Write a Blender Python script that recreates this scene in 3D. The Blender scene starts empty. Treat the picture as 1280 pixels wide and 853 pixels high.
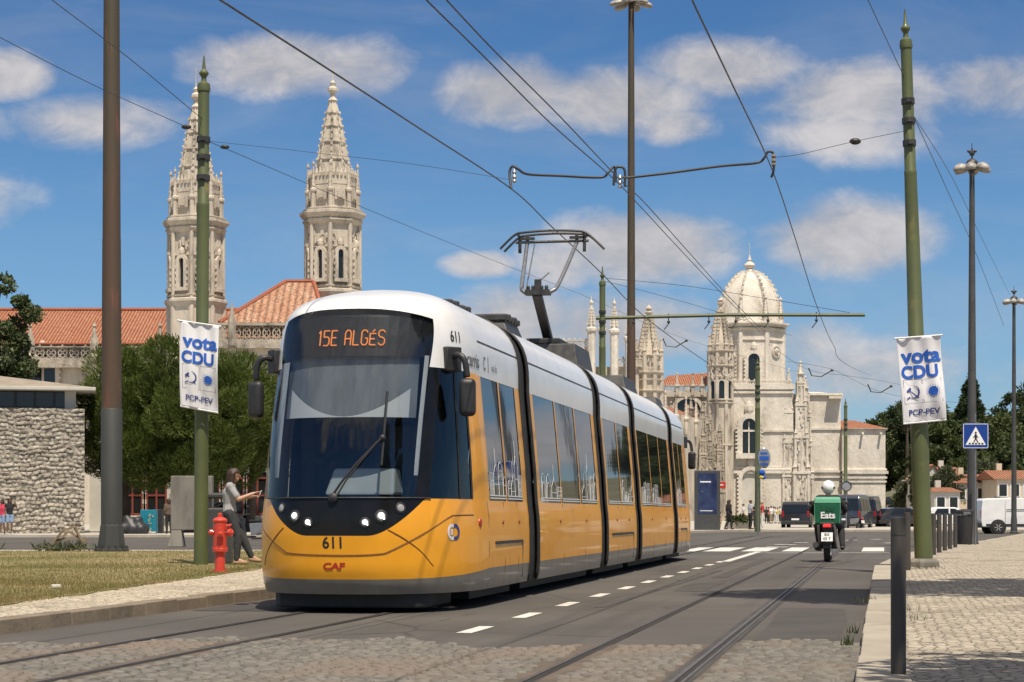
import bpy, bmesh, math, random
import numpy as np
from mathutils import Vector, Matrix, Euler, noise as mnoise
R = math.radians
random.seed(7); rng = np.random.default_rng(7)
S = bpy.context.scene
C = S.collection
# ---------------------------------------------------------------- camera
F, CX, HY, H = 2400.0, 640.0, 643.0, 1.02          # focal length (px of a 1280 px frame), horizon row, eye height
cam = bpy.data.objects.new('camera', bpy.data.cameras.new('camera')); C.objects.link(cam)
cam.location = (0, 0, H); cam.rotation_euler = (R(90), 0, 0)
cam.data.lens = 67.5; cam.data.sensor_width = 36; cam.data.shift_y = (HY-426.5)/1280
cam.data.clip_start = .1; cam.data.clip_end = 6000
S.camera = cam
# ---------------------------------------------------------------- exposure
S.view_settings.view_transform = 'Standard'; S.view_settings.look = 'None'
S.view_settings.exposure = 0.2; S.view_settings.gamma = 1; S.view_settings.use_curve_mapping = False
# ---------------------------------------------------------------- sun
SUN_EL, SUN_AZ = 65.0, 163.0                        # azimuth clockwise from +Y
sdir = Vector((math.sin(R(SUN_AZ))*math.cos(R(SUN_EL)), math.cos(R(SUN_AZ))*math.cos(R(SUN_EL)), math.sin(R(SUN_EL))))
sl = bpy.data.lights.new('sun', 'SUN'); sl.energy = 5.0; sl.angle = R(.55); sl.color = (1, .90, .76)
so = bpy.data.objects.new('sun', sl); C.objects.link(so)
so.rotation_euler = sdir.to_track_quat('Z', 'Y').to_euler()
# ---------------------------------------------------------------- world: Nishita sky with procedural clouds
W_ = bpy.data.worlds.new('World'); S.world = W_; W_.use_nodes = True
nt = W_.node_tree; nt.nodes.clear()
class NG:
    """small node-graph helper"""
    def __init__(s, tree): s.t = tree
    def n(s, typ, **kw):
        nd = s.t.nodes.new(typ)
        for k, v in kw.items(): setattr(nd, k, v)
        return nd
    def put(s, sock, v):
        if v is None: return
        if hasattr(v, 'is_output') or isinstance(v, bpy.types.NodeSocket): s.t.links.new(v, sock)
        else: sock.default_value = v
    def m(s, op, a, b=None, c=None, clamp=False):
        nd = s.n('ShaderNodeMath', operation=op); nd.use_clamp = clamp
        for i, v in enumerate((a, b, c)): s.put(nd.inputs[i], v)
        return nd.outputs[0]
    def mix(s, f, a, b, blend='MIX'):
        nd = s.n('ShaderNodeMix', data_type='RGBA', blend_type=blend)
        s.put(nd.inputs[0], f); s.put(nd.inputs[6], a); s.put(nd.inputs[7], b)
        return nd.outputs[2]
    def sm(s, x, lo, hi):
        nd = s.n('ShaderNodeMapRange', interpolation_type='SMOOTHSTEP')
        s.put(nd.inputs[0], x); nd.inputs[1].default_value = lo; nd.inputs[2].default_value = hi
        return nd.outputs[0]
    def noise(s, vec, scale, detail=5, rough=.55, dist=0, dim='3D'):
        nd = s.n('ShaderNodeTexNoise', noise_dimensions=dim)
        s.put(nd.inputs['Vector'], vec); nd.inputs['Scale'].default_value = scale
        nd.inputs['Detail'].default_value = detail; nd.inputs['Roughness'].default_value = rough
        nd.inputs['Distortion'].default_value = dist
        return nd.outputs[0]
    def mapv(s, vec, scale=(1, 1, 1), rot=(0, 0, 0), loc=(0, 0, 0)):
        nd = s.n('ShaderNodeMapping'); s.put(nd.inputs[0], vec)
        nd.inputs['Scale'].default_value = scale; nd.inputs['Rotation'].default_value = rot; nd.inputs['Location'].default_value = loc
        return nd.outputs[0]
g = NG(nt)
sky = g.n('ShaderNodeTexSky', sky_type='NISHITA'); sky.sun_disc = False
sky.sun_elevation = R(SUN_EL); sky.sun_rotation = R(SUN_AZ); sky.altitude = 50; sky.air_density = 1.0; sky.dust_density = .4; sky.ozone_density = 2.5
tc = g.n('ShaderNodeTexCoord'); sx = g.n('ShaderNodeSeparateXYZ'); nt.links.new(tc.outputs['Generated'], sx.inputs[0])
ay = g.m('MAXIMUM', g.m('ABSOLUTE', sx.outputs[1]), .06)
uu = g.m('DIVIDE', sx.outputs[0], ay); vv = g.m('DIVIDE', sx.outputs[2], ay)
cb = g.n('ShaderNodeCombineXYZ'); g.put(cb.inputs[0], uu); g.put(cb.inputs[1], g.m('MULTIPLY', vv, 1.5)); cb.inputs[2].default_value = .37
nbig = g.noise(cb.outputs[0], 15, 9, .58, .5); nsm = g.noise(cb.outputs[0], 48, 9, .62, .4)
BL = [  # clouds: centre, half sizes (as directions, in px of the photo / F), weight
 (345,80,125,44,1.0),(430,85,95,42,.75),(640,115,105,48,1.05),(770,125,130,46,1.0),(905,85,110,42,.95),(840,155,60,28,.8),(10,92,66,34,.95),(125,152,115,34,.62),
 (1075,120,130,52,.9),(1060,165,110,40,.66),(1060,296,120,54,1.08),(1010,285,50,36,.7),(800,310,138,52,1.12),(700,330,60,36,.8),(602,331,48,18,.95),(650,400,95,48,1.05),(760,412,160,52,1.0),
 (1245,105,80,42,.72),(1080,462,130,42,.66),(1010,430,70,34,.6),(560,420,110,40,.7),(-220,250,230,60,.9),(1650,250,260,70,1.0),(1500,480,240,60,.9),(-1350,-900,300,260,.9),(2300,100,500,120,1),(-900,150,400,120,1)]  # the high blob far left is unseen, added to brighten the windscreen's reflection
dens = None
for (px, py, ax, by, w) in BL:
    du = g.m('MULTIPLY', g.m('SUBTRACT', uu, (px-CX)/F), F/ax); dv = g.m('MULTIPLY', g.m('SUBTRACT', vv, (HY-py)/F), F/by)
    d2 = g.m('ADD', g.m('MULTIPLY', du, du), g.m('MULTIPLY', dv, dv))
    b = g.m('MULTIPLY', g.m('SUBTRACT', 1.0, d2), w)
    dens = b if dens is None else g.m('MAXIMUM', dens, b)
dens = g.m('MAXIMUM', dens, g.m('SUBTRACT', g.m('MULTIPLY', g.sm(sx.outputs[2], .34, .5), 2.0), 1.2))   # unseen cloud layer added overhead so the windscreen reflects grey
nn = g.m('ADD', g.m('MULTIPLY', g.m('SUBTRACT', nbig, .5), 1.9), g.m('MULTIPLY', g.m('SUBTRACT', nsm, .5), .95))
dens = g.m('ADD', g.m('MAXIMUM', dens, -1.2), nn)
veil = g.m('MULTIPLY', g.sm(g.noise(g.mapv(cb.outputs[0], (.6,1.6,1)), 9, 7, .6, .6), .38, .75), .20)
dens = g.m('MAXIMUM', g.sm(dens, -.38, .98), veil)
hi = g.sm(g.m('ADD', g.m('MULTIPLY', g.m('SUBTRACT', nbig, .5), 1.5), g.m('MULTIPLY', nsm, .8)), .1, .9)
ccol = g.mix(hi, (4.0, 3.9, 4.05, 1), (6.3, 5.95, 5.85, 1))
ramp = g.n('ShaderNodeValToRGB'); ramp.color_ramp.interpolation = 'B_SPLINE'; g.put(ramp.inputs[0], g.m('MULTIPLY', vv, 1.6))
els = ramp.color_ramp.elements; els[0].position = 0; els[0].color = (.52,.68,.90,1); els[1].position = 1; els[1].color = (.27,.49,.73,1)
for p_, c_ in ((.11,(.49,.66,.88)),(.248,(.47,.68,.85)),(.41,(.31,.54,.77))): e_ = els.new(p_); e_.color = (*c_, 1)
tint = ramp.outputs[0]
skyc = g.mix(1.0, sky.outputs[0], tint, 'MULTIPLY')
col = g.mix(g.m('MULTIPLY', dens, .90), skyc, ccol)
bg = g.n('ShaderNodeBackground'); nt.links.new(col, bg.inputs[0]); bg.inputs[1].default_value = .1
wo = g.n('ShaderNodeOutputWorld'); nt.links.new(bg.outputs[0], wo.inputs[0])
# ---------------------------------------------------------------- places
def P(px, py, Y): return Vector(((px-CX)/F*Y, Y, H+(HY-py)/F*Y))
def G(px, py, z=0.0):
    Y = (H-z)*F/(py-HY); return Vector(((px-CX)/F*Y, Y, z))
TH = math.atan(.193); DV = Vector((math.sin(TH), math.cos(TH), 0)); NV = Vector((math.cos(TH), -math.sin(TH), 0))
O = Vector((-1.79, 19.5, 0))                          # street frame: s along the street (0 at the tram's nose), t to the right of its track
def WS(s, t, z=0.0): p = O+DV*s+NV*t; return Vector((p.x, p.y, z))
# ---------------------------------------------------------------- mesh and object helpers
def link(o): C.objects.link(o); return o
def wloc(p):
    v = Vector((0,0,0))
    while p: v = v+p.location; p = p.parent
    return v
class MB:
    def __init__(s): s.v = []; s.f = []; s.mi = []
    def add(s, vs, fs, mi=0):
        b = len(s.v); s.v.extend([tuple(p) for p in vs]); s.f.extend([tuple(i+b for i in f) for f in fs]); s.mi.extend([mi]*len(fs)); return s
    def hexa(s, p, mi=0): return s.add(p, [(0,3,2,1),(4,5,6,7),(0,1,5,4),(1,2,6,5),(2,3,7,6),(3,0,4,7)], mi)
    def box(s, x0, x1, y0, y1, z0, z1, mi=0):
        return s.hexa([(x0,y0,z0),(x1,y0,z0),(x1,y1,z0),(x0,y1,z0),(x0,y0,z1),(x1,y0,z1),(x1,y1,z1),(x0,y1,z1)], mi)
    def cbox(s, c, sz, rz=0, M=None, mi=0):
        M = M or Matrix.Rotation(rz, 3, 'Z'); c = Vector(c); a, b, d = [q/2 for q in sz]
        return s.hexa([c+M@Vector(q) for q in [(-a,-b,-d),(a,-b,-d),(a,b,-d),(-a,b,-d),(-a,-b,d),(a,-b,d),(a,b,d),(-a,b,d)]], mi)
    def bar(s, a, b, w, h=None, up=(0,0,1), mi=0):
        a, b = Vector(a), Vector(b); h = h or w; d = (b-a).normalized(); u = Vector(up)
        if abs(d.dot(u)) > .98: u = Vector((0,1,0))
        r = d.cross(u).normalized()*w/2; u = r.cross(d).normalized()*h/2
        return s.hexa([a-r-u, a+r-u, b+r-u, b-r-u, a-r+u, a+r+u, b+r+u, b-r+u], mi)
    def tube(s, pts, r, n=8, cap=True, mi=0):
        pts = [Vector(p) for p in pts]; m = len(pts); rs = r if isinstance(r, (list, tuple)) else [r]*m
        vs = []; prev = None
        for i, p in enumerate(pts):
            d = (pts[min(i+1, m-1)]-pts[max(i-1, 0)]).normalized()
            if prev is None:
                u = Vector((0,0,1)) if abs(d.z) < .9 else Vector((1,0,0)); a = d.cross(u).normalized()
            else: a = (prev-d*prev.dot(d)).normalized()
            prev = a; b = d.cross(a)
            for k in range(n):
                t = 2*math.pi*k/n; vs.append(p+(a*math.cos(t)+b*math.sin(t))*rs[i])
        fs = [(i*n+k, i*n+(k+1)%n, (i+1)*n+(k+1)%n, (i+1)*n+k) for i in range(m-1) for k in range(n)]
        if cap: fs += [tuple(range(n-1,-1,-1)), tuple((m-1)*n+k for k in range(n))]
        return s.add(vs, fs, mi)
    def lathe(s, prof, c=(0,0,0), n=16, rot=0, mi=0, M=None):
        c = Vector(c); vs = []
        for (r, z) in prof:
            for k in range(n):
                t = rot+2*math.pi*k/n; q = Vector((r*math.cos(t), r*math.sin(t), z)); vs.append(c+(M@q if M else q))
        m = len(prof)
        fs = [(i*n+k, i*n+(k+1)%n, (i+1)*n+(k+1)%n, (i+1)*n+k) for i in range(m-1) for k in range(n)]
        fs += [tuple(range(n-1,-1,-1)), tuple((m-1)*n+k for k in range(n))]
        return s.add(vs, fs, mi)
    def grid(s, fn, us, vs_, mi=0):
        nu, nv = len(us), len(vs_); vs = [fn(u, v) for v in vs_ for u in us]
        return s.add(vs, [(j*nu+i, j*nu+i+1, (j+1)*nu+i+1, (j+1)*nu+i) for j in range(nv-1) for i in range(nu-1)], mi)
    def prism(s, poly, z0, z1, mi=0):
        n = len(poly); vs = [(p[0],p[1],z0) for p in poly]+[(p[0],p[1],z1) for p in poly]
        fs = [(i,(i+1)%n,n+(i+1)%n,n+i) for i in range(n)]+[tuple(range(n-1,-1,-1)), tuple(range(n,2*n))]
        return s.add(vs, fs, mi)
    def wallprism(s, poly, org, ex, ez, ed, d, mi=0):
        """polygon (a,b) drawn on the plane org+a*ex+b*ez, thickened by d along ed"""
        org, ex, ez, ed = Vector(org), Vector(ex), Vector(ez), Vector(ed); n = len(poly)
        a = [org+ex*p[0]+ez*p[1] for p in poly]; b = [p+ed*d for p in a]
        return s.add(a+b, [(i,(i+1)%n,n+(i+1)%n,n+i) for i in range(n)]+[tuple(range(n-1,-1,-1)), tuple(range(n,2*n))], mi)
    def ball(s, c, r, n=10, m=7, sc=(1,1,1), mi=0):
        c = Vector(c); vs = [c+Vector((0,0,-r*sc[2]))]
        for j in range(1, m):
            a = -math.pi/2+math.pi*j/m
            for k in range(n):
                t = 2*math.pi*k/n; vs.append(c+Vector((r*sc[0]*math.cos(a)*math.cos(t), r*sc[1]*math.cos(a)*math.sin(t), r*sc[2]*math.sin(a))))
        vs.append(c+Vector((0,0,r*sc[2]))); e = len(vs)-1
        fs = [(0, 1+(k+1)%n, 1+k) for k in range(n)]+[(1+j*n+k, 1+j*n+(k+1)%n, 1+(j+1)*n+(k+1)%n, 1+(j+1)*n+k) for j in range(m-2) for k in range(n)]
        fs += [(1+(m-2)*n+k, 1+(m-2)*n+(k+1)%n, e) for k in range(n)]
        return s.add(vs, fs, mi)
    def build(s, name, mats, parent=None, world=False, smooth=0, bevel=0, seg=2, solid=0):
        me = bpy.data.meshes.new(name); off = wloc(parent) if (world and parent) else Vector((0,0,0))
        vs = [(p[0]-off[0], p[1]-off[1], p[2]-off[2]) for p in s.v] if world and parent else s.v
        me.from_pydata(vs, [], s.f)
        if not isinstance(mats, (list, tuple)): mats = [mats]
        for m in mats: me.materials.append(m)
        if len(mats) > 1: me.polygons.foreach_set('material_index', s.mi)
        if smooth:
            me.polygons.foreach_set('use_smooth', [True]*len(me.polygons)); me.set_sharp_from_angle(angle=R(smooth))
        me.update(); o = link(bpy.data.objects.new(name, me))
        if parent: o.parent = parent
        if solid:
            md = o.modifiers.new('Solidify', 'SOLIDIFY'); md.thickness = solid; md.offset = -1
        if bevel:
            md = o.modifiers.new('Bevel', 'BEVEL'); md.width = bevel; md.segments = seg; md.limit_method = 'ANGLE'
        return o
def npmesh(name, V, Fq, m, parent=None, world=False):
    """mesh of quads/tris from numpy arrays"""
    V = np.asarray(V, dtype=np.float32).reshape(-1, 3); k = Fq.shape[1]
    if world and parent: V = V-np.array(wloc(parent), dtype=np.float32)
    me = bpy.data.meshes.new(name); me.vertices.add(len(V)); me.vertices.foreach_set('co', V.ravel())
    n = len(Fq); me.loops.add(n*k); me.loops.foreach_set('vertex_index', Fq.astype(np.int32).ravel())
    me.polygons.add(n); me.polygons.foreach_set('loop_start', np.arange(0, n*k, k, dtype=np.int32))
    me.materials.append(m); me.update(calc_edges=True); me.validate()
    o = link(bpy.data.objects.new(name, me))
    if parent: o.parent = parent
    return o
def tag(o, label=None, cat=None, group=None, kind=None):
    if label: o['label'] = label
    if cat: o['category'] = cat
    if group: o['group'] = group
    if kind: o['kind'] = kind
    return o
def thing(name, label, cat, loc=(0,0,0), rz=0, group=None):
    o = link(bpy.data.objects.new(name, None)); o.location = loc; o.rotation_euler = (0,0,rz); o.empty_display_size = .3
    return tag(o, label, cat, group)
def struct(mb, name, m, **k): return tag(mb.build(name, m, **k), kind='structure')
def dup(root, loc, rz=None, label=None, group=None, scale=None):
    def cp(o, par):
        c = o.copy(); C.objects.link(c); c.parent = par
        for ch in list(o.children): cp(ch, c)
        return c
    r = root.copy(); C.objects.link(r)
    for ch in list(root.children): cp(ch, r)
    r.location = loc
    if rz is not None: r.rotation_euler = (0,0,rz)
    if scale: r.scale = scale
    if label: r['label'] = label
    if group: r['group'] = group
    return r
def text2d(body, size, bold=0.0, xs=1.0):
    cu = bpy.data.curves.new('t', 'FONT'); cu.body = body; cu.size = size; cu.offset = bold; cu.align_x = 'CENTER'; cu.align_y = 'CENTER'; cu.resolution_u = 4
    ob = link(bpy.data.objects.new('t', cu)); dg = bpy.context.evaluated_depsgraph_get()
    me = bpy.data.meshes.new_from_object(ob.evaluated_get(dg))
    bm = bmesh.new(); bm.from_mesh(me); bmesh.ops.triangulate(bm, faces=bm.faces[:])
    for i in range(3):
        ee = [e for e in bm.edges if e.calc_length() > size*.14]
        if not ee: break
        bmesh.ops.subdivide_edges(bm, edges=ee, cuts=1); bmesh.ops.triangulate(bm, faces=bm.faces[:])
    bm.verts.index_update(); vs = [(v.co.x*xs, v.co.y) for v in bm.verts]; fs = [tuple(v.index for v in f.verts) for f in bm.faces]; bm.free()
    bpy.data.objects.remove(ob); bpy.data.curves.remove(cu); bpy.data.meshes.remove(me)
    return vs, fs
def put_text(mb, body, size, fn, bold=0.0, xs=1.0, mi=0):
    """fn maps flat (a,b) to a 3D point"""
    vs, fs = text2d(body, size, bold, xs); mb.add([fn(a, b) for a, b in vs], fs, mi)
# ---------------------------------------------------------------- materials
def newmat(name):
    m = bpy.data.materials.new(name); m.use_nodes = True; t = m.node_tree; t.nodes.clear()
    gg = NG(t); b = gg.n('ShaderNodeBsdfPrincipled'); o = gg.n('ShaderNodeOutputMaterial'); t.links.new(b.outputs[0], o.inputs[0])
    return m, gg, b
def c4(c): return (c[0], c[1], c[2], 1)
def objco(gg): return gg.n('ShaderNodeTexCoord').outputs['Object']
def bumpn(gg, h, strength, dist=.02):
    n = gg.n('ShaderNodeBump'); n.inputs['Strength'].default_value = strength; n.inputs['Distance'].default_value = dist
    gg.put(n.inputs['Height'], h); return n.outputs[0]
def pm(name, c1, c2=None, scale=5, detail=6, rough=.7, bump=0, bscale=None, bdist=.02, metal=0, coat=0, crough=.05, spec=.5, st=(1,1,1), lo=.35, hi=.65, rvar=0, c3=None, s3=1, lo3=.55, hi3=.7, emit=None, es=0):
    """principled paint / stone / metal with two noise-mixed colours and an optional stain colour"""
    m, gg, b = newmat(name); co = objco(gg)
    if st != (1,1,1): co = gg.mapv(co, st)
    if c2 is None: c2 = [q*.85 for q in c1]
    n = gg.noise(co, scale, detail, .6)
    col = gg.mix(gg.sm(n, lo, hi), c4(c1), c4(c2))
    if c3:
        n3 = gg.noise(co, s3, 8, .62, .3); col = gg.mix(gg.sm(n3, lo3, hi3), col, c4(c3))
    gg.put(b.inputs['Base Color'], col)
    if rvar: gg.put(b.inputs['Roughness'], gg.m('ADD', rough-rvar/2, gg.m('MULTIPLY', n, rvar)))
    else: b.inputs['Roughness'].default_value = rough
    b.inputs['Metallic'].default_value = metal; b.inputs['Coat Weight'].default_value = coat; b.inputs['Coat Roughness'].default_value = crough
    b.inputs['Specular IOR Level'].default_value = spec
    if bump: gg.put(b.inputs['Normal'], bumpn(gg, gg.noise(co, bscale or scale*4, 8, .65), bump, bdist))
    if emit: b.inputs['Emission Color'].default_value = c4(emit); b.inputs['Emission Strength'].default_value = es
    return m
M = {}
# tram
M['orange'] = pm('tram_orange_paint', (.88,.385,.02), (.84,.36,.018), 3, rough=.35, coat=.35, crough=.04, spec=.35, rvar=.12, c3=(.62,.25,.02), s3=1.1, lo3=.55, hi3=.9)
M['tramwhite'] = pm('tram_white_paint', (.78,.78,.77), (.72,.72,.71), 2, rough=.35, coat=.5, crough=.08, c3=(.66,.65,.62), s3=1.2, lo3=.55, hi3=.8)
M['tramgrey'] = pm('tram_grey_skirt', (.20,.19,.165), (.16,.15,.13), 3, rough=.38, coat=.4, crough=.1, c3=(.2,.18,.15), s3=2)
M['gold'] = pm('tram_gold_pillar', (.78,.38,.06), (.74,.35,.055), 3, rough=.35, coat=.1, spec=.35)
M['black'] = pm('black_gloss', (.008,.008,.008), (.012,.011,.011), 4, rough=.2, spec=.3)
M['rubber'] = pm('black_rubber', (.016,.016,.016), (.026,.025,.024), 6, rough=.6)
M['darkmetal'] = pm('dark_metal', (.035,.035,.036), (.06,.058,.055), 9, rough=.5, metal=.2, rvar=.2)
M['greymetal'] = pm('grey_metal', (.25,.26,.27), (.2,.2,.21), 8, rough=.4, metal=.6)
M['dark'] = pm('dark_plastic', (.022,.022,.024), (.03,.03,.032), 6, rough=.5)
M['interior'] = pm('cab_interior', (.11,.11,.115), (.08,.08,.08), 3, rough=.8)
M['dash'] = pm('cab_dash', (.5,.55,.56), (.45,.5,.5), 3, rough=.6)
M['blindw'] = pm('blind_white', (.9,.91,.92), (.86,.87,.88), 3, rough=.8)
M['blindg'] = pm('blind_grey', (.30,.33,.36), (.22,.25,.28), 1.5, rough=.8, st=(6,1,1))
M['led'] = pm('led_orange', (.8,.25,.04), (.8,.25,.04), 3, rough=.5, emit=(1,.30,.07), es=.7)
M['lampglass'] = pm('lit_headlight', (.9,.9,.9), (.9,.9,.9), 3, rough=.1, emit=(1,.98,.95), es=2.2)
M['lampdim'] = pm('lamp_lens', (.4,.4,.4), (.3,.3,.3), 20, rough=.12, coat=1)
M['redpaint'] = pm('red_lettering', (.45,.03,.015), (.42,.03,.015), 4, rough=.4)
M['whiteink'] = pm('white_lettering', (.8,.8,.8), (.78,.78,.78), 4, rough=.5)
M['blackink'] = pm('black_lettering', (.02,.02,.02), (.025,.025,.025), 4, rough=.5)
M['greyink'] = pm('grey_lettering', (.12,.12,.13), (.1,.1,.11), 4, rough=.5)
M['blueink'] = pm('blue_lettering', (.012,.10,.46), (.012,.09,.42), 4, rough=.6)
M['navyink'] = pm('navy_lettering', (.03,.05,.22), (.03,.045,.2), 4, rough=.6)
def glassmat(name, tint, trans, rough=.02, ior=1.5):
    m = bpy.data.materials.new(name); m.use_nodes = True; t = m.node_tree; t.nodes.clear(); gg = NG(t)
    tr = gg.n('ShaderNodeBsdfTransparent'); tr.inputs[0].default_value = (trans*.95, trans, trans*1.02, 1)
    gl = gg.n('ShaderNodeBsdfGlossy'); gl.inputs['Color'].default_value = (.95,.95,.95,1); gl.inputs['Roughness'].default_value = rough
    n = gg.noise(objco(gg), 1.3, 3, .5); gg.put(gl.inputs['Normal'], bumpn(gg, n, .12, .02))
    fr = gg.n('ShaderNodeLayerWeight'); fr.inputs[0].default_value = .33
    f = gg.m('ADD', gg.m('MULTIPLY', fr.outputs['Fresnel'], .5), .05, clamp=True)
    mx = gg.n('ShaderNodeMixShader'); gg.put(mx.inputs[0], f); t.links.new(tr.outputs[0], mx.inputs[1]); t.links.new(gl.outputs[0], mx.inputs[2])
    o = gg.n('ShaderNodeOutputMaterial'); t.links.new(mx.outputs[0], o.inputs[0]); return m
M['windscreen'] = glassmat('windscreen_glass', (.03,.032,.035), .74)
def darkglass(name, base, rough=.03, bump=.06):
    m, gg, b = newmat(name); b.inputs['Base Color'].default_value = c4(base); b.inputs['Roughness'].default_value = rough; b.inputs['IOR'].default_value = 1.55
    n = gg.noise(objco(gg), .9, 3, .5); gg.put(b.inputs['Normal'], bumpn(gg, n, bump, .03)); return m
M['sideglass'] = darkglass('side_window_glass', (.012,.016,.02))
M['winglass'] = darkglass('dark_window_glass', (.015,.017,.018), .06)
# stone and masonry
M['lime'] = pm('limestone', (.70,.645,.56), (.58,.53,.45), .5, 9, rough=.9, bump=.9, bscale=2.6, bdist=.16, st=(1,1,.45), c3=(.30,.265,.215), s3=.5, lo3=.55, hi3=.8)
M['limedark'] = pm('weathered_limestone', (.48,.42,.34), (.33,.29,.23), .6, 8, rough=.95, bump=.9, bscale=2.6, bdist=.25, st=(1,1,.5), c3=(.15,.14,.115), s3=.5, lo3=.5, hi3=.68)
M['limegrey'] = pm('grey_limestone', (.62,.55,.45), (.46,.405,.33), .7, 8, rough=.95, bump=.7, bscale=3, bdist=.15, st=(1,1,.28), c3=(.17,.15,.12), s3=.55, lo3=.53, hi3=.72)
M['concrete'] = pm('stained_concrete', (.24,.22,.185), (.15,.138,.115), 2.2, 8, rough=.9, bump=.3, bscale=20, st=(1,1,.35), c3=(.09,.085,.075), s3=1.6, lo3=.55, hi3=.75)
M['plaster'] = pm('white_plaster', (.58,.555,.49), (.48,.46,.40), .6, 8, rough=.9, bump=.15, bscale=8)
M['cream'] = pm('cream_plaster', (.62,.52,.38), (.55,.46,.34), .6, 8, rough=.9)
def rubble():
    m, gg, b = newmat('rough_rubble_stone'); co = objco(gg)
    at = gg.n('ShaderNodeAttribute'); at.attribute_name = 'stone'; jt = gg.n('ShaderNodeAttribute'); jt.attribute_name = 'joint'
    col = gg.mix(at.outputs['Fac'], c4((.36,.315,.25)), c4((.62,.56,.46)))
    col = gg.mix(gg.sm(gg.noise(co, 6, 8, .75), .48, .75), col, c4((.30,.26,.205)))
    col = gg.mix(gg.m('MULTIPLY', jt.outputs['Fac'], .75), col, c4((.20,.175,.135)))
    gg.put(b.inputs['Base Color'], col); b.inputs['Roughness'].default_value = .95
    gg.put(b.inputs['Normal'], bumpn(gg, gg.noise(co, 10, 9, .75), 1.0, .10)); return m
M['rubble'] = rubble(); M['rubbleside'] = pm('plain_rubble_side', (.45,.40,.32), (.34,.30,.24), 3, 8, rough=.95, bump=.8, bscale=6, bdist=.08)
M['seam'] = pm('orange_seam_shadow', (.20,.075,.012), (.17,.06,.01), 4, rough=.6)
def tiles(name, c1, c2, c3, sc=3.2, axis=0):
    """pantiles: rounded rows running down the slope (object x or y across the rows)"""
    m, gg, b = newmat(name); co = objco(gg); sx_ = gg.n('ShaderNodeSeparateXYZ'); gg.put(sx_.inputs[0], co)
    across = sx_.outputs[axis]; n = gg.noise(co, .6, 7, .6); n2 = gg.noise(co, 5, 3, .6)
    w = gg.m('ABSOLUTE', gg.m('SINE', gg.m('MULTIPLY', across, sc*math.pi)))
    rows = gg.m('FRACT', gg.m('MULTIPLY', sx_.outputs[2], 3.4))
    col = gg.mix(gg.sm(n, .35, .65), c4(c1), c4(c2)); col = gg.mix(gg.sm(n2, .45, .62), col, c4(c3))
    gg.put(b.inputs['Base Color'], col); b.inputs['Roughness'].default_value = .9
    gg.put(b.inputs['Normal'], bumpn(gg, gg.m('ADD', gg.m('POWER', w, .7), gg.m('MULTIPLY', rows, .4)), 1.0, .22)); return m
M['tile'] = tiles('orange_roof_tiles', (.42,.16,.08), (.47,.21,.115), (.31,.115,.065))
M['tilepale'] = tiles('pale_roof_tiles', (.46,.24,.14), (.52,.34,.23), (.28,.125,.075), 1.7)
M['tilefar'] = tiles('muted_roof_tiles', (.36,.15,.08), (.40,.19,.11), (.28,.11,.06))
M['ridge'] = pm('ridge_tiles', (.32,.10,.055), (.27,.09,.05), 2, rough=.9)
# street
def asphalt():
    m, gg, b = newmat('asphalt'); co = objco(gg)
    along = gg.mapv(co, (1,1,1), (0,0,TH)); lanes = gg.mapv(along, (1.4,.05,1))
    n1 = gg.noise(co, .25, 6, .6); n2 = gg.noise(lanes, 1, 5, .6); n3 = gg.noise(co, 60, 4, .7)
    col = gg.mix(gg.sm(n1, .35, .65), c4((.066,.060,.053)), c4((.098,.089,.078)))
    col = gg.mix(gg.m('MULTIPLY', gg.sm(n2, .48, .68), .75), col, c4((.042,.039,.036)))
    col = gg.mix(gg.m('MULTIPLY', n3, .5), col, c4((.10,.092,.082)))
    vw = gg.n('ShaderNodeTexVoronoi', feature='DISTANCE_TO_EDGE'); gg.put(vw.inputs['Vector'], gg.mapv(co, (.45,.3,1))); vw.inputs['Scale'].default_value = .8
    crack = gg.m('MULTIPLY', gg.sm(vw.outputs['Distance'], .012, .0), gg.sm(gg.noise(co, .4, 2), .5, .6))
    col = gg.mix(gg.m('MULTIPLY', crack, .6), col, c4((.03,.028,.026)))
    gg.put(b.inputs['Base Color'], col); b.inputs['Roughness'].default_value = .82; b.inputs['Specular IOR Level'].default_value = .35
    gg.put(b.inputs['Normal'], bumpn(gg, n3, .35, .008)); return m
M['asphalt'] = asphalt()
M['tar'] = pm('tar_joint', (.040,.037,.034), (.065,.06,.053), 3, rough=.8, st=(1,.2,1))
M['steel'] = pm('worn_rail_steel', (.17,.155,.14), (.11,.1,.09), 4, rough=.5, metal=.5)
M['groove'] = pm('rail_groove', (.02,.018,.016), (.035,.03,.025), 4, rough=.9)
M['paint'] = pm('worn_road_paint', (.62,.60,.55), (.5,.48,.44), 3, rough=.8, bump=.2, bscale=40, bdist=.004, c3=(.16,.15,.14), s3=7, lo3=.6, hi3=.75)
M['sett'] = None
def sett():
    m, gg, b = newmat('granite_setts'); co = objco(gg); ge = gg.n('ShaderNodeNewGeometry')
    r = ge.outputs['Random Per Island']
    col = gg.mix(r, c4((.070,.064,.055)), c4((.155,.142,.122)))
    col = gg.mix(gg.sm(gg.noise(co, .55, 5, .6, .3), .47, .66), col, c4((.15,.11,.08)))
    col = gg.mix(gg.m('MULTIPLY', gg.noise(co, 40, 5, .7), .5), col, c4((.20,.185,.16)))
    gg.put(b.inputs['Base Color'], col); b.inputs['Roughness'].default_value = .75
    gg.put(b.inputs['Normal'], bumpn(gg, gg.noise(co, 22, 6, .6), .5, .012)); return m
M['sett'] = sett()
M['dirt'] = pm('joint_dirt', (.085,.07,.055), (.13,.10,.075), 2, rough=1, bump=.5, bscale=30)
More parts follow.
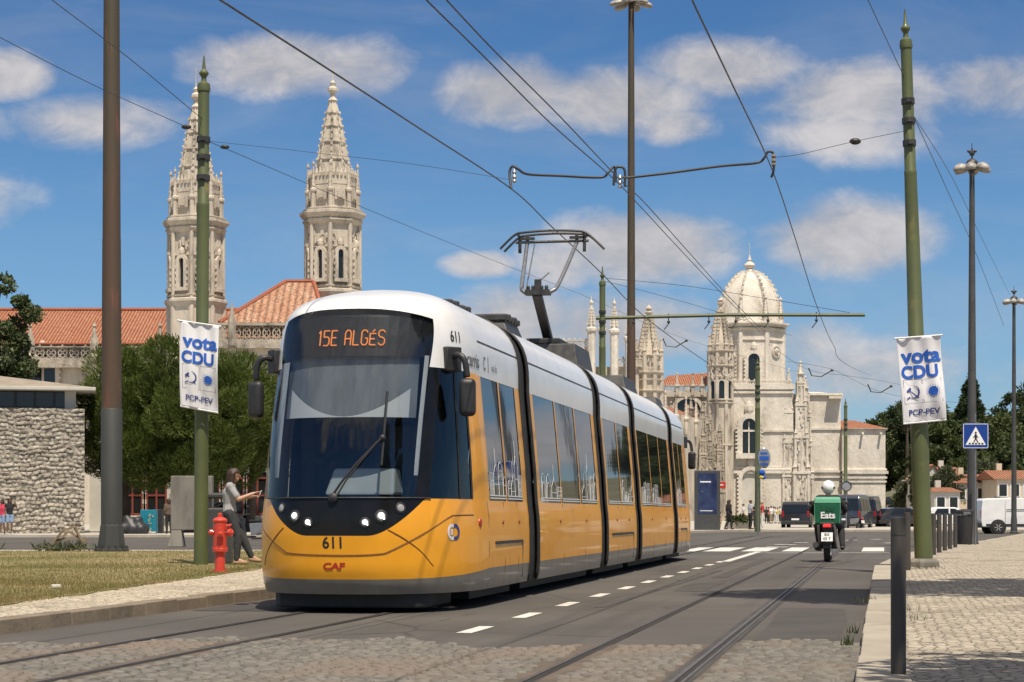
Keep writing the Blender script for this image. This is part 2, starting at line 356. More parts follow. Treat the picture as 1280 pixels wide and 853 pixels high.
def calcada(name='limestone_cubes', a=(.34,.295,.225), b_=(.52,.455,.355), c=(.26,.22,.165)):
    m, gg, b = newmat(name); co = objco(gg)
    mp = gg.mapv(co, (1,1,.02), (0,0,TH))
    v = gg.n('ShaderNodeTexVoronoi', feature='F1'); gg.put(v.inputs['Vector'], mp); v.inputs['Scale'].default_value = 11; v.inputs['Randomness'].default_value = .6
    e = gg.n('ShaderNodeTexVoronoi', feature='DISTANCE_TO_EDGE'); gg.put(e.inputs['Vector'], mp); e.inputs['Scale'].default_value = 11; e.inputs['Randomness'].default_value = .6
    hs = gg.n('ShaderNodeSeparateXYZ'); gg.put(hs.inputs[0], v.outputs['Color'])
    col = gg.mix(hs.outputs[0], c4(a), c4(b_))
    col = gg.mix(gg.sm(gg.noise(co, .7, 6, .65), .48, .72), col, c4(c))
    joint = gg.sm(e.outputs['Distance'], .10, .015)
    col = gg.mix(gg.m('MULTIPLY', joint, .8), col, c4((.13,.11,.085)))
    gg.put(b.inputs['Base Color'], col); b.inputs['Roughness'].default_value = .85
    h = gg.m('ADD', gg.m('MULTIPLY', joint, -1.0), gg.m('ADD', gg.m('MULTIPLY', hs.outputs[1], .5), gg.noise(co, 50, 4, .6)))
    gg.put(b.inputs['Normal'], bumpn(gg, h, .8, .02)); return m
M['calcada'] = calcada()
M['calcadaleft'] = calcada('cream_limestone_cubes', (.43,.37,.275), (.64,.555,.42), (.34,.285,.205))
M['kerb'] = pm('limestone_kerb', (.37,.33,.265), (.30,.265,.21), 1.4, 8, rough=.85, bump=.3, bscale=18, c3=(.22,.19,.15), s3=1.5, lo3=.55, hi3=.72)
M['kerbold'] = pm('dirty_kerb', (.22,.175,.125), (.16,.13,.095), 1.5, 8, rough=.9, bump=.4, bscale=15, c3=(.12,.10,.075), s3=1.2)
M['plaza'] = pm('plaza_paving', (.44,.41,.35), (.36,.33,.28), .4, 8, rough=.9)
def lawn():
    m, gg, b = newmat('dry_lawn'); co = objco(gg)
    n = gg.noise(co, .35, 6, .6, .3); n2 = gg.noise(co, 3, 6, .7)
    col = gg.mix(gg.sm(n, .4, .62), c4((.27,.21,.10)), c4((.15,.155,.05)))
    col = gg.mix(gg.sm(n2, .5, .7), col, c4((.33,.26,.15)))
    gg.put(b.inputs['Base Color'], col); b.inputs['Roughness'].default_value = 1
    gg.put(b.inputs['Normal'], bumpn(gg, gg.noise(co, 30, 5, .7), .8, .03)); return m
M['lawn'] = lawn()
M['earth'] = pm('far_ground', (.14,.125,.09), (.09,.10,.045), .08, 8, rough=1)
def foliage(name, a, b_, c, tr=.25):
    m = bpy.data.materials.new(name); m.use_nodes = True; t = m.node_tree; t.nodes.clear(); gg = NG(t)
    ge = gg.n('ShaderNodeNewGeometry'); n = gg.noise(objco(gg), .9, 4, .6)
    col = gg.mix(ge.outputs['Random Per Island'], c4(a), c4(b_)); col = gg.mix(gg.sm(n, .45, .7), col, c4(c))
    d = gg.n('ShaderNodeBsdfPrincipled'); gg.put(d.inputs['Base Color'], col); d.inputs['Roughness'].default_value = .6; d.inputs['Specular IOR Level'].default_value = .25
    l = gg.n('ShaderNodeBsdfTranslucent'); gg.put(l.inputs[0], col)
    mx = gg.n('ShaderNodeMixShader'); mx.inputs[0].default_value = tr; t.links.new(d.outputs[0], mx.inputs[1]); t.links.new(l.outputs[0], mx.inputs[2])
    o = gg.n('ShaderNodeOutputMaterial'); t.links.new(mx.outputs[0], o.inputs[0]); return m
M['pine'] = foliage('pine_needles', (.060,.088,.017), (.11,.145,.027), (.13,.16,.036))
M['leaf'] = foliage('dark_leaves', (.055,.078,.03), (.09,.12,.045), (.11,.135,.055))
M['leafmid'] = foliage('mid_leaves', (.05,.07,.02), (.085,.105,.035), (.10,.115,.045))
M['olive'] = foliage('olive_leaves', (.07,.085,.045), (.10,.115,.06), (.12,.13,.07))
M['conifer'] = foliage('conifer_needles', (.03,.05,.022), (.055,.08,.032), (.065,.09,.036))
M['grass'] = foliage('grass_blades', (.30,.235,.10), (.17,.175,.055), (.36,.28,.14), .35)
M['bark'] = pm('bark', (.10,.075,.055), (.055,.042,.03), 3, rough=.95, bump=.8, bscale=14, st=(1,1,.3))
# street furniture
M['greenpole'] = pm('green_tram_pole', (.098,.115,.042), (.078,.095,.036), 2.5, 7, rough=.5, coat=.1, bump=.1, bscale=25, st=(1,1,.5), c3=(.17,.145,.05), s3=2.6, lo3=.57, hi3=.7)
M['rustpole'] = pm('rusty_mast', (.088,.052,.034), (.062,.055,.032), .55, 8, rough=.6, bump=.15, bscale=15, st=(3,3,.35), c3=(.15,.065,.04), s3=1.6, lo3=.55, hi3=.68)
M['greypole'] = pm('grey_mast_paint', (.050,.053,.049), (.040,.043,.040), 1.2, 7, rough=.6, st=(1,1,.3))
M['lamppole'] = pm('dark_lamp_pole', (.075,.073,.07), (.055,.055,.053), 1.5, rough=.5)
M['wire'] = pm('overhead_wire', (.03,.03,.032), (.04,.04,.04), 2, rough=.5)
M['bollard'] = pm('brown_bollard', (.060,.052,.043), (.048,.042,.035), 2.5, 7, rough=.5, bump=.12, bscale=30, c3=(.09,.078,.06), s3=3)
M['hydrant'] = pm('hydrant_red', (.58,.055,.032), (.50,.045,.028), 6, 7, rough=.45, coat=.3, c3=(.42,.08,.05), s3=9)
M['bin'] = pm('dark_grey_bin', (.06,.062,.062), (.05,.052,.052), 4, rough=.5)
M['banner'] = pm('white_banner', (.70,.70,.72), (.66,.66,.68), 2, rough=.7)
M['bluesign'] = pm('blue_sign', (.006,.045,.26), (.006,.042,.24), 3, rough=.35)
M['white'] = pm('white_paint', (.76,.76,.75), (.70,.70,.69), 2, rough=.35, coat=.3)
M['plastwhite'] = pm('white_plastic', (.8,.8,.8), (.74,.74,.74), 3, rough=.3, coat=.5)
M['vanblack'] = pm('black_car_paint', (.018,.016,.017), (.022,.02,.02), 3, rough=.25, coat=.8)
M['vanblue'] = pm('dark_blue_car_paint', (.03,.038,.055), (.035,.043,.06), 3, rough=.25, coat=.8)
M['silver'] = pm('silver_paint', (.35,.36,.38), (.3,.31,.33), 3, rough=.3, metal=.4, coat=.5)
M['tyre'] = pm('tyre_rubber', (.018,.018,.018), (.03,.029,.028), 9, rough=.85)
M['rim'] = pm('wheel_rim', (.5,.5,.5), (.42,.42,.43), 6, rough=.4)
M['redlamp'] = pm('red_lens', (.55,.015,.015), (.5,.012,.012), 4, rough=.15, coat=1, emit=(1,.03,.03), es=.35)
M['amber'] = pm('amber_lens', (.55,.2,.03), (.5,.18,.03), 4, rough=.2)
M['bag'] = pm('green_delivery_bag', (.008,.125,.055), (.007,.10,.045), 5, 6, rough=.5, bump=.2, bscale=9)
M['baglight'] = pm('pale_green_fabric', (.10,.36,.22), (.09,.32,.2), 5, rough=.5)
M['skin'] = pm('skin', (.46,.27,.19), (.42,.24,.17), 6, rough=.55)
M['skindark'] = pm('brown_skin', (.20,.11,.075), (.17,.09,.06), 6, rough=.55)
M['hair'] = pm('dark_brown_hair', (.035,.020,.014), (.055,.03,.02), 14, rough=.5, st=(1,1,.2), bump=.5, bscale=40)
M['teal'] = pm('teal_panel', (.01,.17,.25), (.012,.21,.28), 2, rough=.4)
M['wood'] = pm('weathered_timber', (.30,.23,.15), (.20,.15,.10), 5, rough=.9, st=(1,.2,1))
M['redframe'] = pm('red_window_frame', (.22,.045,.03), (.19,.04,.028), 4, rough=.6)
def cloth(name, c, c2=None, rough=.85): 
    return pm(name, c, c2 or [q*.8 for q in c], 7, 5, rough=rough, bump=.35, bscale=12, bdist=.03)
# ================================================================= GROUND
def sheet(name, poly, z, m, **k):
    mb = MB(); mb.add([(p[0], p[1], z) for p in poly], [tuple(range(len(poly)))]); return struct(mb, name, m, **k)
def offset_line(pts, d):
    out = []
    for i, p in enumerate(pts):
        a = Vector(pts[max(i-1,0)][:2]); b = Vector(pts[min(i+1,len(pts)-1)][:2]); t = (b-a).normalized(); nrm = Vector((t.y, -t.x))
        out.append((p[0]+nrm.x*d, p[1]+nrm.y*d))
    return out
sheet('ground', [(-2500,-60),(2500,-60),(2500,4000),(-2500,4000)], -.02, M['earth'])
sheet('road', [(-160,-30),(200,-30),(200,114),(-160,114)], 0, M['asphalt'])
# raised islands with kerbs ---------------------------------------
LK = [WS(s, t) for s, t in ((-16,-1.98),(-10,-1.95),(-4,-1.9),(3,-1.84),(10,-1.8),(20,-1.75),(27,-1.9))]
LK = [(p.x, p.y) for p in LK]+[(1.0,47.6),(-1.5,48.6),(-6,48.8)]
RK = [WS(s, 5.33) for s in (-16,-10,-4,3,10,15)]
RK = [(p.x, p.y) for p in RK]+[(7.6,38.5),(9.3,45),(11.6,52),(15.9,65),(24,90),(34,100),(60,104)]
lpoly = LK+[(-60,48.8),(-60,2)]
rpoly = RK+[(160,104),(160,2)]
def island(name, poly, z, m):
    mb = MB(); mb.prism(poly, -.01, z); return struct(mb, name, m)
island('left_pavement', lpoly, .116, M['calcadaleft'])
island('right_pavement', rpoly, .116, M['calcada'])
def kerb(name, line, w, z, m, side, ln=1.0, lift=.006):
    """kerb stones laid end to end along a line; side = which way the pavement lies"""
    pts = [Vector((p[0], p[1], 0)) for p in line]; mb = MB(); rr = random.Random(3)
    for a, b in zip(pts[:-1], pts[1:]):
        d = (b-a); L = d.length; d.normalize(); nrm = Vector((d.y, -d.x, 0))*side; n = max(1, round(L/ln))
        for i in range(n):
            p = a+d*(L*i/n+.006); q = a+d*(L*(i+1)/n-.006); j = rr.uniform(-.008,.008); k = rr.uniform(-.006,.006)
            o1 = nrm*(-.034+k); o2 = nrm*w
            mb.hexa([p+o1+Vector((0,0,-.01)), q+o1+Vector((0,0,-.01)), q+o2+Vector((0,0,-.01)), p+o2+Vector((0,0,-.01)),
                     p+o1+nrm*.012+Vector((0,0,z+lift+j)), q+o1+nrm*.012+Vector((0,0,z+lift+j)), q+o2+Vector((0,0,z+lift+j)), p+o2+Vector((0,0,z+lift+j))])
    return struct(mb, name, m, bevel=.008)
kerb('left_kerb', LK, .20, .116, M['kerbold'], -1, .9)
kerb('right_kerb', RK, .28, .116, M['kerb'], 1, 1.1)
# left lawn
gedge = [(-6.2,6),(-5.05,18.9),(-4.55,26),(-4.16,32.2),(-3.3,40),(-2.6,46.6)]
gpoly = gedge+[(-58,46.6),(-58,6)]
def ragged(line, n, amp, sd):
    rr = random.Random(sd); out = []
    for a, b in zip(line[:-1], line[1:]):
        for i in range(n):
            t = i/n; out.append((a[0]+(b[0]-a[0])*t+rr.uniform(-amp,amp), a[1]+(b[1]-a[1])*t))
    return out+[line[-1]]
gedge_r = ragged(gedge, 14, .10, 5)
island('lawn', gedge_r+[(-58,46.6),(-58,6)], .128, M['lawn'])
# far ground across the junction and the pavement in front of the stone pavilion
FK = [(-160,84.5),(-20,84.5),(-6,85.5),(4,91),(9.5,104),(13.5,112.5),(30,113),(60,113.5),(200,114)]
island('church_plaza', FK+[(200,700),(-160,700)], .11, M['plaza'])
kerb('plaza_kerb', [p for p in FK if -90 < p[0] < 80], .3, .11, M['kerb'], -1, 1.6)
# cobbled foreground -----------------------------------------------
rr = random.Random(11)
def sett_top(t): return -4.0+.35*math.sin(t*1.7)+.25*math.sin(t*4.1+1)-(.9*max(0,-.6-t)) + .25*max(0,t-3.5)
sp = [WS(-14,-1.9), WS(-14,5.3)]+[WS(sett_top(t)+.02, t) for t in np.linspace(5.3,-1.9,40)]
sheet('sett_bed', [(p.x, p.y) for p in sp], .004, M['dirt'])
V = []; Q = []
railt = [-.45, .45, 3.32, 4.22]
s = -13.2
while s < -3:
    row = rr.uniform(.078,.098); t = -1.86+rr.uniform(0,.1)
    while t < 5.28:
        ln = rr.uniform(.075,.135)
        if s+row < sett_top(t)+rr.uniform(-.12,.1) and not any(r-.07 < t+ln and t < r+.10 for r in railt):
            g_ = .006; z = .014+rr.uniform(-.007,.006); tl = rr.uniform(-.004,.004)
            c = [(s+g_,t+g_),(s+g_,t+ln-g_),(s+row-g_,t+ln-g_),(s+row-g_,t+g_)]
            c = [(a+rr.uniform(-.006,.006), b+rr.uniform(-.006,.006)) for a, b in c]; cs = (s+row/2, t+ln/2); b0 = len(V)
            for a, b in c: V.append(WS(a, b, -.004))
            for i, (a, b) in enumerate(c): V.append(WS(a+(cs[0]-a)*.16, b+(cs[1]-b)*.13, z-.003+tl*(1 if i < 2 else -1)))
            for i, (a, b) in enumerate(c): V.append(WS(a+(cs[0]-a)*.5, b+(cs[1]-b)*.45, z+.003+tl*(.5 if i < 2 else -.5)))
            for L in (0,4):
                for i in range(4): j = (i+1)%4; Q.append((b0+L+i, b0+L+4+i, b0+L+4+j, b0+L+j))
            Q.append((b0+8, b0+11, b0+10, b0+9))
        t += ln
    s += row
so_ = npmesh('granite_setts', [tuple(p) for p in V], np.array(Q), M['sett']); tag(so_, kind='structure')
# tram tracks -------------------------------------------------------
def track(t0, s0, s1):
    tar = MB(); st = MB(); gr = MB()
    for t in (t0-.45, t0+.45):
        for (w0, w1, z, mb) in (((-.035,.06,.0065,tar),(-.014,.006,.0125,st),(.010,.045,.0095,gr)) if t0 < 1 or t < t0 else ((-.085,.10,.0065,tar),(-.03,.0,.0125,st),(.004,.038,.0095,gr),(.038,.06,.0115,st))):
            n = 26; vs = []
            for i in range(n+1):
                s_ = s0+(s1-s0)*i/n; vs += [WS(s_, t+w0, z), WS(s_, t+w1, z)]
            mb.add(vs, [(2*i, 2*i+1, 2*i+3, 2*i+2) for i in range(n)])
    r = tar.build('tram_track', M['tar']); tag(r, kind='structure')
    st.build('rail', M['steel'], r); gr.build('rail_groove', M['groove'], r)
track(0, -15, 70); track(3.77, -15, 70)
# tar seams and patches in the asphalt, gutter strip
sheet('road_patch', [tuple(WS(a,b)[:2]) for a,b in ((2,2.35),(16,2.5),(16,2.62),(2,2.47))], .004, M['tar'])
M['asphalt_patch'] = pm('newer_asphalt', (.050,.046,.041), (.064,.058,.051), 1.2, 8, rough=.85, bump=.3, bscale=60, bdist=.006)
for i, (s0, s1, t0, t1) in enumerate(((6.5,9.6,2.7,3.15),(-3.2,2.2,4.4,5.1),(12,26,2.72,2.98),(0.5,3.0,-1.7,-.75))):
    rq = random.Random(i); e_ = [(s0,t0),(s0,(t0+t1)/2),(s0,t1),((s0+s1)/2,t1),(s1,t1),(s1,(t0+t1)/2),(s1,t0),((s0+s1)/2,t0)]
    sheet('asphalt_patch', [tuple(WS(a+rq.uniform(-.12,.12),b+rq.uniform(-.05,.05))[:2]) for a, b in e_][::-1], .003+.0004*i, M['asphalt_patch'])
def dash(mb, s0, s1, t0, t1, z=.004): mb.add([WS(s0,t0,z), WS(s0,t1,z), WS(s1,t1,z), WS(s1,t0,z)], [(0,1,2,3)])
mk = MB()
for i in range(11): dash(mk, -2.75+2.45*i, -1.75+2.45*i, 1.86+.012*i, 2.0+.012*i)
dash(mk, 22.6, 33.5, 2.05, 2.23)
struct(mk, 'lane_marking', M['paint'])
mk = MB()
for px0, px1 in ((862,884),(890,923),(936,968),(984,1013),(1079,1106)):
    Y0, Y1 = 52.6, 58.6; a = (px0-CX)/F*55.5; b = (px1-CX)/F*55.5; sl_ = .193*(Y1-Y0)/2
    mk.add([(a-sl_,Y0,.004),(b-sl_,Y0,.004),(b+sl_,Y1,.004),(a+sl_,Y1,.004)], [(0,1,2,3)])
a = G(935,691.5); b = G(1112,691.2); mk.add([a+Vector((0,-.1,.004)), b+Vector((0,-.1,.004)), b+Vector((0,.15,.004)), a+Vector((0,.15,.004))], [(0,1,2,3)])
for (x0,x1,y) in ((958,985,684),(968,995,681),(992,1010,678.5),(1050,1072,675.5),(1088,1102,674.5),(1106,1116,679)):
    p = G(x0,y); q = G(x1,y); mk.add([p+Vector((0,-.35,.004)), q+Vector((0,-.35,.004)), q+Vector((0,.35,.004)), p+Vector((0,.35,.004))], [(0,1,2,3)])
struct(mk, 'crossing_marking', M['paint'])
# grass blades on the lawn, tufts at kerbs --------------------------
def blades(name, pts, h, w, m, zc=.128, lean=.6):
    n = len(pts); pts = np.array(pts); ang = rng.uniform(0, 2*np.pi, n); hh = h*rng.uniform(.4,1.25,n)*np.where(rng.random(n) < .012, 3.2, 1.0); la = rng.uniform(0,2*np.pi,n); ll = hh*lean*rng.uniform(0,1,n)
    dx = np.cos(ang)*w/2; dy = np.sin(ang)*w/2; V = np.zeros((n,3,3))
    V[:,0] = np.stack([pts[:,0]-dx, pts[:,1]-dy, np.full(n,zc)-.01],1); V[:,1] = np.stack([pts[:,0]+dx, pts[:,1]+dy, np.full(n,zc)-.01],1)
    V[:,2] = np.stack([pts[:,0]+np.cos(la)*ll, pts[:,1]+np.sin(la)*ll, zc+hh],1)
    return npmesh(name, V.reshape(-1,3), np.arange(n*3).reshape(-1,3), m)
def gx(y):
    for a, b in zip(gedge[:-1], gedge[1:]):
        if a[1] <= y <= b[1]: return a[0]+(b[0]-a[0])*(y-a[1])/(b[1]-a[1])
    return -3
pts = []
while len(pts) < 52000:
    y = 15+31.6*random.random()**1.1; xl = -.275*y-.8; xr = gx(y)-.05
    x = random.uniform(xl, xr)
    d = math.sin(x*1.3+math.sin(y*.7)*2)*.5+math.sin(y*.9+x*.35)*.5
    if random.random() < .30+.5*max(0,d): pts.append((x,y))
for i in range(5000):                                     # thicker fringe along the paving
    y = random.uniform(17,46); pts.append((gx(y)-abs(random.gauss(0,.22))+.05, y))
tag(blades('grass', pts, .036, .012, M['grass']), 'short dry grass on the lawn beside the paved strip', 'grass', kind='stuff')
pts = []
for (px,py,n,r) in ((1089,752,30,.10),(1060,805,20,.06),(1064,790,14,.05),(1155,712,150,.30),(1135,765,22,.1),(1140,777,16,.08)):
    c = G(px,py,.1)
    for i in range(n): pts.append((c.x+random.gauss(0,r*.6), c.y+random.gauss(0,r)))
tag(blades('weeds', pts, .075, .012, M['leafmid'], zc=.10, lean=.5), 'small weeds sprouting along the right kerb and the green pole', 'weeds', kind='stuff')
# ================================================================= TRAM (x = t to its left-hand kerb's opposite side, y = s rearwards)
tram = thing('tram', 'yellow and white articulated tram with black joints showing its route in orange lights', 'tram', O, -TH)
SC, N_ = 2.0, 2.5
def lerp_tab(tab, z):
    for (a, b), (c, d) in zip(tab[:-1], tab[1:]):
        if z <= c: k = (z-a)/(c-a) if c > a else 0; k = min(max(k,0),1); return b+(d-b)*k
    return tab[-1][1]
ATAB = [(.18,1.165),(.30,1.19),(.45,1.2),(.8,1.2),(1.0,1.19),(1.17,1.17),(1.6,1.145),(2.55,1.06)]
def half_w(z):
    if z <= 2.55: return lerp_tab(ATAB, z)
    return 1.06*max(0, 1-((z-2.55)/.95)**3.3)**(1/2.6)
S0TAB = [(.18,.15),(.3,.08),(.45,.035),(.8,0),(1.0,0),(1.17,.02),(1.6,.085),(2.0,.17),(2.5,.30),(3.0,.47),(3.1,.51)]
def setback(z):
    if z <= 3.1: return lerp_tab(S0TAB, z)
    return .51+1.25*(min((z-3.1)/.40,1))**2.1
def cab(phi, z, off=0.0):
    """cab surface: phi in degrees, 0 at the nose, +-90 where the straight side begins"""
    a = half_w(z); s0 = setback(z); L = SC-s0; sn = abs(math.sin(R(phi))); cs = abs(math.cos(R(phi)))
    x = (a+off)*sn**(2/N_); y = s0+L-(L+off)*cs**(2/N_)
    return Vector((math.copysign(x, phi), y, z))
def front(t, z, off=.004):
    """point of the front surface at lateral position t"""
    a = half_w(z); k = min(abs(t)/a, .9999); s0 = setback(z); L = SC-s0
    return Vector((t, s0+L-(L+off)*(1-k**N_)**(1/N_), z))
def phi_of(t, z): return math.copysign(math.degrees(math.asin(min(abs(t)/half_w(z),1)**(N_/2))), t)
def patch(mb, p0, p1, zlo, zhi, nu=24, nv=12, off=0.0, mi=0):
    ph = [p0+(p1-p0)*i/nu for i in range(nu+1)]
    fz = lambda f, p: f(p) if callable(f) else f
    mb.grid(lambda p, k: cab(p, fz(zlo,p)+(fz(zhi,p)-fz(zlo,p))*k, off), ph, [j/nv for j in range(nv+1)], mi)
PE = lambda z: 35+14*min(1,max(0,(z-1.19)/1.9))          # angle of the windscreen's edge at height z
WT = lambda p: 3.165-.085*(min(abs(p),49)/49)**2         # top edge of the windscreen
def patch2(mb, pa, pb, z0, z1, sg=0, nu=24, nv=12, off=0.0):
    """patch between two angle limits that vary with height; sg 0 spans -pa..pb"""
    def f(u, k):
        z = z0+(z1-z0)*k if not callable(z1) else None
        a, b = (pa(z), pb(z)) if sg else (-pa(z), pb(z))
        if sg < 0: a, b = -b, -a
        return cab(a+(b-a)*u, z, off)
    mb.grid(f, [i/nu for i in range(nu+1)], [j/nv for j in range(nv+1)])
def smile(p):
    t = abs(cab(p, .9).x); return .80+.39*min(1, max(0,(t-.33)/.53))**1.7
nose = thing('cab', None, None); nose.parent = tram      # front cab: an Empty part that carries the moulded pieces
def cabpart(name, fn, m, parent=nose, smooth=40, **k):
    mb = MB(); fn(mb); return mb.build(name, m, parent, smooth=smooth, **k)
SKT = lambda p: .355+.075*(abs(p)/90)**3
def orange_nose(mb):
    patch(mb, -42, 42, SKT, smile, 44, 8)
    patch(mb, 42, 90, SKT, 1.18, 26, 10); patch(mb, -90, -42, SKT, 1.18, 26, 10)
for sgn in (-1,1):
    a, b = sorted((75*sgn, 90*sgn)); cabpart('cab_pillar', lambda mb: patch(mb, a, b, 1.18, 2.56, 8, 14), M['orange'])
cabpart('nose_panel', orange_nose, M['orange'])
cabpart('skirt', lambda mb: patch(mb, -90, 90, .2, SKT, 60, 4), M['tramgrey'])
def white_cap(mb):
    patch(mb, -49, 49, WT, 3.499, 48, 22)
    for sg in (1,-1):
        patch(mb, *sorted((49*sg, 90*sg)), 3.08, 3.499, 24, 22)
        patch2(mb, PE, lambda z: 90, 2.56, 3.08, sg, 24, 8)
cabpart('roof_cap', white_cap, M['tramwhite'], smooth=60)
cabpart('lamp_mask', lambda mb: patch(mb, -42, 42, smile, 1.19, 44, 6), M['black'])
wsn = cabpart('windscreen', lambda mb: (patch2(mb, PE, PE, 1.19, 3.08, 0, 40, 22), patch(mb, -49, 49, 3.08, WT, 40, 2)), M['windscreen'])
for sgn in (-1, 1):
    def pillars(mb):
        patch2(mb, PE, lambda z: PE(z)+8, 1.185, 2.56, sgn, 6, 16)
    cabpart('windscreen_pillar', pillars, M['black'])
for sgn in (1, -1):
    w = cabpart('cab_side_window', lambda mb: patch2(mb, lambda z: PE(z)+8, lambda z: 75, 1.18, 2.56, sgn, 16, 12), M['windscreen'])
    def bars(mb):
        for p in (63.5, 73.5): 
            q = sorted((p*sgn, (p+1.6)*sgn)); patch(mb, q[0], q[1], 1.19, 2.55, 2, 8, .006)
    cabpart('window_bar', bars, M['rubber'], w)
# black rubber line between screen and mask, seams
def seam(mb, pts, w=.013, off=.003):
    P3 = [front(t, z, off) for t, z in pts]
    for a, b in zip(P3[:-1], P3[1:]):
        d = (b-a).normalized(); mid = (a+b)/2; n = Vector((mid.x*.35, -1, 0)).normalized(); u = d.cross(n).normalized()*w/2
        mb.add([a-u, a+u, b+u, b-u], [(0,1,2,3)])
def curve(pts, n=8):
    out = []
    for i in range(len(pts)-1):
        p0 = pts[max(i-1,0)]; p1 = pts[i]; p2 = pts[i+1]; p3 = pts[min(i+2,len(pts)-1)]
        for k in range(n):
            t = k/n; out.append(tuple(.5*((2*p1[j])+(-p0[j]+p2[j])*t+(2*p0[j]-5*p1[j]+4*p2[j]-p3[j])*t*t+(-p0[j]+3*p1[j]-3*p2[j]+p3[j])*t**3) for j in range(len(p1))))
    return out+[tuple(pts[-1])]
def seamobj(pts): 
    mb = MB(); seam(mb, curve(pts), .016); mb.build('panel_seam', M['seam'], nose)
seamobj([(-1.05,.92),(-.86,.80),(-.62,.655),(-.50,.615),(0,.60),(.40,.61),(.55,.65),(.83,.82),(1.02,.99),(1.06,1.005),(1.155,1.01)])
seamobj([(.52,.86),(.66,.77),(.80,.64),(.90,.48)]); seamobj([(-.60,.88),(-.76,.74),(-.88,.60),(-.93,.48)])
for sg in (-1,1):
    mb = MB(); Ps = [cab(89*sg, z, .003) for z in (.22,.6,1.0,1.17)]
    for a, b in zip(Ps[:-1], Ps[1:]): u = Vector((0,.007,0)); mb.add([a-u,a+u,b+u,b-u], [(0,1,2,3)])
    mb.build('panel_seam', M['dark'], nose)
mb = MB(); mb.tube([cab(p, 1.187, .006) for p in range(-44,45,4)], .009, 6); mb.build('screen_seal', M['rubber'], nose)
# valance under the nose
mb = MB()
mb.prism([(-.84,.62),(-.74,.46),(-.4,.36),(0,.33),(.4,.36),(.74,.46),(.84,.62),(.84,1.6),(-.84,1.6)], .05, .22); mb.build('lower_valance', M['rubber'], nose, bevel=.02)
# lamps
def lamp(t, z, r, m, name):
    c = front(t, z, .0); n = (front(t+.01,z)-front(t-.01,z)).normalized().cross((front(t,z+.01)-front(t,z-.01)).normalized()).normalized()
    if n.y > 0: n = -n
    q = Vector((0,0,1)).rotation_difference(n).to_matrix()
    b_ = MB(); b_.lathe([(r*1.35,-.02),(r*1.35,.006),(r*1.05,.010),(r*1.0,.002),(r*.9,-.004)], c, 20, M=q); o = b_.build(name, M['dark'], nose, smooth=30)
    b_ = MB(); b_.lathe([(r*.96,-.002),(r*.9,.006),(r*.5,.012),(.003,.014)], c+n*.003, 20, M=q); b_.build('lens', M['lampdim'], o, smooth=40)
    if m is M['lampglass']:
        b_ = MB(); b_.lathe([(r*.62,.004),(r*.55,.012),(r*.2,.017),(.003,.018)], c+n*.006+Vector((0,0,r*.1)), 14, M=q); b_.lathe([(r*.2,.004),(r*.16,.014),(.003,.016)], c+n*.008+Vector((r*.6,0,-r*.5)), 8, M=q); b_.build('bulb', m, o, smooth=40)
for sg in (-1,1):
    lamp(.30*sg, .935, .042, M['lampglass'], 'headlight'); lamp(.455*sg, 1.00, .05, M['lampglass'], 'headlight'); lamp(.63*sg, 1.085, .042, M['lampdim'], 'marker_lamp')
# writing on the nose
def on_front(t0, z0, off=.0025): return lambda a, b: front(t0+a, z0+b, off)
mb = MB(); put_text(mb, '611', .165, on_front(-.03,.725), .003, .95); mb.build('fleet_number', M['blackink'], nose)
mb = MB(); put_text(mb, 'CAF', .092, lambda a, b: front(-.03+a+b*.15, .487+b, .0025), .004, 1.35); mb.build('maker_lettering', M['redpaint'], nose)
mb = MB(); t0 = phi_of(1.0,.8)
def ring(mb, cen, r0, r1, a0, a1, fn, n=18):
    vs = []
    for i in range(n+1):
        a = R(a0+(a1-a0)*i/n); vs += [fn(cen[0]+r0*math.cos(a)*.8, cen[1]+r0*math.sin(a)), fn(cen[0]+r1*math.cos(a)*.8, cen[1]+r1*math.sin(a))]
    mb.add(vs, [(2*i,2*i+1,2*i+3,2*i+2) for i in range(n)])
def side_emb(a, b): return cab(58+a*46, .835+b, .005)
mb = MB(); ring(mb, (-.03,0), .05, .085, 60, 300, side_emb); mb.add([side_emb(-.05,-.03),side_emb(-.02,-.03),side_emb(-.02,.03),side_emb(-.05,.03)], [(0,1,2,3)]); mb.build('emblem', M['whiteink'], nose)
mb = MB(); ring(mb, (.02,0), .05, .085, -120, 120, side_emb); mb.build('emblem', M['navyink'], nose)
mb = MB(); mb.lathe([(.05,0),(.045,.012),(.01,.016)], cab(80,.93,.0), 12, M=Vector((0,0,1)).rotation_difference(Vector((1,-.1,0))).to_matrix()); mb.build('turn_signal', M['redpaint'], nose)
def cab_arc(p0, z0, off=.006):
    """flat text coordinates to the curved flank of the cab, measured along its surface from angle p0"""
    tab = [(0.0, p0)]; p = p0; acc = 0; q0 = cab(p0, z0)
    while p < 89.5: p += .5; q1 = cab(p, z0); acc += (q1-q0).length; q0 = q1; tab.append((acc, p))
    p = p0; acc = 0; q0 = cab(p0, z0)
    while p > 40: p -= .5; q1 = cab(p, z0); acc -= (q1-q0).length; q0 = q1; tab.insert(0, (acc, p))
    xs_ = [t_[0] for t_ in tab]; ys_ = [t_[1] for t_ in tab]
    def fn(a, b):
        if a > xs_[-1]: q = cab(90, z0+b, off); return Vector((half_w(z0+b)+off, SC+a-xs_[-1], z0+b))
        return cab(float(np.interp(a, xs_, ys_)), z0+b, off)
    return fn
side_num = cab_arc(66, 2.915)
mb = MB(); put_text(mb, '611', .17, side_num, .002, 1.0); mb.build('fleet_number', M['blackink'], nose)
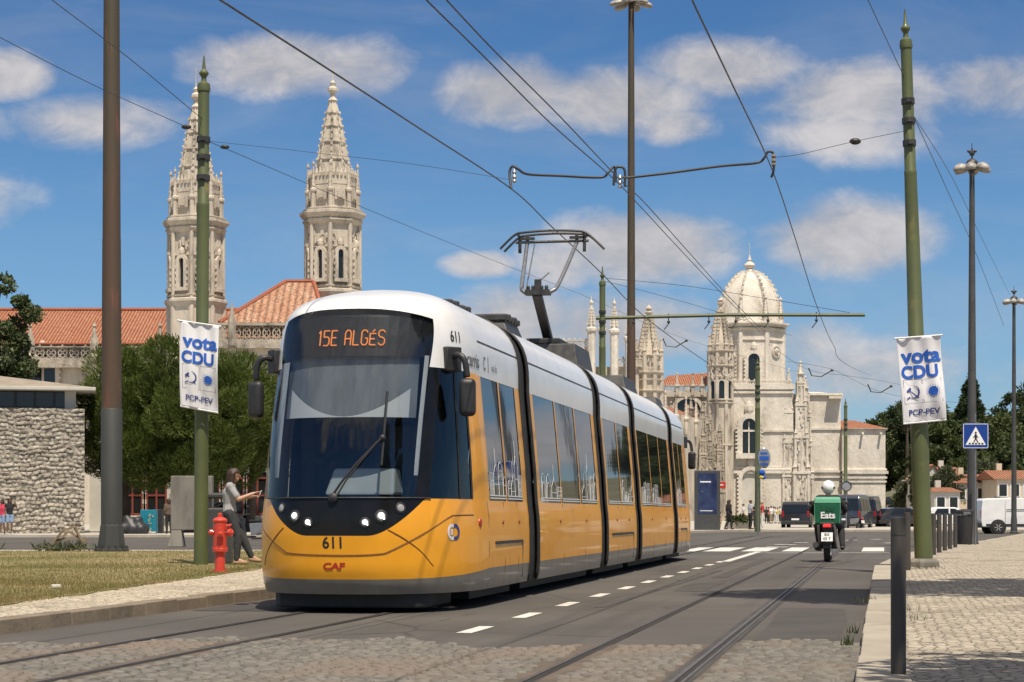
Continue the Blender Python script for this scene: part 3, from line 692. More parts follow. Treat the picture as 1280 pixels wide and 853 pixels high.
# mirrors
def mirror(sg):
    b_ = MB(); p0 = cab(60*sg, 2.68, 0)
    b_.cbox(p0+Vector((.015*sg,-.02,-.02)), (.14,.2,.26), rz=-.7*sg)
    arm = [p0+Vector((.04*sg,-.04,.0)), p0+Vector((.12*sg,-.11,.02)), p0+Vector((.19*sg,-.13,-.04)), p0+Vector((.22*sg,-.12,-.22))]
    b_.tube(curve([tuple(q) for q in arm], 5), .036, 8)
    o = b_.build('mirror_arm', M['dark'], nose, smooth=40, bevel=.015)
    c = p0+Vector((.22*sg,-.11,-.43)); hd = MB()
    hd.cbox(c, (.175,.12,.40), rz=.25*sg); o2 = hd.build('mirror', M['dark'], nose, bevel=.055, seg=4, smooth=40)
    return c
for sg in (-1,1): mirror(sg)
# wiper
mb = MB(); w0 = front(-.05,1.2,.03); w1 = front(.50,1.86,.035)
mb.tube([front(-.05,1.19,.02), front(.05,1.34,.03), front(.2,1.53,.035), front(.44,1.80,.04)], .013, 6)
mb.tube([front(.0,1.19,.02), front(.10,1.36,.03), front(.25,1.56,.035), front(.44,1.80,.04)], .009, 6)
mb.tube([front(.445,1.52,.02), front(.452,1.8,.02), front(.46,2.28,.02)], .014, 6)
mb.ball(front(.445,1.8,.03), .035, 8, 6); mb.lathe([(.05,0),(.05,.03),(.02,.05)], front(-.03,1.185,.0), 10, M=Matrix.Rotation(R(90),3,'X')); mb.build('wiper', M['dark'], nose, smooth=40)
# inside the cab
mb = MB(); mb.box(-.8,.8,1.9,1.96,.45,3.1); mb.box(-.95,.95,1.9,1.955,.5,2.6); mb.box(-.72,.72,.75,1.95,.5,.56); mb.box(-.7,.7,1.0,1.95,3.10,3.14)
mb.build('cab_bulkhead', M['interior'], nose)
mb = MB(); mb.grid(lambda t, k: front(t, 1.17+k*.0, -.03)+Vector((0,k*.65,.02*k)), [-.95+1.9*i/20 for i in range(21)], [0,.5,1]); mb.build('dashboard', M['interior'], nose)
mb = MB(); mb.hexa([(-.25,.42,1.22),(.5,.42,1.22),(.5,.85,1.22),(-.25,.85,1.22),(-.2,.62,1.50),(.46,.62,1.50),(.46,.85,1.5),(-.2,.85,1.5)]); mb.build('console', M['dash'], nose, bevel=.03)
mb = MB(); mb.box(.15,.6,1.25,1.38,1.1,2.0); mb.box(.12,.62,.95,1.4,1.0,1.12); mb.ball((.37,1.3,2.12),.14); mb.build('driver_seat', M['dark'], nose, bevel=.04)
def inz(t, z, d=.09): p = front(t, z, 0); return Vector((t, p.y+d, z))
mb = MB(); mb.grid(lambda t, k: inz(t, 2.02+k*.80, .12), [-.70+1.40*i/16 for i in range(17)], [i/4 for i in range(5)]); mb.build('sun_blind', M['blindg'], nose)
arc = lambda t: 2.025+.30*(max(0,abs(t-.0))/.64)**2.0
mb = MB(); mb.grid(lambda t, k: inz(t, 2.02+k*(arc(t)-2.018), .11), [-.64+1.28*i/40 for i in range(41)], [0,.5,1]); mb.build('blind_band', M['blindw'], nose)
mb = MB()
for (t0_,t1_,za,zb) in ((-.835,-.72,1.40,2.62),(.725,.76,1.42,2.68)):
    mb.grid(lambda t, k: inz(t+(.04*k if t0_ < 0 else .03*k), za+k*(zb-za), .04), [t0_,t1_], [i/8 for i in range(9)])
mb.build('screen_edge_strip', M['blindw'], nose)
mb = MB(); mb.grid(lambda t, k: inz(t, 2.66+k*.44, .05), [-.80+1.6*i/16 for i in range(17)], [0,.5,1]); disp = mb.build('destination_display', M['dark'], nose)
GL = {'1':[[(.8,5.8),(2,7),(2,0)]],'5':[[(4,7),(0,7),(0,4),(3,4),(4,3),(4,1),(3,0),(0,0)]],'E':[[(4,7),(0,7),(0,0),(4,0)],[(0,3.6),(3.2,3.6)]],
 'A':[[(0,0),(0,5.6),(1,7),(3,7),(4,5.6),(4,0)],[(0,3),(4,3)]],'L':[[(0,7),(0,0),(4,0)]],'G':[[(4,5.8),(3,7),(1,7),(0,6),(0,1),(1,0),(3,0),(4,1),(4,3.2),(2.4,3.2)]],
 'e':[[(4,5.4),(0,5.4),(0,0),(4,0)],[(0,2.8),(3.2,2.8)],[(1.6,6.2),(3,7.3)]],'S':[[(4,6),(3,7),(1,7),(0,6),(0,4.6),(1,3.8),(3,3.4),(4,2.6),(4,1),(3,0),(1,0),(0,1)]]}
mb = MB(); x = -.315; sc = .0225
for ch in '15E ALGeS':
    if ch == ' ': x += .06; continue
    for st_ in GL[ch]:
        q = [inz(x+a*sc*.68-.02, 2.775+b*sc, .035) for a, b in st_]
        for a, b in zip(q[:-1], q[1:]): mb.tube([a,b], .0072, 5)
    x += .0875 if ch != '1' else .07
mb.build('destination_text', M['led'], disp)
# ---- modules ------------------------------------------------------
JO = [4.7,10.9,15.2,21.4]; TL = 26.1; JW = .34
spans = [(SC,JO[0]-JW,2),(JO[0]+JW,JO[1]-JW,3),(JO[1]+JW,JO[2]-JW,2),(JO[2]+JW,JO[3]-JW,3),(JO[3]+JW,TL-SC,2)]
ZR = [2.55,2.6,2.7,2.8,2.9,3.0,3.1,3.18,3.26,3.33,3.39,3.435,3.47,3.49,3.4999]
def sidept(sg, s_, z, off=0.0): return Vector((sg*(half_w(z)+off), s_, z))
def sidegrid(mb, sg, s0, s1, zs, off=0.0):
    us = (s0, s1) if sg > 0 else (s1, s0); mb.grid(lambda u, z: sidept(sg, u, z, off), us, zs)
def art(mb, sg, s0, s1, kind):
    if kind % 3 == 2: kind = None
    """white line drawing of a skyline along the foot of a window"""
    L = s1-s0; rr_ = random.Random(kind or 1); z0 = 1.20
    def ln(pts, w=.0085):
        for a, b in zip(pts[:-1], pts[1:]): mb.bar(sidept(sg, s0+a[0]*L, z0+a[1], .006), sidept(sg, s0+b[0]*L, z0+b[1], .006), w, .003, up=(sg,0,0))
    for q in (.0,.03): ln([(.03,q),(.97,q)], .014)
    x = .06 if kind else 2
    while x < .85:
        w = rr_.uniform(.16,.3); h = rr_.uniform(.12,.42); k = rr_.randrange(4)
        if k == 0: ln([(x,.03),(x,h),(x+w/2,h+.12),(x+w,h),(x+w,.03)]); ln([(x+w/2,h+.12),(x+w/2,h+.3)]); ln([(x,h*.6),(x+w,h*.6)])
        elif k == 1: ln([(x+w/2+w/2*math.cos(R(a)), .03+h*math.sin(R(a))) for a in range(0,181,20)]); ln([(x+w/2+w/3*math.cos(R(a)), .03+h*.65*math.sin(R(a))) for a in range(0,181,20)])
        elif k == 2:
            for i in range(4): ln([(x+w*i/3,.03),(x+w*i/3,h)])
            ln([(x,h),(x+w,h)]); ln([(x,h*.7),(x+w,h*.7)]); ln([(x,h*.35),(x+w,h*.35)])
        else: ln([(x,.03),(x,h*.8),(x+w,h*.8),(x+w,.03)]); ln([(x+w/2+w/2*math.cos(R(a)), h*.8+.1*math.sin(R(a))) for a in range(0,181,30)])
        x += w+.02
for mi_, (s0, s1, nw) in enumerate(spans):
    for sg in (-1,1):
        mb = MB(); sidegrid(mb, sg, s0, s1, [.43,.6,.8,.9,1.0,1.08,1.17]); low = mb.build('side_panel', M['orange'], tram, smooth=40)
        mb = MB(); sidegrid(mb, sg, s0, s1, [.2,.3,.43]); mb.build('skirt', M['tramgrey'], tram, smooth=40)
    mb = MB(); prof = [sidept(1,0,z) for z in ZR]; n = len(prof)
    full = [(p.x,p.z) for p in prof]+[(-p.x,p.z) for p in reversed(prof)]
    mb.grid(lambda s_, k: Vector((full[k][0], s_, full[k][1])), (s0, s1), list(range(len(full)))); roof = mb.build('roof', M['tramwhite'], tram, smooth=60)
    mb = MB()
    for sg in (1,-1):
        for z in (2.93,2.945): pass
        a0 = s0-.55 if mi_ == 0 else s0; a = half_w(2.93)+.003; b = half_w(2.948)+.003
        vs = [(sg*a,s0,2.93),(sg*a,s1,2.93),(sg*b,s1,2.948),(sg*b,s0,2.948)]; mb.add(vs, [(0,1,2,3)])
    mb.build('roof_seam', M['dark'], roof)
    # windows: golden pillars with dark panes between
    pad = .30 if mi_ else .1; g0, g1 = s0+(.08 if mi_ == 0 else .26), s1-.30; gap = .085
    ww = (g1-g0-gap*(nw-1))/nw
    edges = [s0]; panes = []
    for i in range(nw): panes.append((g0+i*(ww+gap), g0+i*(ww+gap)+ww))
    zs = [1.17,1.6,2.0,2.55]
    for sg in (1,-1):
        cur = s0
        for (a, b) in panes+[(s1, s1)]:
            mb = MB(); sidegrid(mb, sg, cur, a, zs); mb.build('window_pillar', M['gold'], tram, smooth=40); cur = b
    for sg in (1,-1):
        for wi, (a, b) in enumerate(panes):
            w = MB(); sidegrid(w, sg, a, b, zs, -.006); wo_ = w.build('window', M['sideglass'], tram, smooth=40)
            if sg > 0:
                d = MB(); art(d, sg, a, b, mi_*10+wi+3); d.build('skyline_drawing', M['whiteink'], wo_)
    # hatch outline, small lamps
    if mi_ in (0,2,4):
        mb = MB(); h0, h1 = s0+.25+.1*mi_, s1-.45
        mb.bar(sidept(1,h0,.70,.004), sidept(1,h1,.70,.004), .035, .01, up=(1,0,0)); mb.bar(sidept(1,h1,.70,.004), sidept(1,h1+.02,.27,.004), .018, .01, up=(1,0,0)); mb.build('hatch_line', M['dark'], tram)
    for q in (.3,.72):
        mb = MB(); c = sidept(1, s0+(s1-s0)*q, .93, 0); mb.lathe([(.026,0),(.022,.012),(.008,.015)], c, 10, M=Matrix.Rotation(R(90),3,'Y'))
        mb.build('side_lamp', M['redframe'], tram)
    mb = MB()
    for q in (.35,.7):
        for sg in (1,): mb.bar(sidept(sg, s0+(s1-s0)*q, .22, .003), sidept(sg, s0+(s1-s0)*q, .42, .003), .010, .004, up=(1,0,0)); mb.bar(sidept(sg, s0+(s1-s0)*q, .43, .003), sidept(sg, s0+(s1-s0)*q, 1.16, .003), .011, .004, up=(1,0,0))
    mb.build('panel_seam', M['seam'], low)
    mb = MB(); mb.box(-.95,.95,s0,s1,.08,.2); mb.build('underframe', M['rubber'], tram)
# joints
for j in JO:
    mb = MB(); zz = [.2,.3,.45,.8,1.0,1.17,1.6,2.0]+ZR; prof = [(half_w(z), z) for z in zz]; full = prof+[(-a,z) for a, z in reversed(prof)]
    us = []; offs = []
    for i in range(9): us.append(j-JW+2*JW*i/8); offs.append(-.09 if i % 2 else -.05)
    mb.grid(lambda i, k: Vector((full[k][0]*(1+offs[i]*.6), us[i], full[k][1]+(.0 if full[k][1] < 3.2 else offs[i]))), list(range(9)), list(range(len(full)))); be = mb.build('bellows', M['rubber'], tram, smooth=30)
    for e in (-1,1):
        b_ = MB(); us2 = (j+e*JW-.045*(1+e)/1-.0, j+e*JW+.045*(1-e)); us2 = (min(us2), max(us2))
        b_.grid(lambda s_, k: Vector((full[k][0]*1.012, s_, full[k][1]+.012)), us2, list(range(len(full)))); b_.build('joint_frame', M['rubber'], be, smooth=40, solid=.03)
# writing on the roof edge of the first module
def roofside(s0, z0): return lambda a, b: sidept(1, s0+a, z0+b, .006)
mb = MB(); put_text(mb, 'carris', .22, cab_arc(84, 2.70), .002, 1.0); mb.build('operator_lettering', M['greyink'], tram); mb = MB(); ring(mb, (0,0), .055, .08, 40, 320, lambda a, b: sidept(1, SC+.32+a, 2.71+b, .006)); mb.build('operator_emblem', M['greyink'], tram)
mb = MB(); mb.bar(sidept(1,SC+.52,2.62,.004), sidept(1,SC+.52,2.8,.004), .012,.004,up=(1,0,0)); put_text(mb, 'via lis', .13, roofside(SC+.85,2.69), 0, 1.1); mb.build('operator_lettering', M['greyink'], tram)
# roof equipment
def roofbox(name, x0,x1,s0,s1,z1, ribs=0):
    mb = MB(); mb.hexa([(x0,s0,3.36),(x1,s0,3.36),(x1,s1,3.36),(x0,s1,3.36),(x0+.08,s0+.12,z1),(x1-.08,s0+.12,z1),(x1-.08,s1-.05,z1),(x0+.08,s1-.05,z1)])
    for i in range(ribs):
        s_ = s0+(s1-s0)*(i+.5)/ribs; mb.box(x0+.02,x1-.02,s_-.06,s_+.06,z1-.05,z1+.03+.015*(i%2))
    return mb.build(name, M['darkmetal'], tram, bevel=.02)
roofbox('roof_unit', -.45,.55,2.9,4.2,3.50,4); roofbox('roof_unit', -.5,.75,5.25,6.3,3.56,5)
roofbox('roof_unit', -.6,.62,11.9,13.6,3.80); roofbox('roof_unit', -.6,.7,17.2,19.0,3.66); roofbox('roof_unit', -.6,.7,22.4,23.6,3.56)
# pantograph
pg = thing('pantograph', None, None); pg.parent = tram
mb = MB(); mb.box(-.28,.28,12.1,13.1,3.8,3.9); mb.bar((0,12.75,3.85),(-.02,11.65,4.58),.15,.12); mb.build('lower_arm', M['dark'], pg, bevel=.02)
mb = MB(); mb.box(-.2,.2,11.55,11.75,4.55,4.63)
for x in (-.16,-.08,.06,.14): mb.lathe([(.03,0),(.03,.07),(.015,.09)], (x,11.65,4.62), 8)
mb.box(-.05,.05,11.6,11.7,4.62,4.8); mb.build('knee', M['darkmetal'], pg)
mb = MB(); lyre = curve([(-.42,12.95,5.55),(-.345,12.3,5.1),(-.285,11.75,4.70),(-.24,11.65,4.62),(-.15,11.63,4.585),(.15,11.63,4.585),(.24,11.65,4.62),(.30,11.75,4.70),(.37,12.3,5.1),(.42,12.95,5.55)], 5)
mb.tube(lyre, .034, 8); mb.tube([(-.2,11.65,4.62),(-.28,12.9,5.55)], .012, 5); mb.tube([(.05,11.65,4.8),(.12,12.0,4.95)], .012, 5); mb.build('upper_arm', M['greymetal'], pg, smooth=50)
mb = MB()
for y in (12.85,13.2):
    mb.tube(curve([(-.86,y,5.48),(-.62,y,5.70),(-.45,y,5.745),(0,y,5.765),(.45,y,5.745),(.62,y,5.70),(.86,y,5.48)], 5), .021, 7)
mb.tube([(-.62,13.0,5.60),(.62,13.0,5.60)], .025, 6)
for x in (-.55,.55): mb.bar((x,12.8,5.70),(x,13.25,5.70),.03); mb.bar((x,13.0,5.7),(x,13.0,5.42),.05,.04)
for x in (-.42,.42): mb.bar((x,13,5.55),(x,13,5.72),.05); mb.bar((x-.12,13,5.66),(x+.12,13,5.66),.07,.04)
mb.build('collector_head', M['darkmetal'], pg, smooth=50)
# bogies
for s_ in (2.9, 13.05, 23.2):
    mb = MB(); mb.box(-.7,.7,s_-1.1,s_+1.1,.2,.36); bg_ = mb.build('bogie', M['darkmetal'], tram)
    for ds in (-.75,.75):
        for x in (-.45,.45):
            mb = MB(); mb.lathe([(.27,-.06),(.29,-.05),(.29,.05),(.27,.06)], (x,s_+ds,.29), 20, M=Matrix.Rotation(R(90),3,'Y')); mb.build('wheel', M['darkmetal'], bg_)
# rear cab: the same mouldings turned round
rear = dup(nose, (0,TL,0), R(180)); rear.parent = tram; rear.name = 'cab'
for ch in list(rear.children):
    if any(k in ch.name for k in ('fleet','maker','emblem','wiper','sun_blind','blind_band','destination','screen_edge')):
        for c2 in list(ch.children): bpy.data.objects.remove(c2)
        bpy.data.objects.remove(ch)
# ================================================================= POLES, MASTS AND OVERHEAD LINES
def frame_along(a, b):
    return Vector((0,0,1)).rotation_difference((Vector(b)-Vector(a)).normalized()).to_matrix()
def tram_pole(label, base, top, r0, r1, mat='greenpole', plinth=False, group='green tram poles with pointed caps'):
    base, top = Vector(base), Vector(top); L = (top-base).length; q = frame_along(base, top)
    o = thing('tram_pole', label, 'pole', base, 0, group)
    mb = MB(); mb.lathe([(r0*1.02,0),(r0,.3),(r0*.97,L*.34),(r0*.985,L*.345),(r0*.985,L*.35),(r0*.9,L*.352),(r1*1.12,L*.70),(r1*1.14,L*.705),(r1*1.14,L*.71),(r1*1.03,L*.712),(r1,L*.93)], (0,0,0), 20, M=q)
    mb.build('shaft', M[mat], o, smooth=40)
    mb = MB(); mb.lathe([(r1*1.15,L*.93),(r1*1.2,L*.935),(r1*1.05,L*.945),(r1*.5,L*.95),(r1*.42,L*.957),(r1*.85,L*.964),(r1*.85,L*.967),(r1*.35,L*.974),(.012,L)], (0,0,0), 12, M=q); mb.build('finial', M[mat], o, smooth=30)
    for h in (.835,.80,.76):
        mb = MB(); mb.lathe([(r1*1.0,L*h-.05),(r1*1.22,L*h-.05),(r1*1.22,L*h+.05),(r1*1.0,L*h+.05)], (0,0,0), 14, M=q); mb.cbox(q@Vector((0,-r1*1.3,L*h)), (.1,.06,.07)); mb.build('clamp', M['darkmetal'], o)
    if plinth:
        mb = MB(); mb.lathe([(r0*1.75,-.02),(r0*1.7,.10),(r0*1.35,.14),(r0*1.0,.15)], (0,0,0), 9); mb.build('concrete_footing', M['concrete'], o, bevel=.02)
    return o
tram_pole('green tram pole with a pointed cap beside the red hydrant', (*P(251,706,34).xy, .12), P(255,70,34), .125, .10)
tram_pole('green tram pole on a mossy footing in the right pavement behind the brown bollards', (*P(1155,706,33).xy, .11), P(1131,12,33), .155, .095, plinth=True)
# cantilever pole
pc = P(753,640,65.7); o = tram_pole('green tram pole with a long horizontal arm over both tracks', (pc.x, pc.y, .0), P(753,333,65.7), .12, .10)
b0 = pc
arm0 = P(745,398,65.7)-Vector((b0.x,b0.y,0)); arm1 = P(1081,394,65.7)-Vector((b0.x,b0.y,0))
mb = MB(); mb.tube([arm0, arm0*.5+arm1*.5+Vector((0,0,.06)), arm1], .06, 8); ca = mb.build('cantilever_arm', M['greenpole'], o, smooth=40)
mb = MB()
for k in (.14,.27,.42,.52,.64,.82):
    p = arm0+(arm1-arm0)*k; mb.tube([p+Vector((0,0,.12)), p+Vector((0,0,-.22)), p+Vector((-.15,0,-.42))], .02, 6); mb.ball(p+Vector((0,0,-.16)), .055, 8, 6)
mb.build('wire_hanger', M['darkmetal'], ca)
for (px, pt, Y, lab) in ((947,447,100,'far green tram pole in front of the domed church tower'),(1057,498,136,'farthest green tram pole in front of the low tiled church wing')):
    p = P(px,640,Y); tram_pole(lab, (p.x,Y,.11), P(px,pt,Y), .15, .12)
# tall lighting masts
def mast(label, base, Ht, r0, r1, mat, flare, head=True, ring=1.0, baseh=.9, paint_h=0):
    o = thing('lighting_mast', label, 'lamp post', base, 0, 'tall masts with round lamp heads')
    mb = MB(); mb.lathe(([(flare,-.02),(flare,.04),(r0*1.25,.07),(r0*1.15,.6)] if not paint_h else [])+[(r0,baseh*.9),(r0*.97,Ht*.2),(r0*.97,Ht*.2),(r0*.9,Ht*.34),(r0*.88,Ht*.3401),(r1,Ht)], (0,0,0), 20); mb.build('shaft', M[mat], o, smooth=40)
    if paint_h:
        mb = MB(); mb.lathe([(r0*1.03,.2),(r0*1.03,paint_h),(r0*.99,paint_h+.02)], (0,0,0), 20); mb.build('painted_sleeve', M['greypole'], o, smooth=40)
        mb = MB(); mb.lathe([(flare*1.25,-.02),(flare*1.25,.06),(flare,.08),(r0*1.08,.62),(r0*1.02,.66)], (0,0,0), 12, R(15)); 
        for k in range(12): a = R(30*k); mb.cbox((flare*1.1*math.cos(a), flare*1.1*math.sin(a), .1), (.06,.06,.08), a)
        mb.build('flared_base', M['greypole'], o)
    if head:
        z = Ht; mb = MB(); mb.lathe([(.12,z-.15),(ring*.25,z-.1),(ring*.3,z+.02),(.16,z+.12),(.05,z+.2)], (0,0,0), 14); mb.build('lamp_hub', M['darkmetal'], o, smooth=40)
        mb = MB(); mb.tube([(0,0,z+.18),(0,0,z+.5)], .025, 6); mb.ball((0,0,z+.36), .09, 8, 6); mb.ball((.1,0,z+.42), .05, 6, 5); mb.ball((-.1,0,z+.42), .05, 6, 5); mb.tube([(0,0,z+.5),(0,0,z+.66)], .012, 5); mb.build('finial', M['darkmetal'], o)
        for k in range(6):
            a = R(60*k+12); c = Vector((math.cos(a)*ring*.62, math.sin(a)*ring*.62, z-.08)); mm = Matrix.Rotation(a,3,'Z')@Matrix.Rotation(R(13),3,'Y')
            mb = MB(); mb.lathe([(.04,.12),(ring*.3,.05),(ring*.36,-.02),(ring*.36,-.06),(ring*.3,-.10),(.05,-.11)], c, 12, M=mm@Matrix.Diagonal((1.05,.72,1))); mb.bar(c*.4+Vector((0,0,z*.6)), c, .05); mb.build('lamp', M['lampshade'], o, smooth=40)
    return o
M['lampshade'] = pm('weathered_lamp_shade', (.42,.40,.36), (.22,.2,.18), 5, rough=.5)
b = P(139.5,688,46); mast('thick rust-brown mast with a grey-painted foot on the left lawn', (b.x,46,.126), 22, .245, .15, 'rustpole', .33, paint_h=3.4, ring=1.0)
b = P(789,640,80); mast('rust-brown lighting mast rising behind the middle of the tram', (b.x,80,.0), 22.4, .20, .12, 'rustpole', .3, ring=.95)
b = P(1215,680,58); mast('dark lamp post with a round cluster head behind the crossing sign', (b.x,58,.116), 11.45, .145, .075, 'lamppole', .2, ring=.62)
b = P(1270,668,94); mast('smaller distant lamp post with a cluster head at the right edge', (b.x-.1,94,.116), 11.4, .13, .075, 'lamppole', .2, ring=.62)
# overhead wires ------------------------------------------------------
def wire(name, label, pts, r=.012, n=8, parts=None, cat='wire', ext=()):
    mb = MB(); mb.tube([Vector(p) for p in ext]+[Vector(p) for p in curve([tuple(p) for p in pts], n)], r*.62, 6); o = mb.build(name, M['wire'], smooth=60); return tag(o, label, cat)
def WT_(px, py, t):
    """point on the vertical plane at street offset t that projects to a pixel of the photograph's survey"""
    k = (px-CX)/F; x0 = O.x+NV.x*t; y0 = O.y+NV.y*t; Y = (x0-y0*.193)/(k-.193); return P(px, py, Y)
cw = [WT_(200,-50,0), WT_(275,0,0), WT_(400,80,0), WT_(520,158,0), WT_(640,237,0), WT_(690,284,0), WT_(750,340,0), WT_(800,391,0), WT_(850,430,0), WT_(905,470,0), WS(60,0,5.5)]
wire('contact_wire', 'contact wire over the near track touching the pantograph', cw, .016, ext=[WS(-60,0,5.3)])
ce = [WT_(840,-60,3.77), WT_(865,0,3.77), WT_(915,105,3.77), WT_(965,212,3.77), WT_(993,295,3.77), WT_(1020,380,3.77), WT_(1042,432,3.77), WT_(1062,458,3.77), WT_(1090,470,3.77)]
wire('contact_wire', 'contact wire over the far track curving down to the right of the dome', ce, .016, ext=[WS(-60,3.77,5.4)])
d1 = [WT_(a, b, 1.85) for a, b in ((500,-38),(533,0),(600,66),(690,156),(765,222),(800,258),(850,312),(905,370),(950,415))]
d2 = [WT_(a, b, 2.0) for a, b in ((525,-38),(558,0),(620,66),(700,146),(772,222),(806,254),(856,310),(910,370),(955,415))]
wire('feeder_wire', 'left one of the two close feeder wires running between the tracks', d1, .012, ext=[WS(-60,1.85,5.0)]); wire('feeder_wire', 'right one of the two close feeder wires running between the tracks', d2, .012, ext=[WS(-60,2.0,5.0)])
LP = P(254,176,34); RP = P(1136,163,33)
lt = P(640,214,28.6); mid = P(770,218,29.2); rt = P(958,203,30)
wire('span_wire', 'span wire from the left green pole towards the hooks above the tram', [LP, P(330,184,33), P(400,192,32), P(520,206,30), P(645,226,28.9)], .006)
wire('span_wire', 'span wire from the right green pole to the hook over the far track', [P(966,197,30), P(1000,193,30.5), P(1068,177,31.6), RP], .008)
mb = MB(); hook = lambda c, s_: curve([tuple(c+Vector((-.06*s_,0,-.28))), tuple(c+Vector((-.05*s_,0,0))), tuple(c+Vector((.03*s_,0,.10))), tuple(c+Vector((.13*s_,0,.06))), tuple(c+Vector((.16*s_,0,-.06)))], 4)
sp_ = thing('span_support', 'bent tube of insulated hooks spanning the street above the pantograph', 'wire support', (mid.x, mid.y, mid.z))
def sub(v): return Vector(v)-mid
mb = MB(); mb.tube(curve([tuple(sub(P(639,236,28.5))), tuple(sub(P(637,216,28.6))), tuple(sub(P(641,208,28.6))), tuple(sub(P(648,212,28.6))), tuple(sub(P(660,218,28.7))), tuple(sub(P(700,220,28.9))), tuple(sub(P(750,222,29.1))), tuple(sub(P(760,216,29.1))), tuple(sub(P(768,209,29.2))), tuple(sub(P(770,228,29.2)))], 5), .02, 7); mb.build('support_tube', M['wire'], sp_, smooth=60)
mb = MB(); mb.tube(curve([tuple(sub(P(767,232,29.2))), tuple(sub(P(769,212,29.2))), tuple(sub(P(776,209,29.2))), tuple(sub(P(781,214,29.2))), tuple(sub(P(781,234,29.2)))], 5), .02, 7)
mb.tube(curve([tuple(sub(P(788,222,29.2))), tuple(sub(P(840,216,29.4))), tuple(sub(P(900,208,29.7))), tuple(sub(P(945,204,30))), tuple(sub(P(955,198,30))), tuple(sub(P(960,190,30))), tuple(sub(P(967,193,30))), tuple(sub(P(967,213,30))), tuple(sub(P(964,222,30)))], 5), .02, 7); mb.tube([sub(P(776,222,29.2)), sub(P(788,222,29.2))], .02, 6); mb.build('support_tube', M['wire'], sp_, smooth=60)
for (px,py,Y) in ((643,219,28.6),(775,226,29.2),(967,199,30)):
    mb = MB(); c = sub(P(px,py,Y)); mb.lathe([(.02,-.12),(.036,-.09),(.02,-.06),(.04,-.03),(.02,.01),(.036,.04),(.015,.09)], c, 10); mb.build('insulator', M['silver'] if px < 900 else M['kerbold'], sp_, smooth=40)
wire('overhead_wire', 'wire from the top left corner sloping down to the left green pole', [P(20,-40,24)+(P(20,-40,24)-P(65,0,26))*5, P(20,-40,24), P(65,0,26), P(160,72,30), P(254,150,34)], .011)
wire('overhead_wire', 'thin wire rising from the left edge to the left green pole', [P(-60,15,25)+(P(-60,15,25)-P(0,47,27))*5, P(-60,15,25), P(0,47,27), P(120,108,30.5), P(235,160,33.4), P(254,172,34)], .009)
wire('overhead_wire', 'long faint wire sagging from the left green pole behind the pantograph', [P(256,176,34), P(282,186,36), P(450,258,46), P(560,303,56), P(640,335,66), P(740,374,80), P(860,425,100), P(1000,466,130)], .010)
for (px,py,Y) in ((233,159,33.3),(281,184,35.9)):
    mb = MB(); c = P(px,py,Y); mb.ball(c, .06, 8, 6, (1.5,1,.7)); tag(mb.build('insulator_bead', M['dark'], smooth=50), 'dark bead on the wire just %s the left green pole' % ('before' if px < 250 else 'past'), 'insulator')
mb = MB(); mb.ball(P(1069,177,31.6), .07, 8, 6, (1.4,1,.8)); tag(mb.build('insulator_bead', M['dark'], smooth=50), 'dark bead on the span wire left of the right green pole', 'insulator')
wire('overhead_wire', 'wire from the top edge down to the right green pole', [P(1060,-60,26)+(P(1060,-60,26)-P(1085,0,28))*5, P(1060,-60,26), P(1085,0,28), P(1130,96,33)], .011)
wire('overhead_wire', 'steeper of the two wires falling from the right pole past the lamp post', [P(1144,150,33), P(1185,240,42), P(1222,322,55), P(1255,408,75)], .012)
wire('overhead_wire', 'shallower of the two wires falling from the right pole past the lamp post', [P(1144,148,33), P(1190,222,41), P(1230,304,54), P(1262,368,90)], .010)
wire('overhead_wire', 'upper of two wires from the cantilever pole towards the dome', [P(757,348,65.7), P(860,358,68), P(960,374,70), P(1062,391,65.9)], .014)
wire('overhead_wire', 'lower of two wires from the cantilever pole towards the dome', [P(757,352,65.7), P(820,368,70), P(900,391,78), P(990,420,95)], .012)
for lab, pts in (('zigzag of distant wires right of the dome, upper one', [(960,430),(1010,462),(1060,470),(1100,476),(1130,482)]),('thin distant wires crossing behind the left corner of the right banner', [(985,452),(1040,462),(1090,486),(1140,498),(1230,506)])):
    wire('overhead_wire', lab, [P(x,y,95+i*6) for i,(x,y) in enumerate(pts)], .014)
for i, (px,py) in enumerate(((842,430),(1024,467),(1098,487))):
    mb = MB(); c = P(px,py,90); mb.tube([c+Vector((-.5,0,.25)), c+Vector((-.35,0,-.1)), c+Vector((.1,0,-.15)), c+Vector((.6,0,.15))], .03, 6); mb.ball(c+Vector((.6,0,.15)), .07, 6, 5)
    tag(mb.build('wire_bracket', M['dark']), ('dark wire bracket hanging left of the church turret','dark wire bracket right of the domed tower','dark wire bracket left of the right banner')[i], 'wire support')
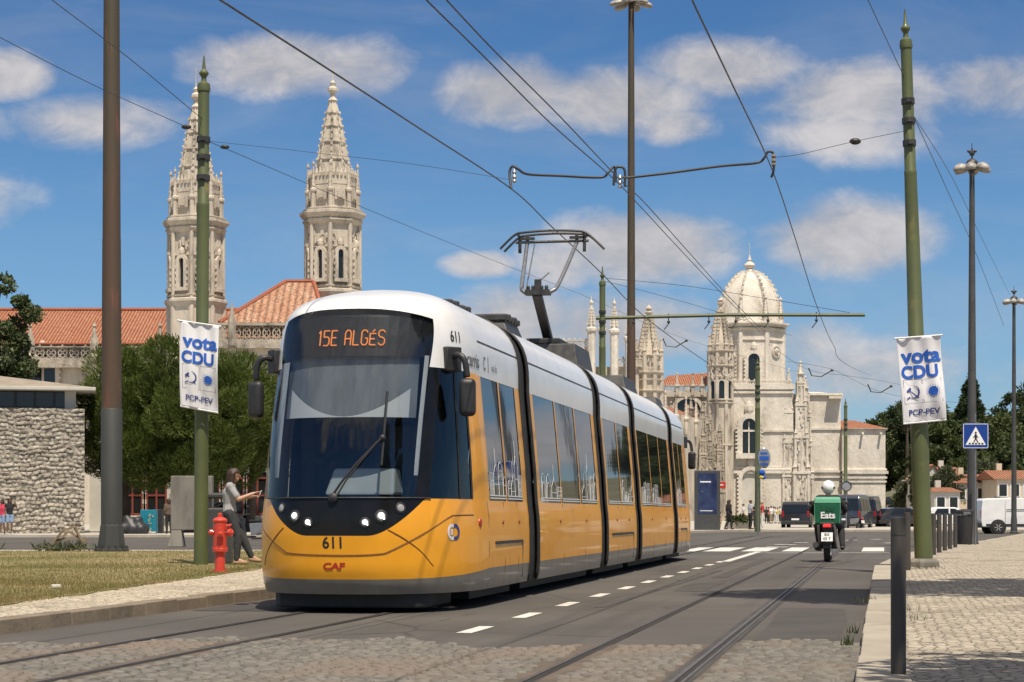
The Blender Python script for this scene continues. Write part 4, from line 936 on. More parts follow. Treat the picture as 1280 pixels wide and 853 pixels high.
# ---- banners ----------------------------------------------------------
def banner(label, TL_, TR_, BL_, BR_, Y, seed):
    tl, tr, bl, br = [P(p[0],p[1],Y) for p in (TL_,TR_,BL_,BR_)]; W = (tr-tl).length; Hh = (tl-bl).length
    o = thing('election_banner', label, 'banner', (bl+br)/2, 0, 'white election banners on the green poles'); c0 = o.location.copy()
    def sf(u, v, off=0.0):                               # u across 0..1, v up 0..1, gentle billow
        p = (bl*(1-u)+br*u)*(1-v)+(tl*(1-u)+tr*u)*v
        d = .05*math.sin(u*5.2+seed+v*1.5)*(1-.5*v)+.10*math.sin(v*2.6+seed*.7)*math.sin(math.pi*v)*(.4+.6*u)+.016*math.sin(u*17+v*4+seed*2)
        return p-c0+Vector((0,-.26-d-off,0))
    mb = MB(); mb.grid(lambda u, v: sf(u,v), [i/28 for i in range(29)], [i/40 for i in range(41)]); cl = mb.build('cloth', M['banner'], o, smooth=80, solid=.003)
    q = lambda u0, v0: (lambda a, b: sf(min(max(u0+a/W,.005),.995), v0+b/Hh, .011))
    for wd_, sz_, qq, xs_ in (('vota', W*.47, q(.53,.775), 1.06), ('CDU', W*.40, q(.47,.585), .98)):
        tx = MB(); put_text(tx, wd_, sz_, qq, W*.016, xs_); tx.build('lettering', M['blueink'], cl)
    tx = MB()
    # sunflower disc
    n = 24; rr_ = W*.105; cu_, cv_ = .74, .355
    tx.add([q(cu_,cv_)(rr_*math.cos(2*math.pi*i/n), rr_*math.sin(2*math.pi*i/n)) for i in range(n)], [tuple(range(n))])
    for i in range(16):
        a = 2*math.pi*i/16; f = q(cu_,cv_); r1 = W*.125; tx.add([f(r1*math.cos(a-.07), r1*math.sin(a-.07)), f((r1+W*.045)*math.cos(a), (r1+W*.045)*math.sin(a)), f(r1*math.cos(a+.07), r1*math.sin(a+.07))], [(0,1,2)])
    tx.build('sunflower_emblem', M['blueink'], cl)
    nv = MB(); put_text(nv, 'PCP-PEV', W*.185, q(.5,.115), W*.004, 1.05); nv.build('lettering', M['navyink'], cl); nv = MB()
    # hammer and sickle
    f = q(.29,.36); k = W*.15
    for i in range(14):
        a0, a1 = R(-125+205*i/14), R(-125+205*(i+1)/14); w0 = .07+.17*math.sin(math.pi*i/14)*.9; w1 = .07+.17*math.sin(math.pi*(i+1)/14)*.9
        nv.add([f(k*math.cos(a0),k*math.sin(a0)), f(k*math.cos(a1),k*math.sin(a1)), f(k*(1-w1)*math.cos(a1),k*(1-w1)*math.sin(a1)), f(k*(1-w0)*math.cos(a0),k*(1-w0)*math.sin(a0))], [(0,1,2,3)])
    def st_(a, b, w):
        d = Vector((b[0]-a[0], b[1]-a[1])).normalized(); n_ = Vector((-d.y,d.x))*w/2
        nv.add([f(k*(a[0]+n_.x),k*(a[1]+n_.y)), f(k*(b[0]+n_.x),k*(b[1]+n_.y)), f(k*(b[0]-n_.x),k*(b[1]-n_.y)), f(k*(a[0]-n_.x),k*(a[1]-n_.y))], [(0,1,2,3)])
    st_((-.55,.25),(.8,-1.0),.2); st_((-.95,.05),(-.3,.62),.34); st_((-.5,-.75),(-1.05,-1.05),.2)
    nv.build('emblem', M['navyink'], cl)
    fr_ = MB()
    for (u0,u1) in ((.07,.5),(.52,.94)):
        for (a,b,c,d) in ((u0,u1,.50,.504),(u0,u1,.225,.229),(u0,u0+.008,.225,.504),(u1-.008,u1,.225,.504)):
            fr_.add([sf(a,c,.006),sf(b,c,.006),sf(b,d,.006),sf(a,d,.006)], [(0,1,2,3)])
    fr_.build('emblem_frame', M['greyink'], cl)
    mb = MB()
    for v in (1.0,.0): mb.tube([sf(-.06 if v else 0,v), sf(.5,v), sf(1.05 if v else 1,v)], .018, 6)
    for u in (.5,): mb.bar(sf(u,1.0), sf(u,1.0)+Vector((0,.26,0)), .03); mb.bar(sf(u,.02), sf(u,.02)+Vector((0,.26,0)), .03)
    mb.build('banner_rod', M['banner'], o); return o
banner('white election banner hanging from the left green pole, tilted', (228,403),(277,410),(229,509),(275,517), 34, .6)
banner('white election banner hanging straight from the right green pole', (1117,425),(1171,421),(1125,531),(1178,526), 33, 2.4)
# ---- signs on the right -------------------------------------------------
b = P(1219,681,57); o = thing('crossing_sign', 'square blue pedestrian crossing sign on a thin grey post', 'road sign', (b.x,57,.116))
mb = MB(); mb.tube([(0,0,0),(0,0,3.9)], .03, 8); mb.build('post', M['greymetal'], o, smooth=40)
mb = MB(); mb.box(-.385,.385,-.06,-.045,2.85,3.60); pn = mb.build('sign_panel', M['bluesign'], o, bevel=.02)
mb = MB(); 
for (a,b_,c,d) in ((-.37,.37,2.865,2.88),(-.37,.37,3.57,3.585),(-.37,-.355,2.865,3.585),(.355,.37,2.865,3.585)): mb.box(a,b_,-.064,-.0615,c,d)
mb.add([(-.30,-.064,2.96),(.30,-.064,2.96),(0,-.064,3.50)], [(0,1,2)]); mb.build('white_triangle', M['whiteink'], pn)
mb = MB(); mb.ball((0,-.066,3.32), .032, 10, 6, (1,.1,1))
for a, b_, w in (((0,3.28),(0,3.14),.06),((0,3.15),(-.06,3.03),.032),((0,3.15),(.07,3.03),.032),((0,3.26),(-.07,3.17),.025),((0,3.26),(.07,3.17),.025)): mb.bar((a[0],-.066,a[1]),(b_[0],-.066,b_[1]), w, .003, up=(0,1,0))
for i in range(5): mb.box(-.21+.095*i,-.15+.095*i,-.0675,-.0655,2.975,3.02)
mb.build('walking_figure', M['blackink'], pn)
b = P(954,640,97); o = thing('round_road_sign', 'round blue road sign with a small yellow plate on the far green pole', 'road sign', (b.x,97,3.0))
mb = MB(); mb.lathe([(.38,-.02),(.4,0),(.38,.02)], (.05,0,.85), 20, M=Matrix.Rotation(R(90),3,'X')@Matrix.Diagonal((.8,1.3,1))); dsc = mb.build('sign_disc', M['silverblue'] if 'silverblue' in M else M['silver'], o, smooth=40)
mb = MB(); mb.box(-.2,.28,-.035,-.025,.75,.95); mb.box(-.15,.2,-.035,-.025,1.05,1.15); mb.box(-.15,.25,-.035,-.025,.5,.6); mb.build('sign_marking', M['blueink'], dsc)
mb = MB(); mb.ball((-.05,0,.12), .16, 8, 6); mb.ball((.0,-.02,-.12), .13, 8, 6, (1.2,.6,.8)); mb.build('plate', M['blueink'], o)
mb = MB(); mb.ball((-.1,-.1,-.12), .1, 8, 6, (1.2,.6,.8)); mb.build('yellow_plate', pm('yellow_paint', (.65,.5,.04), (.6,.45,.04), 4), o)
mb = MB(); mb.tube([(-.25,.1,-3.0),(-.25,.1,1.4)], .035, 8); mb.bar((-.25,.1,.85),(.05,0,.85),.03); mb.build('post', M['greymetal'], o)
b = P(1058,608,125); o = thing('round_sign_back', 'grey back of a round sign above the minibus', 'road sign', (b.x,125,.11))
mb = MB(); mb.tube([(0,.05,0),(0,.05,3.1)], .04, 8); mb.build('post', M['greymetal'], o)
mb = MB(); zc = b.z-.11; mb.lathe([(.30,-.02),(.34,0),(.30,.02)], (0,0,zc), 24, M=Matrix.Rotation(R(90),3,'X')); dk = mb.build('sign_disc', M['silver'], o, smooth=40)
mb = MB()
for i in range(24): a0, a1 = 2*math.pi*i/24, 2*math.pi*(i+1)/24; mb.bar((.32*math.cos(a0),-.03,zc+.32*math.sin(a0)),(.32*math.cos(a1),-.03,zc+.32*math.sin(a1)),.05)
mb.build('rim', M['dark'], dk)
# ================================================================= MONASTERY
def octo(mb, c, z0, z1, r0, r1=None, n=8, rot=R(22.5), M_=None): r1 = r0 if r1 is None else r1; mb.lathe([(r0,z0),(r1,z1)], c, n, rot)
def band(mb, c, z, h, r, n=8, rot=R(22.5), out=.25):
    mb.lathe([(r,z),(r+out*.6,z+h*.3),(r+out,z+h*.6),(r+out,z+h*.85),(r,z+h)], c, n, rot)
def spirelet(mb, c, z, h, r, n=6, crock=True):
    """pinnacle: square shaft, collar, crocketed cone, knob"""
    mb.lathe([(r,z),(r,z+h*.34),(r*1.5,z+h*.37),(r*1.5,z+h*.41),(r*.95,z+h*.44),(r*.85,z+h*.5),(r*.28,z+h*.86),(r*.6,z+h*.89),(r*.6,z+h*.93),(r*.15,z+h*.95),(.02,z+h)], c, n)
    if crock:
        for k in range(4):
            zz = z+h*(.47+.09*k); rr_ = r*(.95-.17*k)
            for j in range(4): a = R(45+90*j); mb.cbox((c[0]+rr_*math.cos(a), c[1]+rr_*math.sin(a), zz), (r*.4,r*.4,r*.5), a)
def arch_pts(w, h, n=10, pointed=0.0):
    pts = [(-w/2,0),(w/2,0),(w/2,h-w/2)]
    for i in range(1,n): a = math.pi*i/n; pts.append((w/2*math.cos(a), h-w/2+w/2*math.sin(a)*(1+pointed)))
    return pts+[(-w/2,h-w/2)]
def arched_window(parent, org, ex, ed, w, h, m_stone, frame=.25, deep=.3, mull=1, name='window', m_glass=None):
    """dark arched light set in a moulded stone frame; org = foot centre on the wall, ed = outwards"""
    org, ex, ed = Vector(org), Vector(ex).normalized(), Vector(ed).normalized(); ez = Vector((0,0,1)); off = parent.location
    gl = MB(); gl.wallprism(arch_pts(w,h), org+ed*.02, ex, ez, ed, .03); go = gl.build(name, m_glass or M['winglass'], parent, world=True)
    fr = MB(); inner = arch_pts(w,h); outer = arch_pts(w+2*frame, h+frame); outer = [(a,b-frame*.0) for a,b in outer]
    n = len(inner)
    for i in range(n):
        j = (i+1)%n
        if i == 0: continue
        p = [org+ex*q[0]+ez*q[1] for q in (inner[i],inner[j],outer[j],outer[i])]; fr.hexa([p[0],p[1],p[2],p[3]]+[q+ed*deep for q in p])
    a = org+ex*(-w/2-frame*1.3); b = org+ex*(w/2+frame*1.3); fr.hexa([a-ez*frame, b-ez*frame, b-ez*frame+ed*deep*1.4, a-ez*frame+ed*deep*1.4, a, b, b+ed*deep*1.4, a+ed*deep*1.4])
    for i in range(mull): x = -w/2+w*(i+1)/(mull+1); q = org+ex*x; fr.bar(q+ed*.08, q+ez*(h-w*.25)+ed*.08, w*.09)
    for s_ in (-1,1):
        for k in range(int(h/.55)): q = org+ex*(s_*(w/2+frame*1.1))+ez*(k*.55+.2)+ed*deep*.8; fr.cbox(q, (frame*.5,frame*.5,.25))
    fr.ball(org+ez*(h+frame*1.9)+ed*deep*.6, frame*.9, 7, 5, (1,.7,1.6)); fr.build('frame', m_stone, go, world=True)
    return go
def carve(mb, fn, n, size, seed):
    """carved stone ornament: small irregular blocks over a surface fn(u,v)->(point, outward)"""
    r_ = random.Random(seed)
    for i in range(n):
        p, o_ = fn(r_.random(), r_.random()); s_ = size*r_.uniform(.5,1.4); mb.cbox(Vector(p)+Vector(o_)*s_*.1, (s_*.6, s_*.6, s_*r_.uniform(.6,2.2)), r_.uniform(0,1.5))
def parapet(mb, a, b, z, h, step=.55, th=.16):
    a, b = Vector((*a[:2],z)), Vector((*b[:2],z)); L = (b-a).length; d = (b-a).normalized(); n = max(2, int(L/step))
    mb.bar(a+Vector((0,0,.06)), b+Vector((0,0,.06)), th*1.5, .12); mb.bar(a+Vector((0,0,h)), b+Vector((0,0,h)), th*1.4, .12)
    for i in range(n):
        p = a+d*(L*(i+.5)/n); q = step*.40
        for k in range(8):
            a0, a1 = math.pi*k/4, math.pi*(k+1)/4
            mb.bar(p+d*q*math.cos(a0)+Vector((0,0,h*.5+h*.36*math.sin(a0))), p+d*q*math.cos(a1)+Vector((0,0,h*.5+h*.36*math.sin(a1))), .1, .1)
        mb.bar(p-d*step*.5+Vector((0,0,.06)), p+d*step*.5+Vector((0,0,h)), .08); mb.bar(p+d*step*.5+Vector((0,0,.06)), p-d*step*.5+Vector((0,0,h)), .08)
        mb.lathe([(.09,h),(.15,h+.12),(.02,h+.32)], p, 5)
# ---- the twin octagonal towers ------------------------------------------
def tower(label, cx_, Y, ztop, sc, m, seed):
    o = thing('monastery_tower', label, 'tower', (cx_,Y,0), 0, 'octagonal towers with openwork spires')
    z = lambda px: ztop-(px-100)*.0708*sc; c = (cx_,Y,0); W = lambda p: p*.0708*sc
    mb = MB(); octo(mb, c, 0, z(372), W(35), rot=0); octo(mb, c, z(372), z(268), W(32), rot=0)
    for k in range(8):
        a = R(45*k); p = (cx_+W(33.5)*math.cos(a), Y+W(33.5)*math.sin(a), 0); mb.lathe([(W(3.6),0),(W(3.6),z(372)),(W(2.6),z(368)),(W(2.6),z(268))], p, 7)
    carve(mb, lambda u, v: ((cx_+W(31)*math.cos(2*math.pi*u), Y+W(31)*math.sin(2*math.pi*u), z(312)+(z(296)-z(312))*v), (math.cos(2*math.pi*u),math.sin(2*math.pi*u),0)), 130, .3, seed)
    mb.build('shaft', m, o, world=True)
    for (zz,h,r,ou) in ((z(378),.9,W(34),.4),(z(366),.35,W(32.5),.3),(z(316),.2,W(31.5),.2),(z(286),.55,W(33),.35),(z(280),.9,W(34),.55),(z(270),.4,W(33),.3)): mb = MB(); band(mb, c, zz, h, r, out=ou, rot=0); mb.build('cornice', m, o, world=True)
    mb = MB(); octo(mb, c, z(268), z(236), W(29), rot=0); octo(mb, c, z(236), z(226), W(29.5), rot=0)
    for k in range(8):
        a = R(45*k+22.5); am = W(28); p = Vector((cx_+am*math.cos(a), Y+am*math.sin(a), 0)); tdir = Vector((-math.sin(a),math.cos(a),0))
        mb.cbox(p+Vector((0,0,z(249))), (.3,W(13),W(13)), a); mb.cbox(p+Vector((math.cos(a)*.16,math.sin(a)*.16,z(249))), (.2,W(7),W(9)), a)
        for j in range(4): q = p+tdir*W((j-1.5)*5); mb.lathe([(W(1.5),z(226)),(W(2),z(222)),(.03,z(216))], (q.x,q.y,0), 5)
    mb.build('parapet', m, o, world=True)
    for k in range(8):
        a = R(45*k); p = (cx_+W(31)*math.cos(a), Y+W(31)*math.sin(a), 0); mb = MB(); spirelet(mb, p, z(268), z(205)-z(268), W(3.0)); mb.build('pinnacle', m, o, world=True)
    mb = MB(); prof = [(25,236),(22,226),(18.5,205),(13.5,175),(8.5,150),(4.2,131)]
    mb.lathe([(W(r),z(p)) for r,p in prof], c, 8, 0)
    for k in range(8):
        a = R(45*k); pts = [(cx_+W(r)*math.cos(a), Y+W(r)*math.sin(a), z(p)) for r,p in prof]; mb.tube(pts, [W(2.1)]*3+[W(1.7),W(1.4),W(1)], 5)
        for i in range(11):
            t = i/11; pz = 226-(226-135)*t; r = np.interp(pz, [131,150,175,205,226], [4.2,8.5,13.5,18.5,22]); mb.cbox((cx_+W(r+1.6)*math.cos(a), Y+W(r+1.6)*math.sin(a), z(pz)), (W(3.2),W(2.2),W(2.6)), a)
    for pz, r in ((205,18.5),(183,14.8),(163,11),(146,7.5)): band(mb, c, z(pz)-.1, .32, W(r), out=.14, rot=0)
    mb.build('spire', m, o, world=True)
    mb = MB(); mb.lathe([(W(4.5),z(131)),(W(6.2),z(128)),(W(3.2),z(124)),(W(3),z(119)),(W(6.5),z(116)),(W(6.5),z(113)),(W(2.6),z(110)),(W(4),z(106)),(W(1),z(103)),(.03,z(96))], c, 8); mb.tube([(cx_,Y,z(104)),(cx_,Y,z(78))], .035, 5); mb.build('finial', m, o, world=True)
    for k in (4,5,6,7):                                    # faces that look this way
        a = R(45*k+22.5); n = Vector((math.cos(a),math.sin(a),0)); am = W(32)*math.cos(R(22.5)); arched_window(o, Vector((cx_,Y,z(354)))+n*am, (-n.y,n.x,0), n, W(6.5), W(36), m, .30, .35, 0)
    return o
tower('octagonal stone tower left of the first green pole, partly hidden by it', P(245,0,173).x, 173, P(0,106,173).z, 1.03, M['limegrey'], 4)
tower('octagonal stone tower with a complete spire directly above the tram cab', P(416,0,170).x, 170, P(0,98,170).z, 1.0, M['limegrey'], 9)
# ---- long wing with orange roof --------------------------------------------
o = thing('monastery_wing', 'long stone wing with an orange tiled roof behind the pine trees', 'building', (-30,182,0)); m = M['limegrey']
Zp = lambda py, Y: H+(HY-py)/F*Y
x0, x1 = P(-140,0,180).x, P(470,0,180).x
mb = MB(); mb.box(x0, x1, 180, 196, 0, Zp(432,180)); mb.build('wall', m, o, world=True)
mb = MB(); ze, zr = Zp(431,180), Zp(388,188)
mb.add([(x0,179.3,ze),(x1,179.3,ze),(x1,188,zr),(x0,188,zr),(x0,197,ze),(x1,197,ze)], [(0,1,2,3),(3,2,5,4),(0,3,4),(1,5,2)]); ro = mb.build('roof', M['tile'], o, world=True)
mb = MB(); mb.tube([(x0,188,zr+.05),(x1,188,zr+.05)], .22, 6); mb.tube([(x0,179.2,ze+.02),(x1,179.2,ze+.02)], .12, 6); mb.build('ridge', M['ridge'], ro, world=True)
mb = MB(); parapet(mb, (x0,179.2),(P(300,0,179).x,179.2), Zp(449,179), 1.15, 1.05, .22); mb.box(x0,x1,178.9,180,Zp(453,179)-.5,Zp(449,179)); mb.build('parapet', M['limedark'], o, world=True)
for px in (38,118,200):
    p = P(px,0,178.8); mb = MB(); mb.lathe([(.5,Zp(470,179)),(.5,Zp(452,179)),(.75,Zp(450,179)),(.75,Zp(446,179)),(.4,Zp(442,179)),(.42,Zp(430,179)),(.1,Zp(410,179)),(.2,Zp(408,179)),(.03,Zp(403,179))], (p.x,178.8,0), 7); mb.build('pinnacle', M['limedark'], o, world=True)
for px in (54,):
    p = P(px,0,180); arched_window(o, (p.x,180,Zp(505,180)), (1,0,0), (0,-1,0), 2.4, 4.6, m, .4, .4, 1)
# hipped pavilion roof between the towers
o = thing('monastery_pavilion', 'hipped pale tiled roof with red ridges between the two towers', 'building', (P(345,0,166).x,166,0))
a, b = P(281,404,163), P(402,404,163); ap0, ap1 = P(357,352,168), P(392,356,168)
mb = MB(); mb.box(a.x, b.x, 163, 175, 0, a.z-1.2); mb.build('wall', m, o, world=True)
mb = MB(); e = .4; mb.add([(a.x-e,162.6,a.z),(b.x+e,162.6,a.z),(b.x+e,175,a.z),(a.x-e,175,a.z),(ap0.x,168,ap0.z),(ap1.x,168,ap0.z)], [(0,1,5,4),(1,2,5),(2,3,4,5),(3,0,4)]); ro = mb.build('roof', M['tilepale'], o, world=True)
mb = MB()
for q, w in (((a.x-e,162.6,a.z),ap0),((b.x+e,162.6,a.z),ap1),(ap0,(ap1.x,168,ap0.z))): mb.tube([q,(w[0],168,ap0.z)], .2, 6)
mb.build('ridge', M['ridge'], ro, world=True)
mb = MB(); parapet(mb, (a.x-1,162.5),(b.x,162.5), a.z-1.55, 1.3, .8, .2); mb.box(a.x-1.2,b.x,162.2,163,a.z-2.2,a.z-1.5); mb.box(a.x-1.2,b.x,162.3,163,a.z-.25,a.z-.05); mb.build('parapet', M['limedark'], o, world=True)
p = P(290,0,162); mb = MB(); mb.lathe([(.3,a.z-2),(.35,a.z),(.12,a.z+1.2),(.03,a.z+1.7)], (p.x,162,0), 6); mb.build('pinnacle', M['limedark'], o, world=True)
# ---- domed church ---------------------------------------------------------
YC = 270.0; k = YC/F; X = lambda px: (px-CX)*k; Z = lambda py: H+(HY-py)*k
o = thing('domed_church', 'pale limestone church with a ribbed dome on an octagonal belfry', 'church', (X(945),YC+6,0)); L_ = M['lime']
cD = (X(944), YC+6.3, 0)
mb = MB(); octo(mb, cD, Z(486), Z(405), 5.0)
for kx in range(8):
    a = R(45*kx+22.5); p = (cD[0]+4.85*math.cos(a), cD[1]+4.85*math.sin(a), 0); mb.lathe([(.42,Z(486)),(.42,Z(405))], p, 6)
mb.build('belfry', L_, o, world=True, smooth=20)
for zz,h,r,ou in ((Z(412),.5,4.95,.5),(Z(408),.9,5.0,.85),(Z(425),.3,4.95,.25)): mb = MB(); band(mb, cD, zz, h, r, out=ou); mb.build('cornice', L_, o, world=True)
mb = MB(); prof = [(40,404),(38.5,396),(37,384),(34.5,372),(30,358),(23,346),(14,337),(6,333),(4,329)]
mb.lathe([(r*k*1.03,Z(p)) for r,p in prof], cD, 32); dome = mb.build('dome', L_, o, world=True, smooth=60)
for kx in range(8):
    a = R(45*kx+22.5); mb = MB(); pts = [(cD[0]+(r*k*1.03+.1)*math.cos(a), cD[1]+(r*k*1.03+.1)*math.sin(a), Z(p)) for r,p in prof[1:-1]]; mb.tube(pts, .2, 6)
    q = curve(pts, 4)
    for i in range(0,len(q),2): mb.cbox((q[i][0]+.22*math.cos(a), q[i][1]+.22*math.sin(a), q[i][2]), (.4,.3,.35), a)
    mb.build('rib', L_, dome, world=True)
    p = (cD[0]+4.55*math.cos(a), cD[1]+4.55*math.sin(a), 0); mb = MB(); spirelet(mb, p, Z(408), Z(366)-Z(408), .42); mb.build('pinnacle', L_, o, world=True)
mb = MB(); n8 = [(cD[0]+4.7*math.cos(R(45*i+22.5)), cD[1]+4.7*math.sin(R(45*i+22.5))) for i in range(9)]
for i in range(8): parapet(mb, n8[i], n8[i+1], Z(405), .9, .6, .1)
mb.build('balustrade', L_, o, world=True)
mb = MB(); mb.lathe([(.5,Z(335)),(.8,Z(333)),(.4,Z(331)),(.38,Z(329.5)),(.72,Z(327)),(.80,Z(325)),(.68,Z(322.5)),(.2,Z(319.5)),(.3,Z(318)),(.03,Z(311))], cD, 14); mb.tube([(cD[0],cD[1],Z(312)),(cD[0],cD[1],Z(296))], .03, 5); mb.build('lantern', L_, o, world=True, smooth=40)
for kx in (4,5,6,7):
    a = R(45*kx); n = Vector((math.cos(a),math.sin(a),0)); am = 5.0*math.cos(R(22.5)); base_ = Vector((cD[0],cD[1],Z(480)))+n*am
    if kx != 7: arched_window(o, base_, (-n.y,n.x,0), n, 1.6, 4.4, L_, .5, .4, 0, m_glass=M['winglass'])
    else:
        mb = MB(); q = frame_along((0,0,0), n); mb.lathe([(.95,-.1),(.95,.2),(.7,.25),(.6,.1),(.55,.05)], Vector((cD[0],cD[1],Z(437)))+n*am, 18, M=q); mb.ball(Vector((cD[0],cD[1],Z(437)))+n*(am+.1), .45, 8, 6, (1,1,1)); mb.build('rosette', L_, o, world=True)
# main body, facing us and turned sunlit flank
mb = MB(); mb.box(X(908), X(990), YC, YC+16, 0, Z(486)); mb.build('tower_wall', L_, o, world=True)
mb = MB(); mb.box(X(990)+.02, X(1003), YC+1.2, YC+14, 0, Z(492)); mb.build('corner_wall', L_, o, world=True)
for py, h, ou in ((487,.8,.35),(492,.3,.25),(540,.28,.22),(592,.4,.35),(586,.25,.25)):
    mb = MB(); mb.box(X(908)-ou, X(990)+ou, YC-ou, YC+4, Z(py), Z(py)+h); mb.build('string_course', L_, o, world=True)
mb = MB(); parapet(mb, (X(908),YC-.1), (X(990),YC-.1), Z(485), .95, .7, .15)
mb.build('parapet', L_, o, world=True)
mb = MB(); zz = Z(589)
for i in range(40): p = (X(950)+i*(X(988)-X(950))/39, YC-.1, zz+.15*(i%2)); mb.ball(p, .28, 6, 5)
mb.build('frieze', L_, o, world=True)
arched_window(o, (X(936),YC,Z(567)), (1,0,0), (0,-1,0), 1.9, 4.9, L_, .75, .7, 1)
arched_window(o, (X(938),YC,Z(644)), (1,0,0), (0,-1,0), 2.4, 6.3, L_, .55, .5, 0, 'blind_arch', M['plaster'])
# ornate buttresses with pinnacles
def buttress(px, Y, w, ptop, seed, m_=None, pz0=0, name='buttress'):
    mb = MB(); x = X(px); mm = m_ or L_; zt = Z(ptop)
    zs = [pz0, pz0+(zt-pz0)*.30, pz0+(zt-pz0)*.52, pz0+(zt-pz0)*.72, pz0+(zt-pz0)*.86]
    for i, (a, b_) in enumerate(zip(zs[:-1], zs[1:])):
        ww = w*(1-.17*i); mb.cbox((x,Y,(a+b_)/2), (ww,ww,b_-a), R(45) if i % 2 else 0); mb.cbox((x,Y,b_), (ww*1.35,ww*1.35,.3)); mb.cbox((x,Y,b_-.4), (ww*1.2,ww*1.2,.2))
        for sx_ in (-1,1): mb.lathe([(ww*.14,a),(ww*.14,b_)], (x+sx_*ww*.52,Y-ww*.52,0), 6); spirelet(mb, (x+sx_*ww*.5,Y-ww*.5,0), b_, (b_-a)*.32, ww*.13, 5, False)
        carve(mb, lambda u, v: ((x+(u-.5)*ww, Y-ww*.5, a+(b_-a)*v), (0,-1,0)), int(14*(b_-a)/w), ww*.22, seed+i)
        carve(mb, lambda u, v: ((x+ww*.5, Y+(u-.5)*ww, a+(b_-a)*v), (1,0,0)), int(7*(b_-a)/w), ww*.22, seed+i+50)
    spirelet(mb, (x,Y,0), zs[-1], zt-zs[-1], w*.22, 6)
    return mb.build(name, mm, o, world=True)
buttress(986, YC+.6, 1.5, 462, 3); buttress(1001, YC+.4, 1.9, 450, 8); buttress(1010, YC+2.4, 1.7, 468, 12); buttress(995, YC+7, 1.4, 455, 15)
# octagonal turret left of the dome
cT = (X(899), YC-1.5, 0); mb = MB(); W2 = lambda p: p*k
octo(mb, cT, 0, Z(440), W2(14.5)); 
for kx in range(8): a = R(45*kx+22.5); mb.lathe([(.28,0),(.28,Z(440))], (cT[0]+W2(14.5)*math.cos(a), cT[1]+W2(14.5)*math.sin(a),0), 6)
octo(mb, cT, Z(440), Z(432), W2(13))
for zz,h,ou in ((Z(508),.5,.35),(Z(475),.4,.3),(Z(462),.5,.45),(Z(443),.4,.4),(Z(560),.4,.3)): band(mb, cT, zz, h, W2(14.5), out=ou)
carve(mb, lambda u, v: ((cT[0]+W2(14.8)*math.cos(6.283*u), cT[1]+W2(14.8)*math.sin(6.283*u), Z(474)+(Z(445)-Z(474))*v), (math.cos(6.283*u),math.sin(6.283*u),0)), 200, .35, 2)
tur = mb.build('turret', M['limegrey'], o, world=True)
mb = MB(); prof = [(13,440),(11.5,430),(8,412),(4.5,395),(1.8,384)]; mb.lathe([(W2(r),Z(p)) for r,p in prof], cT, 8, R(22.5))
for kx in range(8):
    a = R(45*kx+22.5)
    for i in range(10): pz = 432-46*i/10; r = np.interp(pz, [384,395,412,430,440], [1.8,4.5,8,11.5,13]); mb.cbox((cT[0]+W2(r+.6)*math.cos(a), cT[1]+W2(r+.6)*math.sin(a), Z(pz)), (.42,.32,.36), a)
    spirelet(mb, (cT[0]+W2(14.5)*math.cos(a), cT[1]+W2(14.5)*math.sin(a),0), Z(442), 2.6, .22, 5, False)
mb.lathe([(W2(1.8),Z(384)),(.5,Z(381)),(.22,Z(380)),(.42,Z(377)),(.1,Z(375)),(.02,Z(371))], cT, 8); mb.build('turret_spire', M['limegrey'], o, world=True)
for kx in (5,6,7):
    a = R(45*kx); n = Vector((math.cos(a),math.sin(a),0)); am = W2(14.5)*math.cos(R(22.5)); arched_window(o, Vector((cT[0],cT[1],Z(500)))+n*am, (-n.y,n.x,0), n, .75, 2.5, M['limegrey'], .22, .25, 0)
# plain blocks to the right
mb = MB(); mb.box(X(1008), X(1057), YC+4, YC+18, 0, Z(492)); mb.build('nave_wall', L_, o, world=True)
mb = MB(); mb.add([(X(1006),YC+3.6,Z(492)),(X(1058),YC+3.6,Z(492)),(X(1058),YC+18,Z(492)),(X(1006),YC+18,Z(492)),(X(1014),YC+11,Z(484)),(X(1040),YC+11,Z(484))], [(0,1,5,4),(1,2,5),(2,3,4,5),(3,0,4)]); mb.build('low_roof', L_, o, world=True)
for py,h,ou in ((493,.4,.3),(536,.3,.2),(590,.35,.3),(597,.3,.2)): mb = MB(); mb.box(X(1006), X(1057)+ou, YC+4-ou, YC+10, Z(py), Z(py)+h); mb.build('string_course', L_, o, world=True)
o2 = thing('sacristy', 'low plain church wing with a red tiled roof at its right end', 'building', (X(1085),YC+12,0)); 
mb = MB(); mb.box(X(1057)+.05, X(1112), YC+3, YC+20, 0, Z(536)); mb.build('wall', L_, o2, world=True)
mb = MB(); e = .4; mb.add([(X(1057),YC+2.6,Z(535)),(X(1112)+e,YC+2.6,Z(535)),(X(1112)+e,YC+20,Z(535)),(X(1057),YC+20,Z(535)),(X(1057),YC+11,Z(521)),(X(1085),YC+11,Z(521))], [(0,1,5,4),(1,2,5),(2,3,4,5),(3,0,4)]); mb.build('roof', M['tile'], o2, world=True)
for py,h,ou in ((537,.3,.25),(592,.4,.35),(598,.3,.2),(603,.25,.15)): mb = MB(); mb.box(X(1057)+.05, X(1112)+ou, YC+3-ou, YC+10, Z(py), Z(py)+h); mb.build('cornice', L_, o2, world=True)
mb = MB()
for i in range(60): mb.ball((X(1058)+i*(X(1112)-X(1058))/59, YC+2.85, Z(588)+.12*(i%2)), .22, 6, 4)
mb.build('frieze', L_, o2, world=True)
mb = MB()
for px in (1082,1105): mb.bar((X(px),YC+3,Z(542)),(X(px),YC+2.1,Z(541)),.3)
mb.build('water_spout', L_, o2, world=True)
mb = MB(); mb.box(X(1040),X(1057),YC+2.5,YC+16,Z(497),Z(494)); mb.build('upper_block', L_, o2, world=True)
